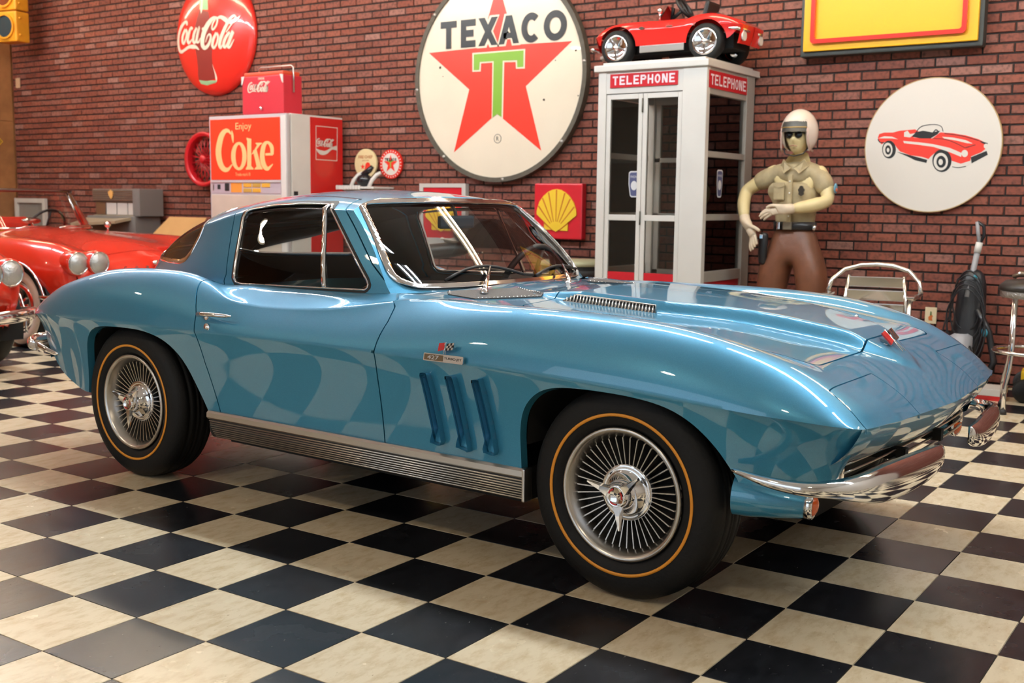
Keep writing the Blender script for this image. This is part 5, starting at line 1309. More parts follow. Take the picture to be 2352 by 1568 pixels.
cb_ = thing('picnic_cooler', 'red metal picnic cooler with wire handle standing on the vending machine', 'cooler', (-4.975, 5.27, 2.013))
M_CRED = mat('cooler_red', (.60, .03, .05), rough=.4, coat=.2)
MB().box((-.275, -.12, .0), (.275, .12, .355), .012).build('body', M_CRED, cb_)
MB().box((-.262, -.11, .352), (.262, .11, .392), .014).build('lid', mat('cooler_lid', (.72, .09, .04), rough=.4), cb_)
for s in (-1, 1): MB().prism([(s * .277, .355), (s * .235, .358), (s * .262, .29), (s * .277, .275)], .121, .126, MW).build('corner_guard', M_MWHITE, cb_)
MB().tube([(-.17, .0, .372), (-.165, 0, .43), (-.14, 0, .445), (.26, 0, .445), (.288, 0, .43), (.290, 0, .20)], .008, 8).build('handle', M_ALU, cb_)
MB().sphere((-.01, -.132, .055), (.018, .016, .018), 12, 8).build('drain_plug', M_CHROME, cb_)
script_logo(cb_, Matrix.Translation((-.022, -.1212, .243)) @ MW, M_CREAM, .30, h=.0015)
b = MB(); text_mesh(b, 'DRINK', .085, .02, Matrix.Translation((-.05, -.1212, .318)) @ MW, .0015, .02); b.build('small_lettering', M_CREAM, cb_)

ww = thing('wire_wheel', 'red wire spoked wheel hung on the bricks, half behind the vending machine', 'wheel', (-6.54, 5.80, 1.637))
M_WR = mat('wheel_red', (.55, .012, .02), rough=.35, coat=.4)
MB().lathe([(.245, -.05), (.262, -.06), (.285, -.062), (.290, -.05), (.268, -.03), (.262, 0), (.268, .03), (.290, .05), (.285, .062), (.245, .05), (.240, 0), (.245, -.05)], 56, axis='y').build('rim', M_WR, ww)
MB().lathe([(0, -.075), (.03, -.075), (.045, -.06), (.05, 0), (.045, .06), (0, .07)], 24, axis='y').build('hub', M_WR, ww)
sp0 = MB().tube([(.046, -.05, .0), (.25, .0, .05)], .0042, 6).build('spoke', M_WR, ww)
sp1 = MB().tube([(.046, .04, .0), (.25, .0, -.05)], .0042, 6).build('spoke', M_WR, ww)
for i in range(1, 18):
    for s_ in (sp0, sp1):
        c = new_obj('spoke', s_.data, ww); c.rotation_euler = (0, 2 * math.pi * i / 18, 0)

# ---- telephone booth
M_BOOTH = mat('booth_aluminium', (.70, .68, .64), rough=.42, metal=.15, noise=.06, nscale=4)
M_BOOTHS = mat('booth_side_grey', (.42, .40, .36), rough=.45, metal=.3, noise=.08, nscale=5)  # darker, more metallic grey than the front, mostly on the right side
M_BGL = glass('booth_glass', (.93, .93, .91), 1.45)
M_BPANEL = mat('booth_red_panel', (.50, .01, .02), rough=.35)
M_LILAC = mat('booth_letter', (.78, .68, .74), rough=.4)
bo = thing('telephone_booth', 'pale aluminium telephone booth with red lettered panels and folding glass door', 'phone booth', (-.825, 5.42, 0))
X0, X1, Y0, Y1 = -.435, .435, -.42, .43          # local
MB().box((X0 - .03, Y0 - .02, 2.18), (X1 + .015, Y1 + .08, 2.226), .006).build('roof', M_BOOTH, bo)
MB().box((X0 + .03, Y0 + .01, 2.226), (X1 - .02, Y1, 2.245), .004).build('roof_plate', M_BOOTH, bo)
MB().box((X0, Y0, 0), (X0 + .065, Y0 + .065, 2.18), .004).build('post', M_BOOTH, bo)
MB().box((X1 - .185, Y0, 0), (X1, Y0 + .055, 2.18), .004).build('post', M_BOOTH, bo)
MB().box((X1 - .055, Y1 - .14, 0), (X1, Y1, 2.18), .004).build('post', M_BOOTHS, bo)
MB().box((X0, Y1 - .06, 0), (X0 + .06, Y1, 2.18), .004).build('post', M_BOOTH, bo)
MB().box((X0 + .06, Y0 + .005, 2.02), (X1 - .18, Y0 + .05, 2.18), .003).build('front_header', M_BOOTH, bo)
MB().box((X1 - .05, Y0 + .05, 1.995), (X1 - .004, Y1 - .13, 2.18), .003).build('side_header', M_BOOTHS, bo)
MB().box((X0 + .06, Y1 - .05, 2.0), (X1 - .05, Y1 - .01, 2.18), .003).build('back_header', M_BOOTH, bo)
MB().box((X0 + .004, Y0 + .06, 2.0), (X0 + .05, Y1 - .06, 2.18), .003).build('far_header', M_BOOTH, bo)
sgn = MB().box((X0 + .10, Y0 - .004, 2.062), (X1 - .225, Y0 + .01, 2.160), .001).build('front_sign', M_BPANEL, bo)
block_letters(MB(), 'TELEPHONE', spaced('TELEPHONE', X0 + .122, X1 - .245, 2.080, 2.144, .28), .0125, Matrix.Translation((0, Y0 - .0045, 0)) @ MW, .001).build('lettering', M_LILAC, sgn)
sgn = MB().box((X1 - .006, Y0 + .03, 2.036), (X1 + .003, Y1 - .155, 2.156), .001).build('side_sign', M_BPANEL, bo)
block_letters(MB(), 'TELEPHONE', spaced('TELEPHONE', Y0 + .055, Y1 - .18, 2.058, 2.132, .28), .013, Matrix.Translation((X1 + .0035, 0, 0)) @ MS, .001).build('lettering', M_LILAC, sgn)
# side: rails, panes, red foot panel
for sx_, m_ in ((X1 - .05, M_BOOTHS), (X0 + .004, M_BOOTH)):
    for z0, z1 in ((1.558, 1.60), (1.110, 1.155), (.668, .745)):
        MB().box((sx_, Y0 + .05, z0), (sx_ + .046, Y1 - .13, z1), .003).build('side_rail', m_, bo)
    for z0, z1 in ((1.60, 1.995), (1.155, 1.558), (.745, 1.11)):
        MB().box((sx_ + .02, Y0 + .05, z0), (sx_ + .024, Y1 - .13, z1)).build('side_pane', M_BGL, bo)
    MB().box((sx_ + .016, Y0 + .05, .06), (sx_ + .03, Y1 - .13, .668)).build('foot_panel', M_BPANEL, bo)
for z0, z1 in ((1.550, 1.586), (1.110, 1.15), (.665, .703)): MB().box((X0 + .06, Y1 - .045, z0), (X1 - .05, Y1 - .01, z1), .003).build('back_rail', M_BOOTH, bo)
for xx in (X0 + .06, X1 - .10): MB().box((xx, Y1 - .045, .6), (xx + .05, Y1 - .01, 2.0), .003).build('back_stile', M_BOOTH, bo)
MB().box((X0 + .06, Y1 - .03, .06), (X1 - .05, Y1 - .02, .665)).build('foot_panel', M_BPANEL, bo)
MB().box((X0 + .06, Y1 - .03, .703), (X1 - .05, Y1 - .026, 2.0)).build('back_pane', M_BGL, bo)
# folding door, two leaves
for i, (a, c) in enumerate(((X0 + .068, -.068), (-.064, X1 - .188))):
    d_ = MB(); t = .034
    d_.box((a, Y0 + .008, .06), (a + t, Y0 + .036, 2.014), .003); d_.box((c - t, Y0 + .008, .06), (c, Y0 + .036, 2.014), .003)
    for z0, z1 in ((1.978, 2.014), (1.100, 1.142), (.06, .12)): d_.box((a + t, Y0 + .008, z0), (c - t, Y0 + .036, z1), .003)
    dd = d_.build('door_leaf', M_BOOTH, bo)
    MB().box((a + t, Y0 + .02, 1.142), (c - t, Y0 + .024, 1.978)).build('pane', M_BGL, dd)
    MB().box((a + t, Y0 + .02, .72), (c - t, Y0 + .024, 1.10)).build('pane', M_BGL, dd)
    MB().box((a + t, Y0 + .016, .12), (c - t, Y0 + .028, .72)).build('foot_panel', M_BPANEL, dd)
for z in (1.93, 1.12, .4): MB().tube([(-.066, Y0 + .004, z - .05), (-.066, Y0 + .004, z + .05)], .006, 8).build('hinge', M_FRAMEIRON, bo)
MB().box((X0 + .05, Y0 + .05, 0), (X1 - .05, Y1 - .05, .06)).build('floor_plate', M_BOOTHS, bo)
M_STK = mat('sticker_blue', (.06, .07, .16), rough=.5); M_STW = mat('sticker_white', (.62, .62, .64), rough=.5)
def sticker(Mx, k=1.):
    sh = [(-.045, .085), (-.03, .095), (.03, .095), (.045, .085), (.045, .0), (.032, -.085), (.02, -.095), (-.02, -.095), (-.032, -.085), (-.045, 0)]
    st = MB().prism([(x * k, y * k) for x, y in sh], 0, .001, Mx).build('phone_sticker', M_STW, bo)
    MB().prism([(x * k * .86, y * k * .9) for x, y in sh], .001, .0015, Mx).build('sticker_field', M_STK, st)
    MB().prism([(x * k, y * k) for x, y in circ(.026, 20, 0, -.01, .034)], .0015, .002, Mx).build('sticker_bell', M_STW, st)
    b = MB(); text_mesh(b, 'PHONE', .06 * k, .018 * k, Mx @ Matrix.Translation((-.03 * k, .045 * k, 0)), .0022); b.build('sticker_lettering', M_STW, st)
sticker(Matrix.Translation((-.128, Y0 + .019, 1.365)) @ MW); sticker(Matrix.Translation((X1 - .024, Y0 + .32, 1.375)) @ MS, 1.05)
ph = thing('pay_phone', 'black pay phone hanging inside the booth behind the glass', 'phone', (-.62, 5.80, 1.30))
MB().box((-.10, -.14, -.02), (.10, -.0, .30), .02).build('body', M_BLACK, ph)
MB().box((-.13, -.155, .05), (-.085, -.115, .27), .018).build('handset', M_BLACK, ph)
MB().lathe([(0, -.148), (.05, -.146), (.055, -.14)], 20, axis='y', M=Matrix.Translation((.02, 0, .18))).build('dial', M_CHROME, ph)
MB().tube([(-.11, -.13, .05), (-.13, -.14, -.10), (-.06, -.14, -.22), (.04, -.13, -.18), (.06, -.12, -.02)], .008, 8).build('cord', M_BLACK, ph)

# ---- red ride-on toy car on the booth roof
M_TRED = mat('toy_red', (.70, .02, .015), rough=.2, coat=.8)
KX, KZ = .289, .358
toy = thing('toy_car', 'red child-size toy convertible parked on the phone booth roof', 'toy car', (-.868, 5.45, 2.245), math.pi)
def shrink(s):
    P = s.P.copy(); P[:, 0] *= KX; P[:, 1] *= KX; P[:, 2] = P[:, 2] * KZ
    return Surf(P, s.F, s.Q)
tu = Surf.grid(U[::5, ::4], flip=True); tl = Surf.grid(low[::5, ::3])
tz = .131 / KZ
for cx in (1.2445, -1.2445):
    g = (lambda c: (lambda P, Q: np.maximum((((P[:, 0] - c) / .54) ** 2 + ((P[:, 2] - tz) / .44) ** 2) - 1, .55 - np.abs(P[:, 1]))))(cx)
    _, tu = tu.split(g); _, tl = tl.split(g)
hole = sdxy(rrect(-.80, -.6, .22, .50, .1))
_, tu = tu.split(hole)
tn = Surf.grid(bez(U[-1][::4], U[-1][::4] + [-.004, 0, -.02], U[-1][::4] + [-.03, 0, -.10], U[-1][::4] + [-.12, 0, -.30], np.linspace(0, 1, 6)), flip=True)
tt_ = Surf.grid(bez(U[0][::4], U[0][::4] + [.01, 0, -.03], U[0][::4] + [.02, 0, -.12], U[0][::4] + [.10, 0, -.36], np.linspace(0, 1, 6)))
shrink(tu.join(tl, tn, tt_).both()).build('body', M_TRED, toy, sharp=38, weld=1e-4)
MB().box((-.52, -.12, .09), (.50, .12, .20)).build('chassis', M_UNDER, toy)
MB().box((-.23, -.14, .19), (.06, .14, .22), .01).build('seat_base', M_BLACK, toy)
MB().box((-.02, -.10, 0), (.02, .10, .20), .02, Matrix.Translation((-.25, 0, .25)) @ Matrix.Rotation(-.25, 4, 'Y')).build('seat_back', M_BLACK, toy)
# boat-tail hump behind the seat
hp = MB(); prof = [(-.22, .15, .33), (-.28, .155, .375), (-.36, .14, .36), (-.46, .10, .325), (-.56, .05, .285)]
vs = []; NH = 13
for x, w_, z in prof: vs += [(x, w_ * math.cos(a), z - .10 + .10 * math.sin(a)) for a in np.linspace(0, math.pi, NH)]
hp.add(vs, [(i * NH + j, i * NH + j + 1, (i + 1) * NH + j + 1, (i + 1) * NH + j) for i in range(len(prof) - 1) for j in range(NH - 1)] + [tuple(range(NH))], True); hp.build('rear_deck', M_TRED, toy)
for s in (-1, 1): MB().box((-.05, -.004, -.02), (.05, .004, .02), .003, Matrix.Translation((-.36, s * .125, .318)) @ Matrix.Rotation(.25, 4, 'Y') @ Matrix.Rotation(s * .5, 4, 'X')).build('deck_vent', M_BLACK, toy)
MB().add([(.06, -.17, .30), (.06, .17, .30), (-.01, .15, .42), (-.01, -.15, .42), (.066, -.17, .30), (.066, .17, .30), (-.004, .15, .42), (-.004, -.15, .42)], [(0, 1, 2, 3), (7, 6, 5, 4), (0, 4, 5, 1), (1, 5, 6, 2), (2, 6, 7, 3), (3, 7, 4, 0)]).build('windshield', glass('smoked_plastic', (.35, .27, .18), 1.4), toy)
b = MB(); Mt = Matrix.Translation((-.07, 0, .42)) @ Matrix.Rotation(math.radians(-55), 4, 'Y')
b.tube([(.085 * math.cos(a), .085 * math.sin(a), 0) for a in np.linspace(0, 6.283, 22, endpoint=False)], .013, 8, closed=True, M=Mt); b.tube([(-.08, 0, 0), (.08, 0, 0)], .011, 6, M=Mt); b.tube([(0, 0, 0), (.0, 0, -.16)], .014, 8, M=Mt)
b.build('steering_wheel', M_BLACK, toy)
b = MB(); b.sphere((.01, .235, .375), (.022, .028, .022), 12, 8); b.tube([(.01, .235, .37), (.02, .225, .31)], .007, 6); b.build('wing_mirror', M_CHROME, toy)
for s in (-1, 1):
    b = MB(); b.box((-.19, s * .232, .085), (.17, s * .245, .135), .004); b.build('sill_plate', M_ALU, toy)
    b = MB(); b.sphere((.58, s * .17, .135), (.03, .075, .022), 12, 8); b.build('front_bumper', M_CHROME, toy)
    b = MB(); b.tube([(.50, s * .14, .10), (.56, s * .12, .085), (.58, s * .05, .08)], .014, 8); b.build('front_guard', M_MWHITE, toy)
    b = MB(); b.tube([(-.53, s * .235, .215), (-.585, s * .215, .212), (-.615, s * .15, .205), (-.622, s * .08, .20)], [.008, .014, .014, .008], 8); b.build('rear_bumper', M_CHROME, toy)
    b = MB(); b.prism(circ(.035, 20), 0, .012, Matrix.Translation((-.606, s * .15, .165)) @ Matrix.Rotation(-math.pi / 2, 4, 'Y')); b.build('tail_lamp', M_MWHITE, toy)
    b = MB(); b.box((-.10, s * .249, .255), (-.05, s * .259, .263), .003); b.build('door_handle', M_CHROME, toy)
    b = MB(); b.prism([(-.028, 0), (0, .012), (.028, .004), (.01, -.010), (-.012, -.010)], 0, .004, Matrix.Translation((.15, s * .2515, .26)) @ Matrix(((1, 0, 0, 0), (0, 0, s, 0), (0, 1, 0, 0), (0, 0, 0, 1)))); b.build('badge', M_CHROME, toy)
def toy_wheel():
    t = MB().lathe([(.085, -.045), (.118, -.05), (.128, -.035), (.131, -.01), (.131, .02), (.122, .045), (.09, .05)], 36, axis='y').build('wheel', M_RUBBER)
    MB().lathe([(0, -.038), (.05, -.034), (.078, -.046), (.092, -.050), (.096, -.044), (.09, -.02)], 30, axis='y').build('hub_cap', M_CHROME, t)
    f = MB().box((.018, -.052, -.008), (.088, -.036, .008), .003).build('cap_spoke', M_CHROME, t)
    for i in range(1, 5):
        c = new_obj('cap_spoke', f.data, t); c.rotation_euler = (0, i * 2 * math.pi / 5, 0)
    MB().lathe([(0, -.064), (.016, -.062), (.022, -.05), (.022, -.03)], 16, axis='y').build('cap_centre', M_CHROME, t)
    return t
tw = toy_wheel(); tw.parent = toy; first = True
for x, y, rz in ((.360, .215, math.pi), (-.360, .215, math.pi), (.360, -.215, 0), (-.360, -.215, 0)):
    o = tw if first else copy_tree(tw, toy); first = False
    o.location = (x, y, .131); o.rotation_euler = (0, .3, rz)
# ================================================================== life-size statue of a motorcycle officer
def skin(name, verts, edges, m, par, sub=2, loc=(0, 0, 0)):
    """verts: (x, y, z, rx, ry) grown into one continuous surface"""
    me = bpy.data.meshes.new(name); me.from_pydata([v[:3] for v in verts], edges, [])
    o = new_obj(name, me, par); o.location = loc
    mod = o.modifiers.new('skin', 'SKIN'); mod.use_smooth_shade = True; mod.branch_smoothing = .4
    sv = me.skin_vertices[0].data
    for i, v in enumerate(verts): sv[i].radius = (v[3], v[4] if len(v) > 4 else v[3])
    sv[0].use_root = True
    s2 = o.modifiers.new('sub', 'SUBSURF'); s2.levels = sub; s2.render_levels = sub
    me.materials.append(m)
    # freeze the result so that the mesh is plain geometry
    ev = o.evaluated_get(bpy.context.evaluated_depsgraph_get())
    fm = bpy.data.meshes.new_from_object(ev); o.modifiers.clear(); o.data = fm
    fm.polygons.foreach_set('use_smooth', [True] * len(fm.polygons))
    if not fm.materials: fm.materials.append(m)
    return o
def chain(n, s=0): return [(i, i + 1) for i in range(s, s + n - 1)]
M_SKIN = mat('statue_skin', (.72, .58, .30), rough=.45, noise=.06, nscale=9)
M_SHIRT = mat('khaki_shirt', (.44, .35, .20), rough=.6, noise=.28, nscale=14, bump=.35, bscale=16)
M_TROUS = mat('brown_trousers', (.17, .062, .030), rough=.42, noise=.35, nscale=9, bump=.5, bscale=12)
M_GLOVE = mat('cream_glove', (.74, .60, .44), rough=.5, noise=.14, nscale=22)
M_HELM = mat('cream_helmet', (.78, .66, .56), rough=.3, coat=.4)
M_LEATHER = mat('black_leather', (.012, .012, .014), rough=.35)
M_VISOR = mat('dark_visor', (.05, .05, .045), rough=.4)
st = thing('officer_statue', 'life-size statue of a helmeted motorcycle officer in khaki shirt and brown breeches', 'statue', (.13, 5.42, 0))
# body: pelvis first (root), one continuous surface
V = [(0, 0, .97, .13, .10), (0, 0, 1.10, .125, .09), (0, .0, 1.28, .155, .105), (0, .01, 1.42, .15, .10), (0, .01, 1.53, .065, .06), (.005, -.005, 1.60, .052, .055),
     (-.165, .01, 1.47, .060, .06), (-.265, .015, 1.40, .055, .055), (-.385, .02, 1.325, .052, .05), (-.375, -.05, 1.23, .054, .05), (-.335, -.115, 1.12, .036, .036),
     (.165, .01, 1.47, .060, .06), (.215, .0, 1.37, .055, .055), (.245, -.04, 1.255, .052, .05), (.15, -.12, 1.222, .052, .05), (.035, -.19, 1.20, .036, .036),
     (-.10, 0, .90, .10, .10), (-.14, -.02, .70, .09, .09), (-.15, -.03, .50, .068, .07), (-.155, .02, .30, .06, .065), (-.16, .04, .10, .045, .05),
     (.10, 0, .90, .10, .10), (.14, -.02, .70, .09, .09), (.15, -.03, .50, .068, .07), (.155, .02, .30, .06, .065), (.16, .04, .10, .045, .05)]
E_ = [(0, 1), (1, 2), (2, 3), (3, 4), (4, 5), (3, 6), (6, 7), (7, 8), (8, 9), (9, 10), (3, 11), (11, 12), (12, 13), (13, 14), (14, 15), (0, 16), (16, 17), (17, 18), (18, 19), (19, 20), (0, 21), (21, 22), (22, 23), (23, 24), (24, 25)]
skin('body', V, E_, M_SKIN, st)
# shirt: torso and short sleeves
V = [(0, 0, 1.03, .150, .108), (0, 0, 1.14, .152, .112), (0, -.005, 1.28, .178, .125), (0, .005, 1.39, .180, .122), (0, .01, 1.475, .115, .088), (0, .01, 1.54, .075, .072),
     (-.12, .01, 1.455, .080, .085), (-.21, .012, 1.425, .074, .078), (-.325, .018, 1.365, .072, .072), (.12, .01, 1.455, .080, .085), (.185, .0, 1.41, .074, .078), (.232, -.02, 1.30, .072, .072)]
sh_ = skin('shirt', V, [(0, 1), (1, 2), (2, 3), (3, 4), (4, 5), (4, 6), (6, 7), (7, 8), (4, 9), (9, 10), (10, 11)], M_SHIRT, st)
# collar, placket, pockets, badge, patch
for s in (-1, 1):
    MB().add([(s * .008, -.098, 1.485), (s * .075, -.080, 1.545), (s * .105, -.055, 1.50), (s * .055, -.118, 1.445), (s * .008, -.090, 1.487), (s * .075, -.070, 1.547), (s * .105, -.045, 1.502), (s * .055, -.108, 1.447)],
             [(0, 1, 2, 3), (7, 6, 5, 4), (0, 4, 5, 1), (1, 5, 6, 2), (2, 6, 7, 3), (3, 7, 4, 0)]).build('collar', M_SHIRT, sh_)
MB().box((-.017, -.134, 1.10), (.017, -.118, 1.44), .005).build('placket', M_SHIRT, sh_)
for z in (1.15, 1.23, 1.31, 1.39): MB().sphere((0, -.135, z), .006, 8, 6).build('button', M_MWHITE, sh_)
pk = MB().box((-.120, -.128, 1.262), (-.042, -.108, 1.375), .008).build('pocket', M_SHIRT, sh_)
MB().prism([(-.124, 1.382), (-.038, 1.382), (-.038, 1.358), (-.081, 1.345), (-.124, 1.358)], .126, .133, MW).build('pocket_flap', M_SHIRT, pk)
MB().prism([(.082 + .022 * math.sin(a) * (1.1 if k % 2 else .8), 1.325 + .036 * math.cos(a)) for k, a in enumerate(np.linspace(0, 6.283, 14, endpoint=False))], .120, .132, MW).build('badge', mat('dark_badge', (.05, .04, .03), rough=.4, metal=.5), sh_)
MB().sphere((.292, -.035, 1.345), (.010, .03, .036), 10, 8).build('shoulder_patch', mat('patch_blue', (.12, .30, .42), rough=.6), sh_)
MB().sphere((.298, -.04, 1.335), (.010, .014, .014), 8, 6).build('patch_centre', mat('patch_red', (.6, .15, .08)), sh_)
# breeches
V = [(0, 0, .985, .185, .125), (0, 0, 1.12, .165, .118), (-.105, 0, .88, .135, .125), (-.140, -.01, .75, .140, .125), (-.152, -.02, .60, .118, .110), (-.155, -.015, .42, .080, .085),
     (.105, 0, .88, .135, .125), (.140, -.01, .75, .140, .125), (.152, -.02, .60, .118, .110), (.155, -.015, .42, .080, .085)]
skin('breeches', V, [(0, 1), (0, 2), (2, 3), (3, 4), (4, 5), (0, 6), (6, 7), (7, 8), (8, 9)], M_TROUS, st)
for s in (-1, 1):
    V = [(s * .155, -.01, .48, .075, .075), (s * .155, .0, .35, .072, .075), (s * .158, .02, .20, .056, .06), (s * .16, .02, .09, .05, .055), (s * .165, -.06, .055, .048, .045), (s * .17, -.16, .042, .042, .035)]
    skin('boot', V, chain(6), M_LEATHER, st)
# belt, buckle, holster
MB().lathe([(.138, -.028), (.150, -.026), (.150, .026), (.138, .028)], 40, M=Matrix.Translation((0, 0, 1.082)) @ Matrix.Diagonal((1.02, .76, 1, 1))).build('belt', M_LEATHER, st)
MB().box((-.04, -.136, 1.055), (.025, -.118, 1.110), .006).build('belt_buckle', mat('worn_metal', (.22, .18, .13), rough=.4, metal=.6), st)
MB().box((-.088, -.125, 1.055), (-.066, -.105, 1.110), .005).build('belt_loop', M_CHROME, st)
MB().sphere((.15, -.03, 1.07), (.018, .018, .022), 8, 6).build('belt_clip', M_CHROME, st)
V = [(-.185, -.105, 1.035, .038, .030), (-.188, -.110, .96, .042, .030), (-.190, -.108, .87, .040, .028), (-.192, -.10, .80, .032, .025)]
skin('holster', V, chain(4), M_LEATHER, st)
MB().box((-.205, -.145, .985), (-.180, -.13, 1.02), .005).build('holster_stud', M_CHROME, st)
# gloves: palm and five fingers grown from the wrist
def glove(pts, fingers, thumb):
    V = [(*p[:3], p[3], p[4]) for p in pts]; E = chain(len(pts)); base = len(pts) - 1
    for f in fingers + [thumb]:
        k = f[0]; prev = k
        for p in f[1:]:
            V.append(p); E.append((prev, len(V) - 1)); prev = len(V) - 1
    return skin('glove', V, E, M_GLOVE, st)
# right hand (left in the picture) closing on the holster
glove([(-.352, -.085, 1.165, .046, .044), (-.335, -.115, 1.115, .046, .043), (-.30, -.135, 1.07, .034, .040), (-.262, -.145, 1.035, .030, .036)],
      [[3, (-.232, -.160, 1.010, .013), (-.222, -.165, .975, .012), (-.214, -.160, .945, .010)], [3, (-.240, -.158, .992, .013), (-.236, -.166, .955, .012), (-.226, -.160, .925, .010)],
       [3, (-.252, -.150, .98, .013), (-.252, -.160, .938, .012), (-.244, -.155, .905, .010)], [3, (-.268, -.142, .975, .012), (-.270, -.15, .93, .011), (-.262, -.145, .893, .009)]],
      [2, (-.262, -.165, 1.075, .015), (-.225, -.172, 1.062, .014), (-.192, -.165, 1.040, .011)])
# left hand (right in the picture) laid flat across the belly
glove([(.068, -.172, 1.207, .048, .044), (.025, -.195, 1.197, .044, .040), (-.03, -.215, 1.192, .026, .040), (-.075, -.215, 1.186, .022, .036)],
      [[3, (-.115, -.222, 1.198, .012), (-.150, -.218, 1.180, .011), (-.178, -.208, 1.158, .009)], [3, (-.118, -.226, 1.184, .012), (-.158, -.220, 1.164, .011), (-.186, -.210, 1.142, .009)],
       [3, (-.114, -.222, 1.168, .012), (-.152, -.216, 1.148, .011), (-.178, -.205, 1.128, .009)], [3, (-.104, -.216, 1.155, .011), (-.136, -.210, 1.136, .010), (-.156, -.20, 1.120, .008)]],
      [2, (-.055, -.235, 1.225, .014), (-.095, -.238, 1.222, .012), (-.128, -.230, 1.205, .010)])
# head: cranium, jaw, nose, mouth, ears
hd = MB(); NU, NV = 32, 22
vs = []; hx, hy, hz = .005, -.015, 1.70
for j in range(NV + 1):
    b_ = -math.pi / 2 + math.pi * j / NV
    for i in range(NU):
        a = 2 * math.pi * i / NU; cx, cy, cz = math.cos(b_) * math.cos(a), math.cos(b_) * math.sin(a), math.sin(b_)
        x, y, z = .080 * cx, .100 * cy, .122 * cz
        if cz < 0: x *= 1 - .26 * (-cz) ** 1.2; y *= 1 - .05 * (-cz)
        front = max(0, -cy)
        if cz < -.45 and front > 0: y -= .022 * front * min(1, (-cz - .45) * 2.5)                    # chin and jaw forward
        nz_ = math.exp(-((cz + .17) / .16) ** 2) * math.exp(-(cx / .16) ** 2) * (front ** 3)
        y -= .030 * nz_                                                                             # nose
        y += .010 * math.exp(-((cz - .08) / .10) ** 2) * math.exp(-((abs(cx) - .38) / .18) ** 2) * front   # eye sockets
        y += .007 * math.exp(-((cz + .52) / .035) ** 2) * math.exp(-(cx / .28) ** 2) * front            # mouth line
        y -= .006 * (math.exp(-((cz + .46) / .035) ** 2) + math.exp(-((cz + .59) / .04) ** 2)) * math.exp(-(cx / .25) ** 2) * front   # lips
        vs.append((hx + x, hy + y, hz + z))
hd.add(vs, [(j * NU + i, j * NU + (i + 1) % NU, (j + 1) * NU + (i + 1) % NU, (j + 1) * NU + i) for j in range(NV) for i in range(NU)], True)
head = hd.build('head', M_SKIN, st)
for s in (-1, 1): MB().sphere((hx + s * .080, hy + .005, hz - .005), (.010, .020, .032), 10, 8).build('ear', M_SKIN, head)
MB().tube([(hx - .028, hy - .096, hz - .066), (hx, hy - .104, hz - .061), (hx + .028, hy - .096, hz - .067)], .0042, 6).build('mouth', mat('lip_brown', (.40, .20, .12), rough=.6), head)
for s in (-1, 1):
    MB().sphere((hx + s * .034, hy - .098, hz + .012), (.029, .012, .025), 14, 10).build('sunglass_lens', mat('sunglass_black', (.006, .006, .008), rough=.12), head)
MB().tube([(hx - .075, hy - .06, hz + .022), (hx - .03, hy - .104, hz + .028), (hx + .03, hy - .104, hz + .028), (hx + .075, hy - .06, hz + .022)], .004, 6).build('sunglass_frame', M_BLACK, head)
# open-faced helmet: shell cut away for the face
vs, fs = [], []; NU, NV = 48, 30
for j in range(NV + 1):
    b_ = math.pi / 2 - (math.pi * .80) * j / NV
    for i in range(NU):
        a = math.radians(-90) + 2 * math.pi * i / NU
        vs.append((hx + .128 * math.cos(b_) * math.cos(a), hy + .012 + .140 * math.cos(b_) * math.sin(a), hz + .035 + .160 * math.sin(b_)))
hs = Surf(np.array(vs), [(j * NU + i, (j + 1) * NU + i, (j + 1) * NU + (i + 1) % NU, j * NU + (i + 1) % NU) for j in range(NV) for i in range(NU)])
face_open = [(hx - .088, hz - .40), (hx - .088, hz + .03), (hx - .075, hz + .085), (hx - .04, hz + .105), (hx + .04, hz + .105), (hx + .075, hz + .085), (hx + .088, hz + .03), (hx + .088, hz - .40)]
_, hs = hs.split(lambda P, Q: np.maximum(poly_sd(P[:, 0], P[:, 2], face_open), P[:, 1] - (hy - .0)))
hs = hs.lip(lambda P: np.stack([-(P[:, 0] - hx) * .12, -(P[:, 1] - hy) * .12, -(P[:, 2] - hz) * .04], 1))
hel = hs.build('helmet', M_HELM, st, sharp=50)
for s in (-1, 1):
    b = MB(); b.tube([(hx + s * .092, hy - .085, hz + .06), (hx + s * .096, hy - .080, hz - .02), (hx + s * .100, hy - .060, hz - .085), (hx + s * .11, hy - .01, hz - .098)], .007, 6)
    b.build('helmet_edging', mat('helmet_edging', (.60, .42, .36), rough=.4), hel)
# front panel and short peak
pv = MB(); n_ = 15; A_ = np.linspace(math.radians(-90 - 46), math.radians(-90 + 46), n_)
ring = lambda r1, r2, z, dy=0: [(hx + r1 * math.cos(a), hy + .012 + dy + r2 * math.sin(a), z) for a in A_]
R_ = [ring(.112, .120, hz + .115), ring(.122, .136, hz + .085), ring(.126, .142, hz + .062), ring(.122, .150, hz + .050), ring(.120, .168, hz + .030)]
pv.add([p for r in R_ for p in r], [(k * n_ + i, k * n_ + i + 1, (k + 1) * n_ + i + 1, (k + 1) * n_ + i) for k in range(4) for i in range(n_ - 1)], True); vo = pv.build('helmet_peak', M_VISOR, hel)
MB().tube(R_[2], .0045, 6).build('gold_braid', mat('gold_braid', (.55, .36, .12), rough=.35, metal=.6), vo)
MB().tube([(hx - .086, hy - .05, hz - .08), (hx - .066, hy - .075, hz - .118), (hx, hy - .085, hz - .134), (hx + .066, hy - .075, hz - .118), (hx + .086, hy - .05, hz - .08)], .005, 6).build('chin_strap', M_BLACK, hel)
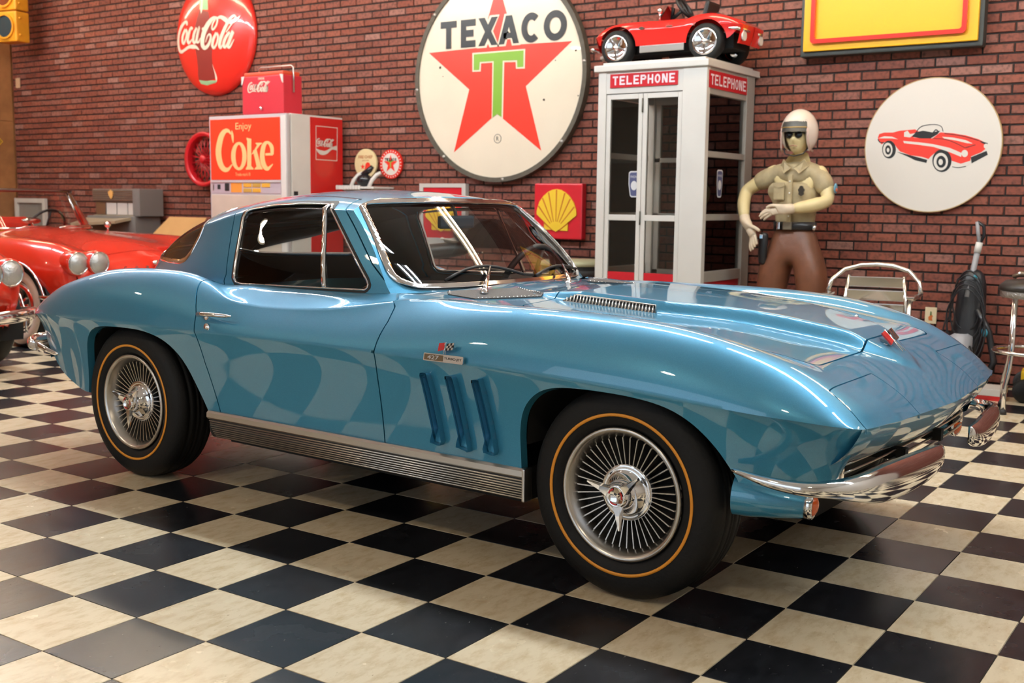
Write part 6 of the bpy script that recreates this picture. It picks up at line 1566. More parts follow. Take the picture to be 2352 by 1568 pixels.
# ================================================================== two red convertibles parked behind
M_CARRED = mat('red_car_paint', (.72, .030, .012), rough=.25, coat=1.0, coat_rough=.02)
M_LENS = mat('headlamp_glass', (.55, .58, .58), rough=.12, metal=.6, coat=1, bump=.5, bscale=90)
M_WW = mat('whitewall', (.72, .66, .56), rough=.5)
M_CREAMV = mat('cream_vinyl', (.75, .68, .55), rough=.5)
rc = thing('convertible_car', 'red open convertible with twin round headlamps, parked behind the blue car', 'car', (-6.725, 3.78, 0))
RS = [
 (-2.30, (-2.22, .60, .55), (-2.28, .48, .62), (-2.30, .30, .64), (-2.31, .64)),
 (-2.10, (-2.10, .78, .58), (-2.12, .62, .76), (-2.12, .42, .77), (-2.13, .77)),
 (-1.80, (-1.80, .87, .60), (-1.80, .70, .86), (-1.80, .50, .85), (-1.80, .85)),
 (-1.30, (-1.30, .91, .62), (-1.30, .75, .92), (-1.30, .58, .90), (-1.30, .90)),
 (-.60, (-.60, .90, .62), (-.60, .77, .90), (-.60, .62, .89), (-.60, .90)),
 (.10, (.10, .90, .62), (.10, .77, .90), (.10, .60, .91), (.10, .945)),
 (.60, (.60, .905, .62), (.60, .765, .89), (.60, .56, .885), (.60, .940)),
 (1.10, (1.10, .915, .62), (1.10, .755, .885), (1.10, .52, .850), (1.10, .905)),
 (1.45, (1.45, .910, .62), (1.45, .74, .870), (1.45, .48, .815), (1.45, .860)),
 (1.70, (1.70, .885, .62), (1.70, .715, .840), (1.70, .45, .765), (1.70, .800)),
 (1.86, (1.84, .835, .615), (1.86, .69, .795), (1.87, .43, .715), (1.88, .745)),
 (1.96, (1.91, .77, .61), (1.935, .655, .735), (1.96, .42, .665), (1.98, .69)),
 (2.00, (1.93, .71, .61), (1.96, .63, .67), (1.99, .41, .63), (2.03, .65))]
nsh = lambda x: x if x < 1.45 else 1.45 + (x - 1.45) * .78
RS = [(nsh(s[0]),) + tuple((nsh(q[0]),) + q[1:] for q in s[1:]) for s in RS]
rx = [s[0] for s in RS]
def rgc(k, c):
    return (pchip if c == 0 else spline)(rx, [((s[k][0], 0.0, s[k][1])[c] if k == 4 else s[k][c]) for s in RS])
rs = np.unique(np.concatenate([np.linspace(-2.30, nsh(1.70), 120), np.linspace(nsh(1.70), nsh(2.0), 26)]))
RA, RB, RV = [np.stack([rgc(k, c)(rs) for c in range(3)], 1) for k in (1, 2, 3)]
RC_ = np.stack([rgc(4, 0)(rs), 0 * rs, rgc(4, 2)(rs)], 1)
d = RB - RA
R1 = bez(RA, RA + d * np.array([.05, .02, .5]), RA + d * np.array([.7, .5, 1]), RB, np.linspace(0, 1, 14))
d = RV - RB; R2 = bez(RB, RB + d * np.array([.4, .42, 0]), RB + d * np.array([.6, .62, 1]), RV, np.linspace(0, 1, 8)[1:])
d = RC_ - RV; R3 = bez(RV, RV + d * np.array([.2, .3, .0]), RV + d * np.array([.8, .6, 1]), RC_, np.linspace(0, 1, 14)[1:])
RU = np.concatenate([R1, R2, R3], 1)
ru = Surf.grid(RU, flip=True)
RLw = np.stack([rs * .985, RA[:, 1] - .10, np.interp(rs, [-2.3, -1.9, -1.6, 1.6, 1.75, 1.85], [.42, .32, .24, .24, .30, .34])], 1)
d = RLw - RA
rl = Surf.grid(bez(RA, RA + d * np.array([0, .0, .35]), RA + d * np.array([.8, .55, .8]), RLw, np.linspace(0, 1, 14)))
re = RU[-1]; rnose = Surf.grid(bez(re, re + [.05, .0, -.06], re + [.03, 0, -.16], re + [-.10, 0, -.30], np.linspace(0, 1, 9)), flip=True)
re = RU[0]; rtail = Surf.grid(bez(re, re + [-.03, .0, -.06], re + [0, 0, -.12], re + [.12, 0, -.22], np.linspace(0, 1, 7)))
rarch = {}
for cx in (1.295, -1.295):
    P_ = [(cx + .40 * math.cos(a), .30 + (.395 if math.sin(a) > 0 else .3) * math.sin(a)) for a in np.linspace(0, 2 * math.pi, 40, endpoint=False)]
    _, rl = rl.split(sdxz(P_)); _, ru = ru.split(lambda P, Q: np.maximum(poly_sd(P[:, 0], P[:, 2], P_), .6 - np.abs(P[:, 1])))
    rl = rl.lip(inward(.03), near(sdxz(P_), .003))
_, ru = ru.split(sdxy(rrect(-.95, -.9, -.02, .60, .12)))
rhood, ru = pick(ru, sdxy(rrect(.42, -.7, 1.70, .46, .06)), .003)
ru.join(rl, rnose, rtail).both().build('body', M_CARRED, rc, weld=2e-4, sharp=50)
rhood.both().build('hood', M_CARRED, rc, weld=2e-4)
MB().box((-1.9, -.6, .22), (1.7, .6, .42)).build('underbody', M_UNDER, rc)
MB().box((.4, -.44, .42), (1.6, .44, .66)).build('engine_bay', M_UNDER, rc)
MB().box((-.95, -.60, .40), (.05, .60, .50)).build('cabin_floor', M_INT, rc)
for s in (-1, 1):
    MB().box((-.75, s * .34 - .24, .50), (-.30, s * .34 + .24, .62), .06).build('seat', M_CARRED, rc)
    MB().box((-.92, s * .34 - .24, .55), (-.76, s * .34 + .24, 1.02), .06).build('seat_back', M_CARRED, rc)
MB().box((-.05, -.62, .72), (.16, .62, .915), .05).build('dashboard', M_CARRED, rc)
b = MB(); Mx = Matrix.Translation((-.16, .33, .93)) @ Matrix.Rotation(math.radians(-62), 4, 'Y'); b.tube([(.19 * math.cos(a), .19 * math.sin(a), 0) for a in np.linspace(0, 6.283, 28, endpoint=False)], .012, 8, closed=True, M=Mx); b.tube([(-.18, 0, 0), (.18, 0, 0)], .01, 6, M=Mx); b.build('steering_wheel', M_BLACK, rc)
# wraparound windshield
NW, NZ = 41, 8
ang = np.linspace(-1, 1, NW)
def wpt(t, v):   # t across, v up
    y = .70 * math.sin(t * 1.45) / math.sin(1.45) * (1 - .06 * v); x = .30 - .42 * abs(t) ** 3.2 - .33 * v + .14 * v * abs(t) ** 3
    return (x, y, .935 + .345 * v - .012 * abs(t) ** 4)
w_ = MB(); w_.add([wpt(t, v) for t in ang for v in np.linspace(0, 1, NZ)], [(i * NZ + j, (i + 1) * NZ + j, (i + 1) * NZ + j + 1, i * NZ + j + 1) for i in range(NW - 1) for j in range(NZ - 1)], True)
wso_ = w_.build('windshield', glass('plain_glass', (.86, .88, .86), 1.45), rc)
MB().tube([wpt(t, 1) for t in ang], .017, 8).build('windshield_frame', mat('dark_chrome', (.20, .19, .18), rough=.25, metal=1), wso_)
MB().tube([wpt(t, 0) for t in ang], .012, 8).build('windshield_base', M_CHROME, wso_)
for s in (-1, 1): MB().tube([wpt(s, 0), wpt(s, .5), wpt(s, 1)], .013, 8).build('windshield_post', M_CHROME, wso_)
b = MB(); b.sphere((.12, 0, 1.00), (.02, .10, .03), 12, 8); b.tube([(.14, 0, .95), (.12, 0, 1.0)], .008, 6); b.build('rear_view_mirror', M_CHROME, rc)
b = MB(); b.sphere((.20, .76, .96), (.03, .035, .035), 12, 8); b.tube([(.20, .76, .89), (.20, .76, .95)], .009, 6); b.build('wing_mirror', M_CHROME, rc)
for y0 in (-.30, .12):
    MB().tube([(.34, y0, .935), (.33, y0 + .12, .955), (.325, y0 + .36, .955)], .006, 6).build('wiper', M_CHROME, rc)
# headlamps in pairs
for y in (-.71, -.54, .54, .71):
    xh = 1.885 - (abs(y) - .54) * .18; zh = .70
    MX = Matrix.Translation((xh - .16, y, zh)) @ Matrix.Rotation(math.radians(90), 4, 'Y')
    hb_ = MB().lathe([(.092, -.02), (.100, .06), (.104, .12), (.100, .158), (.092, .165), (.084, .158)], 28, M=MX).build('headlamp_bucket', M_CARRED, rc)
    MB().lathe([(.090, .155), (.092, .168), (.084, .172), (.080, .162)], 28, M=MX).build('headlamp_ring', M_CHROME, hb_)
    MB().lathe([(0, .192), (.03, .190), (.06, .180), (.082, .164)], 28, M=MX).build('headlamp_lens', M_LENS, hb_)
# nose letters and emblem, hood spears, bumper, grille
for i, y in enumerate((-.30, -.20, -.10, .0, .10, .20, .30)):
    b = MB(); text_mesh(b, 'CORVETTE'[i], .030, .034, Matrix.Translation((1.930 - .16 * abs(y), y - .015, .628)) @ Matrix(((0, 0, 1, 0), (1, 0, 0, 0), (0, 1, 0, 0), (0, 0, 0, 1))), .012, .03)
    b.build('nose_letter', M_CHROME, rc)
MB().sphere((1.925, 0, .685), (.02, .055, .022), 14, 8).build('nose_emblem', M_CHROME, rc)
MB().box((1.83, -.46, .36), (1.89, .46, .50), .02).build('grille_recess', M_UNDER, rc)
for i in range(9): MB().sphere((1.90, -.40 + .10 * i, .43), (.025, .022, .06), 10, 8).build('grille_tooth', M_CHROME, rc)
for s in (-1, 1):
    o = sweep_bumper([(1.62, s * .905, .43, .03, .012), (1.80, s * .890, .425, .06, .02), (1.88, s * .84, .42, .08, .03), (1.95, s * .70, .415, .09, .035), (1.98, s * .5, .412, .09, .035), (1.99, s * .42, .415, .05, .02)], rc)
    MB().sphere((1.985, s * .44, .44), (.03, .04, .09), 12, 8).build('bumper_guard', M_CHROME, rc)
    b = MB(); P_ = [(1.295 + .405 * math.cos(a), s * (.905 if True else 0), .30 + .40 * math.sin(a)) for a in np.linspace(-.1, math.pi + .1, 30)]; b.tube(P_, .010, 6); b.build('arch_moulding', M_CHROME, rc)
    for cx in (1.295, -1.295):
        q = [(cx + .41 * math.cos(a), .30 + .41 * math.sin(a)) for a in np.linspace(-.2, math.pi + .2, 20)]
        b = MB(); b.add([(u, s * yy, v) for u, v in q for yy in (.88, .45)], [(2 * i, 2 * i + 1, 2 * i + 3, 2 * i + 2) for i in range(19)], True); b.add([(u, s * .45, v) for u, v in q], [tuple(range(20))]); b.build('wheel_well', M_UNDER, rc)
def ww_wheel():
    t = MB().lathe([(.20, -.075), (.235, -.092), (.29, -.092), (.318, -.078), (.33, -.05), (.333, 0), (.33, .05), (.30, .09), (.2, .08)], 48, axis='y').build('wheel', M_RUBBER)
    MB().lathe([(.218, -.0885), (.222, -.0935), (.30, -.0935), (.304, -.0875)], 48, axis='y').build('whitewall', M_WW, t)
    MB().lathe([(0, -.10), (.05, -.098), (.065, -.085), (.12, -.075), (.16, -.088), (.195, -.086), (.205, -.075)], 40, axis='y').build('wheel_cover', M_CHROME, t)
    f = MB().box((.075, -.092, -.012), (.16, -.08, .012), .004).build('cover_slot', M_BLACK, t)
    for i in range(1, 10):
        c = new_obj('cover_slot', f.data, t); c.rotation_euler = (0, i * 2 * math.pi / 10, 0)
    sp_ = MB()
    for k in range(2): sp_.box((-.07, -.125, -.012), (.07, -.098, .012), .006, Matrix.Rotation(k * math.pi / 2, 4, 'Y'))
    sp_.build('cover_spinner', M_CHROME, t)
    return t
rw_ = ww_wheel(); rw_.parent = rc; first = True
for x, y, rz in ((1.295, -.80, 0), (-1.295, -.80, 0), (1.295, .80, math.pi), (-1.295, .80, math.pi)):
    o = rw_ if first else copy_tree(rw_, rc); first = False
    o.location = (x, y, .333); o.rotation_euler = (0, .2, rz)
rc2 = copy_tree(rc)
rc2['label'] = 'red car at the far left edge, only a headlamp and chrome bumper in view'
rc2.location = (-6.725 + .70, 3.78 - 2.42, 0)
# ================================================================== smaller things around the room
# ---- traffic light and diamond sign at the left edge
M_TLY = mat('traffic_yellow', (.75, .34, .02), rough=.45, noise=.15, nscale=8)
tl_ = thing('traffic_light', 'yellow traffic light with dark lenses hanging near the panelled wall', 'traffic light', (-9.56, 5.50, 3.02), math.radians(12))
for i, (nm, c) in enumerate((('green_lens', (.01, .035, .05)), ('amber_lens', (.16, .035, .01)), ('red_lens', (.20, .01, .01)))):
    z = i * .36
    h_ = MB().box((-.17, -.10, z), (.17, .10, z + .35), .02).build('lamp_section', M_TLY, tl_)
    MB().prism(circ(.125, 28, 0, z + .175), .10, .108, MW).build(nm, mat('tl_' + nm, c, rough=.2, coat=.5), h_)
    b = MB(); ring_prism(b, circ(.145, 28, 0, z + .175), circ(.125, 28, 0, z + .175), .10, .125, MW); b.build('lens_ring', M_TLY, h_)
    for zz in (.08, .27): MB().sphere((.175, -.05, z + zz), .014, 8, 6).build('latch', M_TLY, h_)
MB().tube([(0, 0, 1.07), (0, 0, 1.28)], .02, 8).build('hanger', M_FRAMEIRON, tl_)
ds_ = thing('diamond_sign', 'yellow diamond road sign on the panelled wall, cut by the left edge', 'sign', (LX + .012, 5.42, 1.895))
MB().prism([(0, .30), (.30, 0), (0, -.30), (-.30, 0)], 0, .01, MS).build('panel', mat('road_yellow', (.75, .48, .03), rough=.45), ds_)
b = MB(); ring_prism(b, [(0, .285), (.285, 0), (0, -.285), (-.285, 0)], [(0, .27), (.27, 0), (0, -.27), (-.27, 0)], .01, .0112, MS); b.build('border', M_SBLACK, ds_)

# ---- grey selector console (wall box) behind the red car
M_JB = mat('worn_silver', (.30, .28, .25), rough=.35, metal=.5, noise=.2, nscale=10); M_JB2 = mat('console_grey', (.20, .19, .18), rough=.5)
jb = thing('selector_console', 'worn silver selector console with three white cards behind the red convertible', 'cabinet', (-7.82, 5.60, 0))
MB().box((-.42, -.10, 0), (.44, .24, 1.02), .01).build('base', M_JB2, jb)
MB().box((.38, -.08, 1.02), (.50, .24, 1.32), .008).build('side_cheek', M_JB2, jb)
MB().box((-.42, -.02, 1.18), (.385, .20, 1.318), .01).build('header', M_JB, jb)
for i in range(5): MB().box((-.41, -.026, 1.192 + i * .024), (.375, -.018, 1.200 + i * .024)).build('header_rib', M_ALU, jb)
MB().prism([(-.06, .03), (-.01, .055), (.03, .03), (.025, -.02), (-.01, -.05), (-.045, -.01)], .026, .032, Matrix.Translation((-.06, 0, 1.255)) @ MW).build('yellow_sticker', mat('torn_sticker', (.80, .46, .14), rough=.6), jb)
MB().box((-.42, .02, 1.02), (.385, .20, 1.18), .005).build('card_recess', M_JB, jb)
for i in range(4): MB().box((-.40 + .195 * i + (0 if i else .0), .008, 1.03), (-.225 + .195 * i, .02, 1.168), .003).build('white_card', M_SWHITE if i else M_ALU, jb)
MB().add([(-.44, -.30, .93), (.36, -.30, .97), (.385, .03, 1.03), (-.44, .03, 1.03), (-.44, -.30, .90), (.36, -.30, .94), (.385, .03, 1.0), (-.44, .03, 1.0)], [(0, 1, 2, 3), (7, 6, 5, 4), (0, 4, 5, 1), (1, 5, 6, 2), (2, 6, 7, 3), (3, 7, 4, 0)]).build('sloping_shelf', mat('buff_metal', (.50, .42, .28), rough=.35, metal=.3), jb)
# ---- framed panel in the corner
pf = thing('framed_panel', 'white framed grey panel leaning low in the corner behind the windshield', 'frame', (-9.86, 5.86, .80))
MB().box((-.27, -.02, -.38), (.27, .0, .36)).build('panel', mat('grey_panel', (.26, .25, .23), rough=.6), pf)
b = MB(); ring_prism(b, [(-.32, -.42), (.32, -.42), (.32, .40), (-.32, .40)], [(-.265, -.36), (.265, -.36), (.265, .345), (-.265, .345)], .005, .045, MW); b.build('white_frame', M_MWHITE, pf)
# ---- folded cardboard box
cd = thing('cardboard_box', 'tan cardboard carton standing behind the red convertible', 'box', (-6.45, 5.45, 0))
M_CARD = mat('cardboard', (.58, .33, .12), rough=.8, noise=.1, nscale=6)
MB().box((-.36, -.22, 0), (.36, .22, .80), .004).build('carton', M_CARD, cd)
MB().add([(-.36, -.22, .80), (.36, -.22, .80), (.42, -.10, 1.03), (-.16, -.10, 1.03), (-.36, -.214, .80), (.36, -.214, .80), (.42, -.094, 1.03), (-.16, -.094, 1.03)], [(0, 1, 2, 3), (7, 6, 5, 4), (0, 4, 5, 1), (1, 5, 6, 2), (2, 6, 7, 3), (3, 7, 4, 0)]).build('open_flap', M_CARD, cd)

# ---- counter with a small novelty figure behind the car roof
ct = thing('wall_shelf', 'pale shelf rail on the bricks under the pump signs', 'shelf', (-4.24, 5.74, 1.352))
MB().box((-.24, -.14, -.02), (.24, .15, 0), .003).build('board', M_MWHITE, ct)
for s in (-.18, .18): MB().prism([(0, 0), (.26, 0), (.0, -.16)], -.008, .008, Matrix(((0, 0, 1, s), (-1, 0, 0, .15), (0, 1, 0, -.02), (0, 0, 0, 1)))).build('bracket', M_MWHITE, ct)
for i in range(9): MB().box((-.235 + i * .035, -.145, -.028), (-.205 + i * .035, -.138, .012), .003).build('trim_bead', M_MWHITE, ct)
fg = thing('novelty_figure', 'dark glossy ball with white curved arms on the shelf under the pump signs', 'ornament', (-4.22, 5.72, 1.352))
MB().sphere((0, 0, .06), (.085, .07, .06), 18, 12).build('dark_ball', mat('gloss_black', (.012, .012, .016), rough=.12), fg)
for x_, r_ in ((-.10, .0), (.13, .0)):
    MB().tube([(x_ - .03, -.05, .0), (x_, -.04, .06), (x_ + .04, -.02, .11), (x_ + .075, 0, .13)], [.018, .020, .020, .016], 8).build('white_arm', M_MWHITE, fg)
MB().tube([(-.02, .0, .11), (.05, .02, .16), (.075, .03, .19)], [.03, .028, .02], 8).build('dark_neck', mat('gloss_black', (.012, .012, .016)), fg)

# ---- motorcycle saddle end and drum stool, seen through the windshield
mc = thing('motorcycle', 'black motorcycle with studded saddle standing by the bricks, seen through the windshield', 'motorcycle', (-2.98, 5.15, 0), math.radians(186))
M_SEAT = mat('saddle_leather', (.030, .030, .030), rough=.38)
sdl = skin('saddle', [(-.05, 0, .80, .13, .07), (-.22, 0, .82, .15, .07), (-.42, 0, .85, .13, .06), (.12, 0, .79, .10, .06)], [(0, 1), (1, 2), (0, 3)], M_SEAT, mc)
for i in range(14):
    a = i / 13; MB().sphere((-.45 + .60 * a, -.135 - .02 * math.sin(a * 3.1), .80 - .04 * math.sin(a * 3.1)), .010, 8, 6).build('saddle_stud', M_CHROME, sdl)
MB().sphere((-.16, -.16, .78), (.022, .012, .022), 12, 8).build('concho', M_CHROME, sdl)
skin('fuel_tank', [(.30, 0, .80, .12, .10), (.48, 0, .82, .13, .11), (.66, 0, .84, .08, .07)], chain(3), mat('tank_black', (.01, .01, .012), rough=.2, coat=.8), mc)
for x_ in (-.62, .86):
    w2 = MB().lathe([(.24, -.05), (.30, -.055), (.335, -.02), (.335, .02), (.30, .055), (.24, .05)], 36, axis='y', M=Matrix.Translation((x_, 0, .336))).build('wheel', M_RUBBER, mc)
    MB().lathe([(.20, -.03), (.245, -.04), (.245, .04), (.20, .03)], 30, axis='y', M=Matrix.Translation((x_, 0, .336))).build('rim', M_CHROME, w2)
    for i in range(10):
        a = i * math.pi / 5; MB().tube([(x_ + .03 * math.cos(a), 0, .336 + .03 * math.sin(a)), (x_ + .21 * math.cos(a), 0, .336 + .21 * math.sin(a))], .004, 5).build('spoke', M_CHROME, w2)
    MB().lathe([(.34, -.07), (.36, -.04), (.365, 0), (.36, .04), (.34, .07)], 24, axis='y', a0=-3.0, a1=.2, M=Matrix.Translation((x_, 0, .336))).build('fender', M_SEAT, mc)
MB().box((-.15, -.14, .22), (.42, .14, .62), .06).build('engine', mat('engine_metal', (.30, .30, .30), rough=.3, metal=.9), mc)
MB().tube([(.66, 0, .92), (.76, -.10, .40), (.86, -.09, .336)], .022, 8).build('fork', M_CHROME, mc); MB().tube([(.66, 0, .92), (.76, .10, .40), (.86, .09, .336)], .022, 8).build('fork', M_CHROME, mc)
MB().tube([(.45, -.34, .95), (.56, -.30, 1.0), (.64, -.10, .95), (.64, .10, .95), (.56, .30, 1.0), (.45, .34, .95)], .013, 8).build('handlebar', M_CHROME, mc)
MB().tube([(-.62, -.12, .30), (.2, -.17, .26), (.45, -.16, .34)], .035, 10).build('exhaust', M_CHROME, mc)
MB().tube([(.0, -.16, .28), (.02, -.26, .0)], .012, 6).build('kick_stand', M_CHROME, mc)
cl_ = thing('cloth', 'crumpled white cloth lying on the studded saddle', 'cloth', (-2.66, 5.14, .905), .3)
vs = [(x * .13, y * .09, .006 + .014 * math.sin(3 * x + 2 * y) + .010 * math.cos(5 * y - 2 * x)) for x in np.linspace(-1, 1, 11) for y in np.linspace(-1, 1, 9)]
MB().add(vs + [(a, c_, z - .006) for a, c_, z in vs], [(i * 9 + j, (i + 1) * 9 + j, (i + 1) * 9 + j + 1, i * 9 + j + 1) for i in range(10) for j in range(8)] + [(99 + i * 9 + j, 99 + i * 9 + j + 1, 99 + (i + 1) * 9 + j + 1, 99 + (i + 1) * 9 + j) for i in range(10) for j in range(8)], True).build('folded_cloth', M_SWHITE, cl_)
dm = thing('drum_stool', 'round stool with pale green top and black skirt beside the phone booth', 'stool', (-1.64, 5.35, 0))
MB().lathe([(0, .775), (.26, .772), (.285, .76), (.285, .735), (.27, .73)], 36).build('seat', mat('pale_green_seat', (.42, .42, .26), rough=.5), dm)
MB().lathe([(.275, .735), (.275, .02), (.24, 0), (0, 0)], 36).build('skirt', M_BLACK, dm)
MB().lathe([(.276, .70), (.282, .695), (.282, .66), (.276, .655)], 36).build('band', mat('dark_band', (.03, .03, .03), rough=.5), dm)

# ---- aluminium slat armchair
M_POL = mat('polished_aluminium', (.80, .79, .76), rough=.16, metal=1)
ch = thing('aluminium_chair', 'polished aluminium slat-back armchair beside the officer statue', 'chair', (.885, 4.78, 0), math.radians(10))
for s in (-1, 1):
    MB().tube([(s * .17, .22, .78), (s * .19, .20, .60), (s * .21, .14, .44)], .013, 8).build('back_upright', M_POL, ch)
    MB().tube([(s * .22, .18, .44), (s * .25, .24, .0)], .014, 8).build('leg', M_POL, ch)
    MB().tube([(s * .24, -.22, .0), (s * .245, -.24, .40), (s * .25, -.22, .62), (s * .25, -.16, .66)], .014, 8).build('leg', M_POL, ch)
    MB().tube([(s * .25, -.18, .66), (s * .27, .0, .67), (s * .285, .12, .68)], .014, 8).build('arm_rail', M_POL, ch)
    MB().box((s * .25 - .025, -.20, .665), (s * .25 + .025, .02, .685), .008).build('arm_pad', M_POL, ch)
MB().tube([(-.285, .12, .68), (-.27, .17, .75), (-.20, .22, .815), (-.10, .245, .845), (0, .25, .852), (.10, .245, .845), (.20, .22, .815), (.27, .17, .75), (.285, .12, .68)], .015, 10).build('back_hoop', M_POL, ch)
for i, z in enumerate((.74, .655, .57)):
    MB().box((-.18, -.006, -.034), (.18, .006, .034), .004, Matrix.Translation((0, .215 - .012 * i, z)) @ Matrix.Rotation(.12, 4, 'X')).build('back_slat', M_POL, ch)
for i in range(7): MB().box((-.22, -.21 + i * .058, .437), (.22, -.165 + i * .058, .449), .004).build('seat_slat', M_POL, ch)
bg = thing('paper_bag', 'crumpled pale paper lying on the aluminium chair seat', 'paper', (.86, 4.80, .451), .2)
MB().add([(-.15, -.10, 0), (.14, -.12, 0), (.16, .06, 0), (-.13, .08, 0), (-.10, -.06, .10), (.02, -.08, .17), (.10, .02, .11), (-.08, .05, .14)], [(3, 2, 1, 0), (4, 5, 6, 7), (0, 1, 5, 4), (1, 2, 6, 5), (2, 3, 7, 6), (3, 0, 4, 7)]).build('crumpled_paper', mat('pale_paper', (.66, .62, .55), rough=.7), bg)

# ---- upright vacuum cleaner
vc = thing('vacuum_cleaner', 'black upright vacuum cleaner with coiled cord leaning at the bricks', 'vacuum cleaner', (1.27, 5.70, 0), math.radians(-6))
M_VB = mat('vacuum_black', (.014, .015, .018), rough=.35); M_VG = mat('vacuum_grey', (.34, .34, .36), rough=.35); M_VC = mat('vacuum_cyan', (.05, .35, .50), rough=.4)
MB().box((-.14, -.20, 0), (.14, .06, .13), .03).build('floor_head', M_VG, vc)
skin('motor_body', [(0, -.02, .12, .10, .08), (0, .02, .32, .13, .10), (0, .04, .50, .11, .09), (0, .06, .70, .10, .07), (0, .07, .82, .07, .05)], chain(5), M_VB, vc)
MB().lathe([(.0, .12), (.075, .12), (.08, .18), (.075, .36), (.04, .38)], 20, M=Matrix.Translation((-.01, -.08, .0))).build('dust_bin', M_VG, vc)
MB().tube([(-.01, -.01, .62), (.0, .05, .80), (.012, .07, .92)], .020, 8).build('handle_tube', M_VG, vc)
MB().tube([(.012, .07, .92), (.02, .08, .99)], .024, 8).build('handle_collar', M_MWHITE, vc)
MB().tube([(.02, .08, .98), (.008, .075, 1.06), (.0, .07, 1.13)], .013, 8).build('handle_grip', M_VG, vc); MB().tube([(.02, .08, .98), (.045, .09, 1.04), (.040, .085, 1.10), (.0, .07, 1.13)], .012, 8).build('handle_loop', M_VB, vc)
rng = random.Random(3)
for k in range(5):
    r_ = .12 + .012 * k
    MB().tube([((r_ * .8 + rng.uniform(-.01, .01)) * math.cos(a) + .01, -.055 - .012 * k + .01 * math.sin(3 * a), .60 + (r_ * 1.7) * math.sin(a) - (.05 * k)) for a in np.linspace(0, 6.283, 26, endpoint=False)], .0055, 6, closed=True).build('cord_loop', M_VB, vc)
MB().tube([(.08, -.06, .55), (.16, -.05, .40), (.20, -.04, .20), (.17, -.08, .10)], .022, 8).build('hose', M_VB, vc)
MB().tube([(.02, -.09, .36), (.12, -.14, .10)], .020, 8).build('crevice_tube', M_VB, vc)
MB().sphere((.14, -.05, .40), (.03, .03, .035), 10, 8).build('cyan_cap', M_VC, vc); MB().sphere((.04, -.02, .76), (.014, .02, .016), 8, 6).build('cyan_button', M_VC, vc)

# ---- bar stool at the right edge
bs = thing('bar_stool', 'chrome bar stool with black round seat and foot ring at the right edge', 'stool', (1.83, 5.0, 0))
MB().lathe([(0, .80), (.12, .802), (.20, .792), (.232, .765), (.235, .735), (.22, .73)], 36).build('seat_cushion', mat('seat_black', (.022, .020, .018), rough=.4), bs)
MB().lathe([(.224, .745), (.228, .74), (.228, .695), (.20, .69), (.0, .69)], 36).build('seat_band', mat('ribbed_chrome', (.6, .6, .6), rough=.22, metal=1, bump=.8, bscale=160), bs)
for k in range(4):
    a = math.radians(45 + 90 * k + 12); c_, s_ = math.cos(a), math.sin(a)
    MB().tube([(.20 * c_, .20 * s_, .69), (.205 * c_, .205 * s_, .36), (.215 * c_, .215 * s_, .28), (.245 * c_, .245 * s_, .16), (.245 * c_, .245 * s_, .012)], .014, 8).build('leg', M_CHROME, bs)
    MB().lathe([(0, 0), (.022, 0), (.022, .02), (.014, .03)], 10, M=Matrix.Translation((.245 * c_, .245 * s_, 0))).build('foot', M_BLACK, bs)
MB().tube([(.245 * math.cos(a), .245 * math.sin(a), .37) for a in np.linspace(0, 6.283, 40, endpoint=False)], .012, 8, closed=True).build('foot_ring', M_CHROME, bs)
it = thing('metal_ornament', 'small tarnished metal ornament lying on the bar stool seat', 'ornament', (1.77, 4.97, .803))
MB().tube([(-.10, 0, .012), (-.05, .0, .03), (.02, .01, .022), (.10, .0, .035)], [.010, .018, .012, .016], 8).build('bar', mat('tarnished', (.18, .13, .09), rough=.4, metal=.7), it)
MB().sphere((-.06, 0, .03), .016, 10, 8).build('knob', M_CHROME, it)

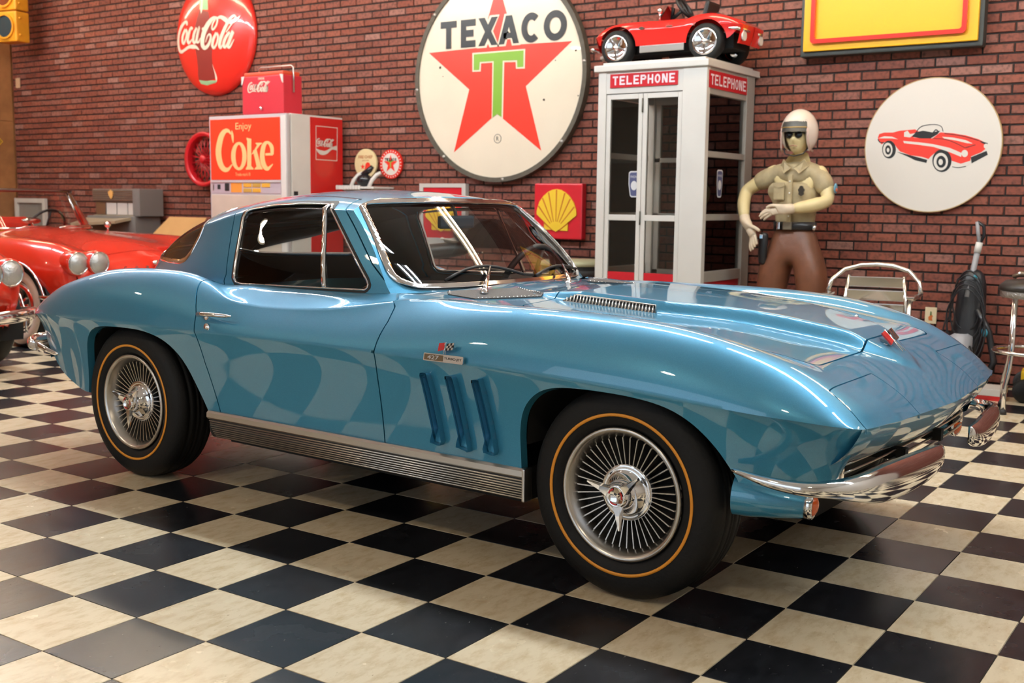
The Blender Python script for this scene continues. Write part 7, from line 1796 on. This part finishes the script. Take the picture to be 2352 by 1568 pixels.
# ---- toys and boxes on the floor, right edge
ty = thing('toy_truck', 'yellow toy truck with thick black tyres under the bar stool', 'toy truck', (1.78, 5.42, 0), math.radians(8))
M_TY = mat('toy_yellow', (.82, .52, .02), rough=.35)
MB().box((-.10, -.08, .05), (.18, .08, .20), .012).build('body', M_TY, ty); MB().box((-.05, -.075, .20), (.08, .075, .23), .01).build('cab', M_TY, ty)
for x_ in (-.07, .13):
    for s in (-1, 1): MB().lathe([(0, -.04), (.06, -.04), (.075, -.02), (.075, .02), (.06, .04), (0, .04)], 22, axis='y', M=Matrix.Translation((x_, s * .105, .075))).build('wheel', M_RUBBER, ty)
MB().box((.02, -.094, .09), (.07, -.088, .13)).build('door_label', M_MWHITE, ty); MB().box((.0, -.094, .14), (.06, -.088, .16)).build('dark_decal', M_BLACK, ty)
MB().lathe([(0, .232), (.02, .23), (.025, .20)], 12).build('roof_knob', M_BLACK, ty)
tk = thing('toy_tricycle', 'red and white toy tricycle standing behind the yellow truck', 'toy', (1.80, 5.70, 0))
MB().tube([(-.10, 0, .16), (.05, 0, .26), (.14, 0, .34)], .022, 8).build('frame', M_RED, tk)
MB().sphere((.12, -.01, .40), (.09, .06, .06), 14, 10).build('white_hood', M_MWHITE, tk)
MB().tube([(.02, -.06, .36), (.12, -.05, .42), (.22, .0, .40)], .016, 8).build('handle', M_MWHITE, tk)
for x_, y_, r_ in ((.14, 0, .13), (-.12, -.08, .085), (-.12, .08, .085)):
    MB().lathe([(0, -.012), (r_ * .8, -.014), (r_, -.01), (r_, .01), (r_ * .8, .014), (0, .012)], 24, axis='y', M=Matrix.Translation((x_, y_, r_))).build('wheel', M_BLACK, tk)
bk = thing('boxed_game', 'flat white box with red edge lying on the floor by the vacuum', 'box', (1.47, 5.36, 0), math.radians(4))
MB().box((-.13, -.11, 0), (.13, .11, .035), .003).build('red_tray', M_RED, bk); MB().box((-.132, -.112, .030), (.132, .112, .075), .004).build('white_lid', M_SWHITE, bk)
cp = thing('chrome_clamp', 'small chrome pipe clamp on the floor by the stool foot', 'clamp', (1.60, 4.80, 0), .6)
b = MB(); b.tube([(-.05, 0, .03), (.05, 0, .03)], .018, 10); b.build('pipe', M_CHROME, cp); MB().lathe([(.022, -.012), (.032, -.012), (.032, .012), (.022, .012), (.022, -.012)], 18, axis='x', M=Matrix.Translation((.04, 0, .032))).build('collar', M_CHROME, cp)
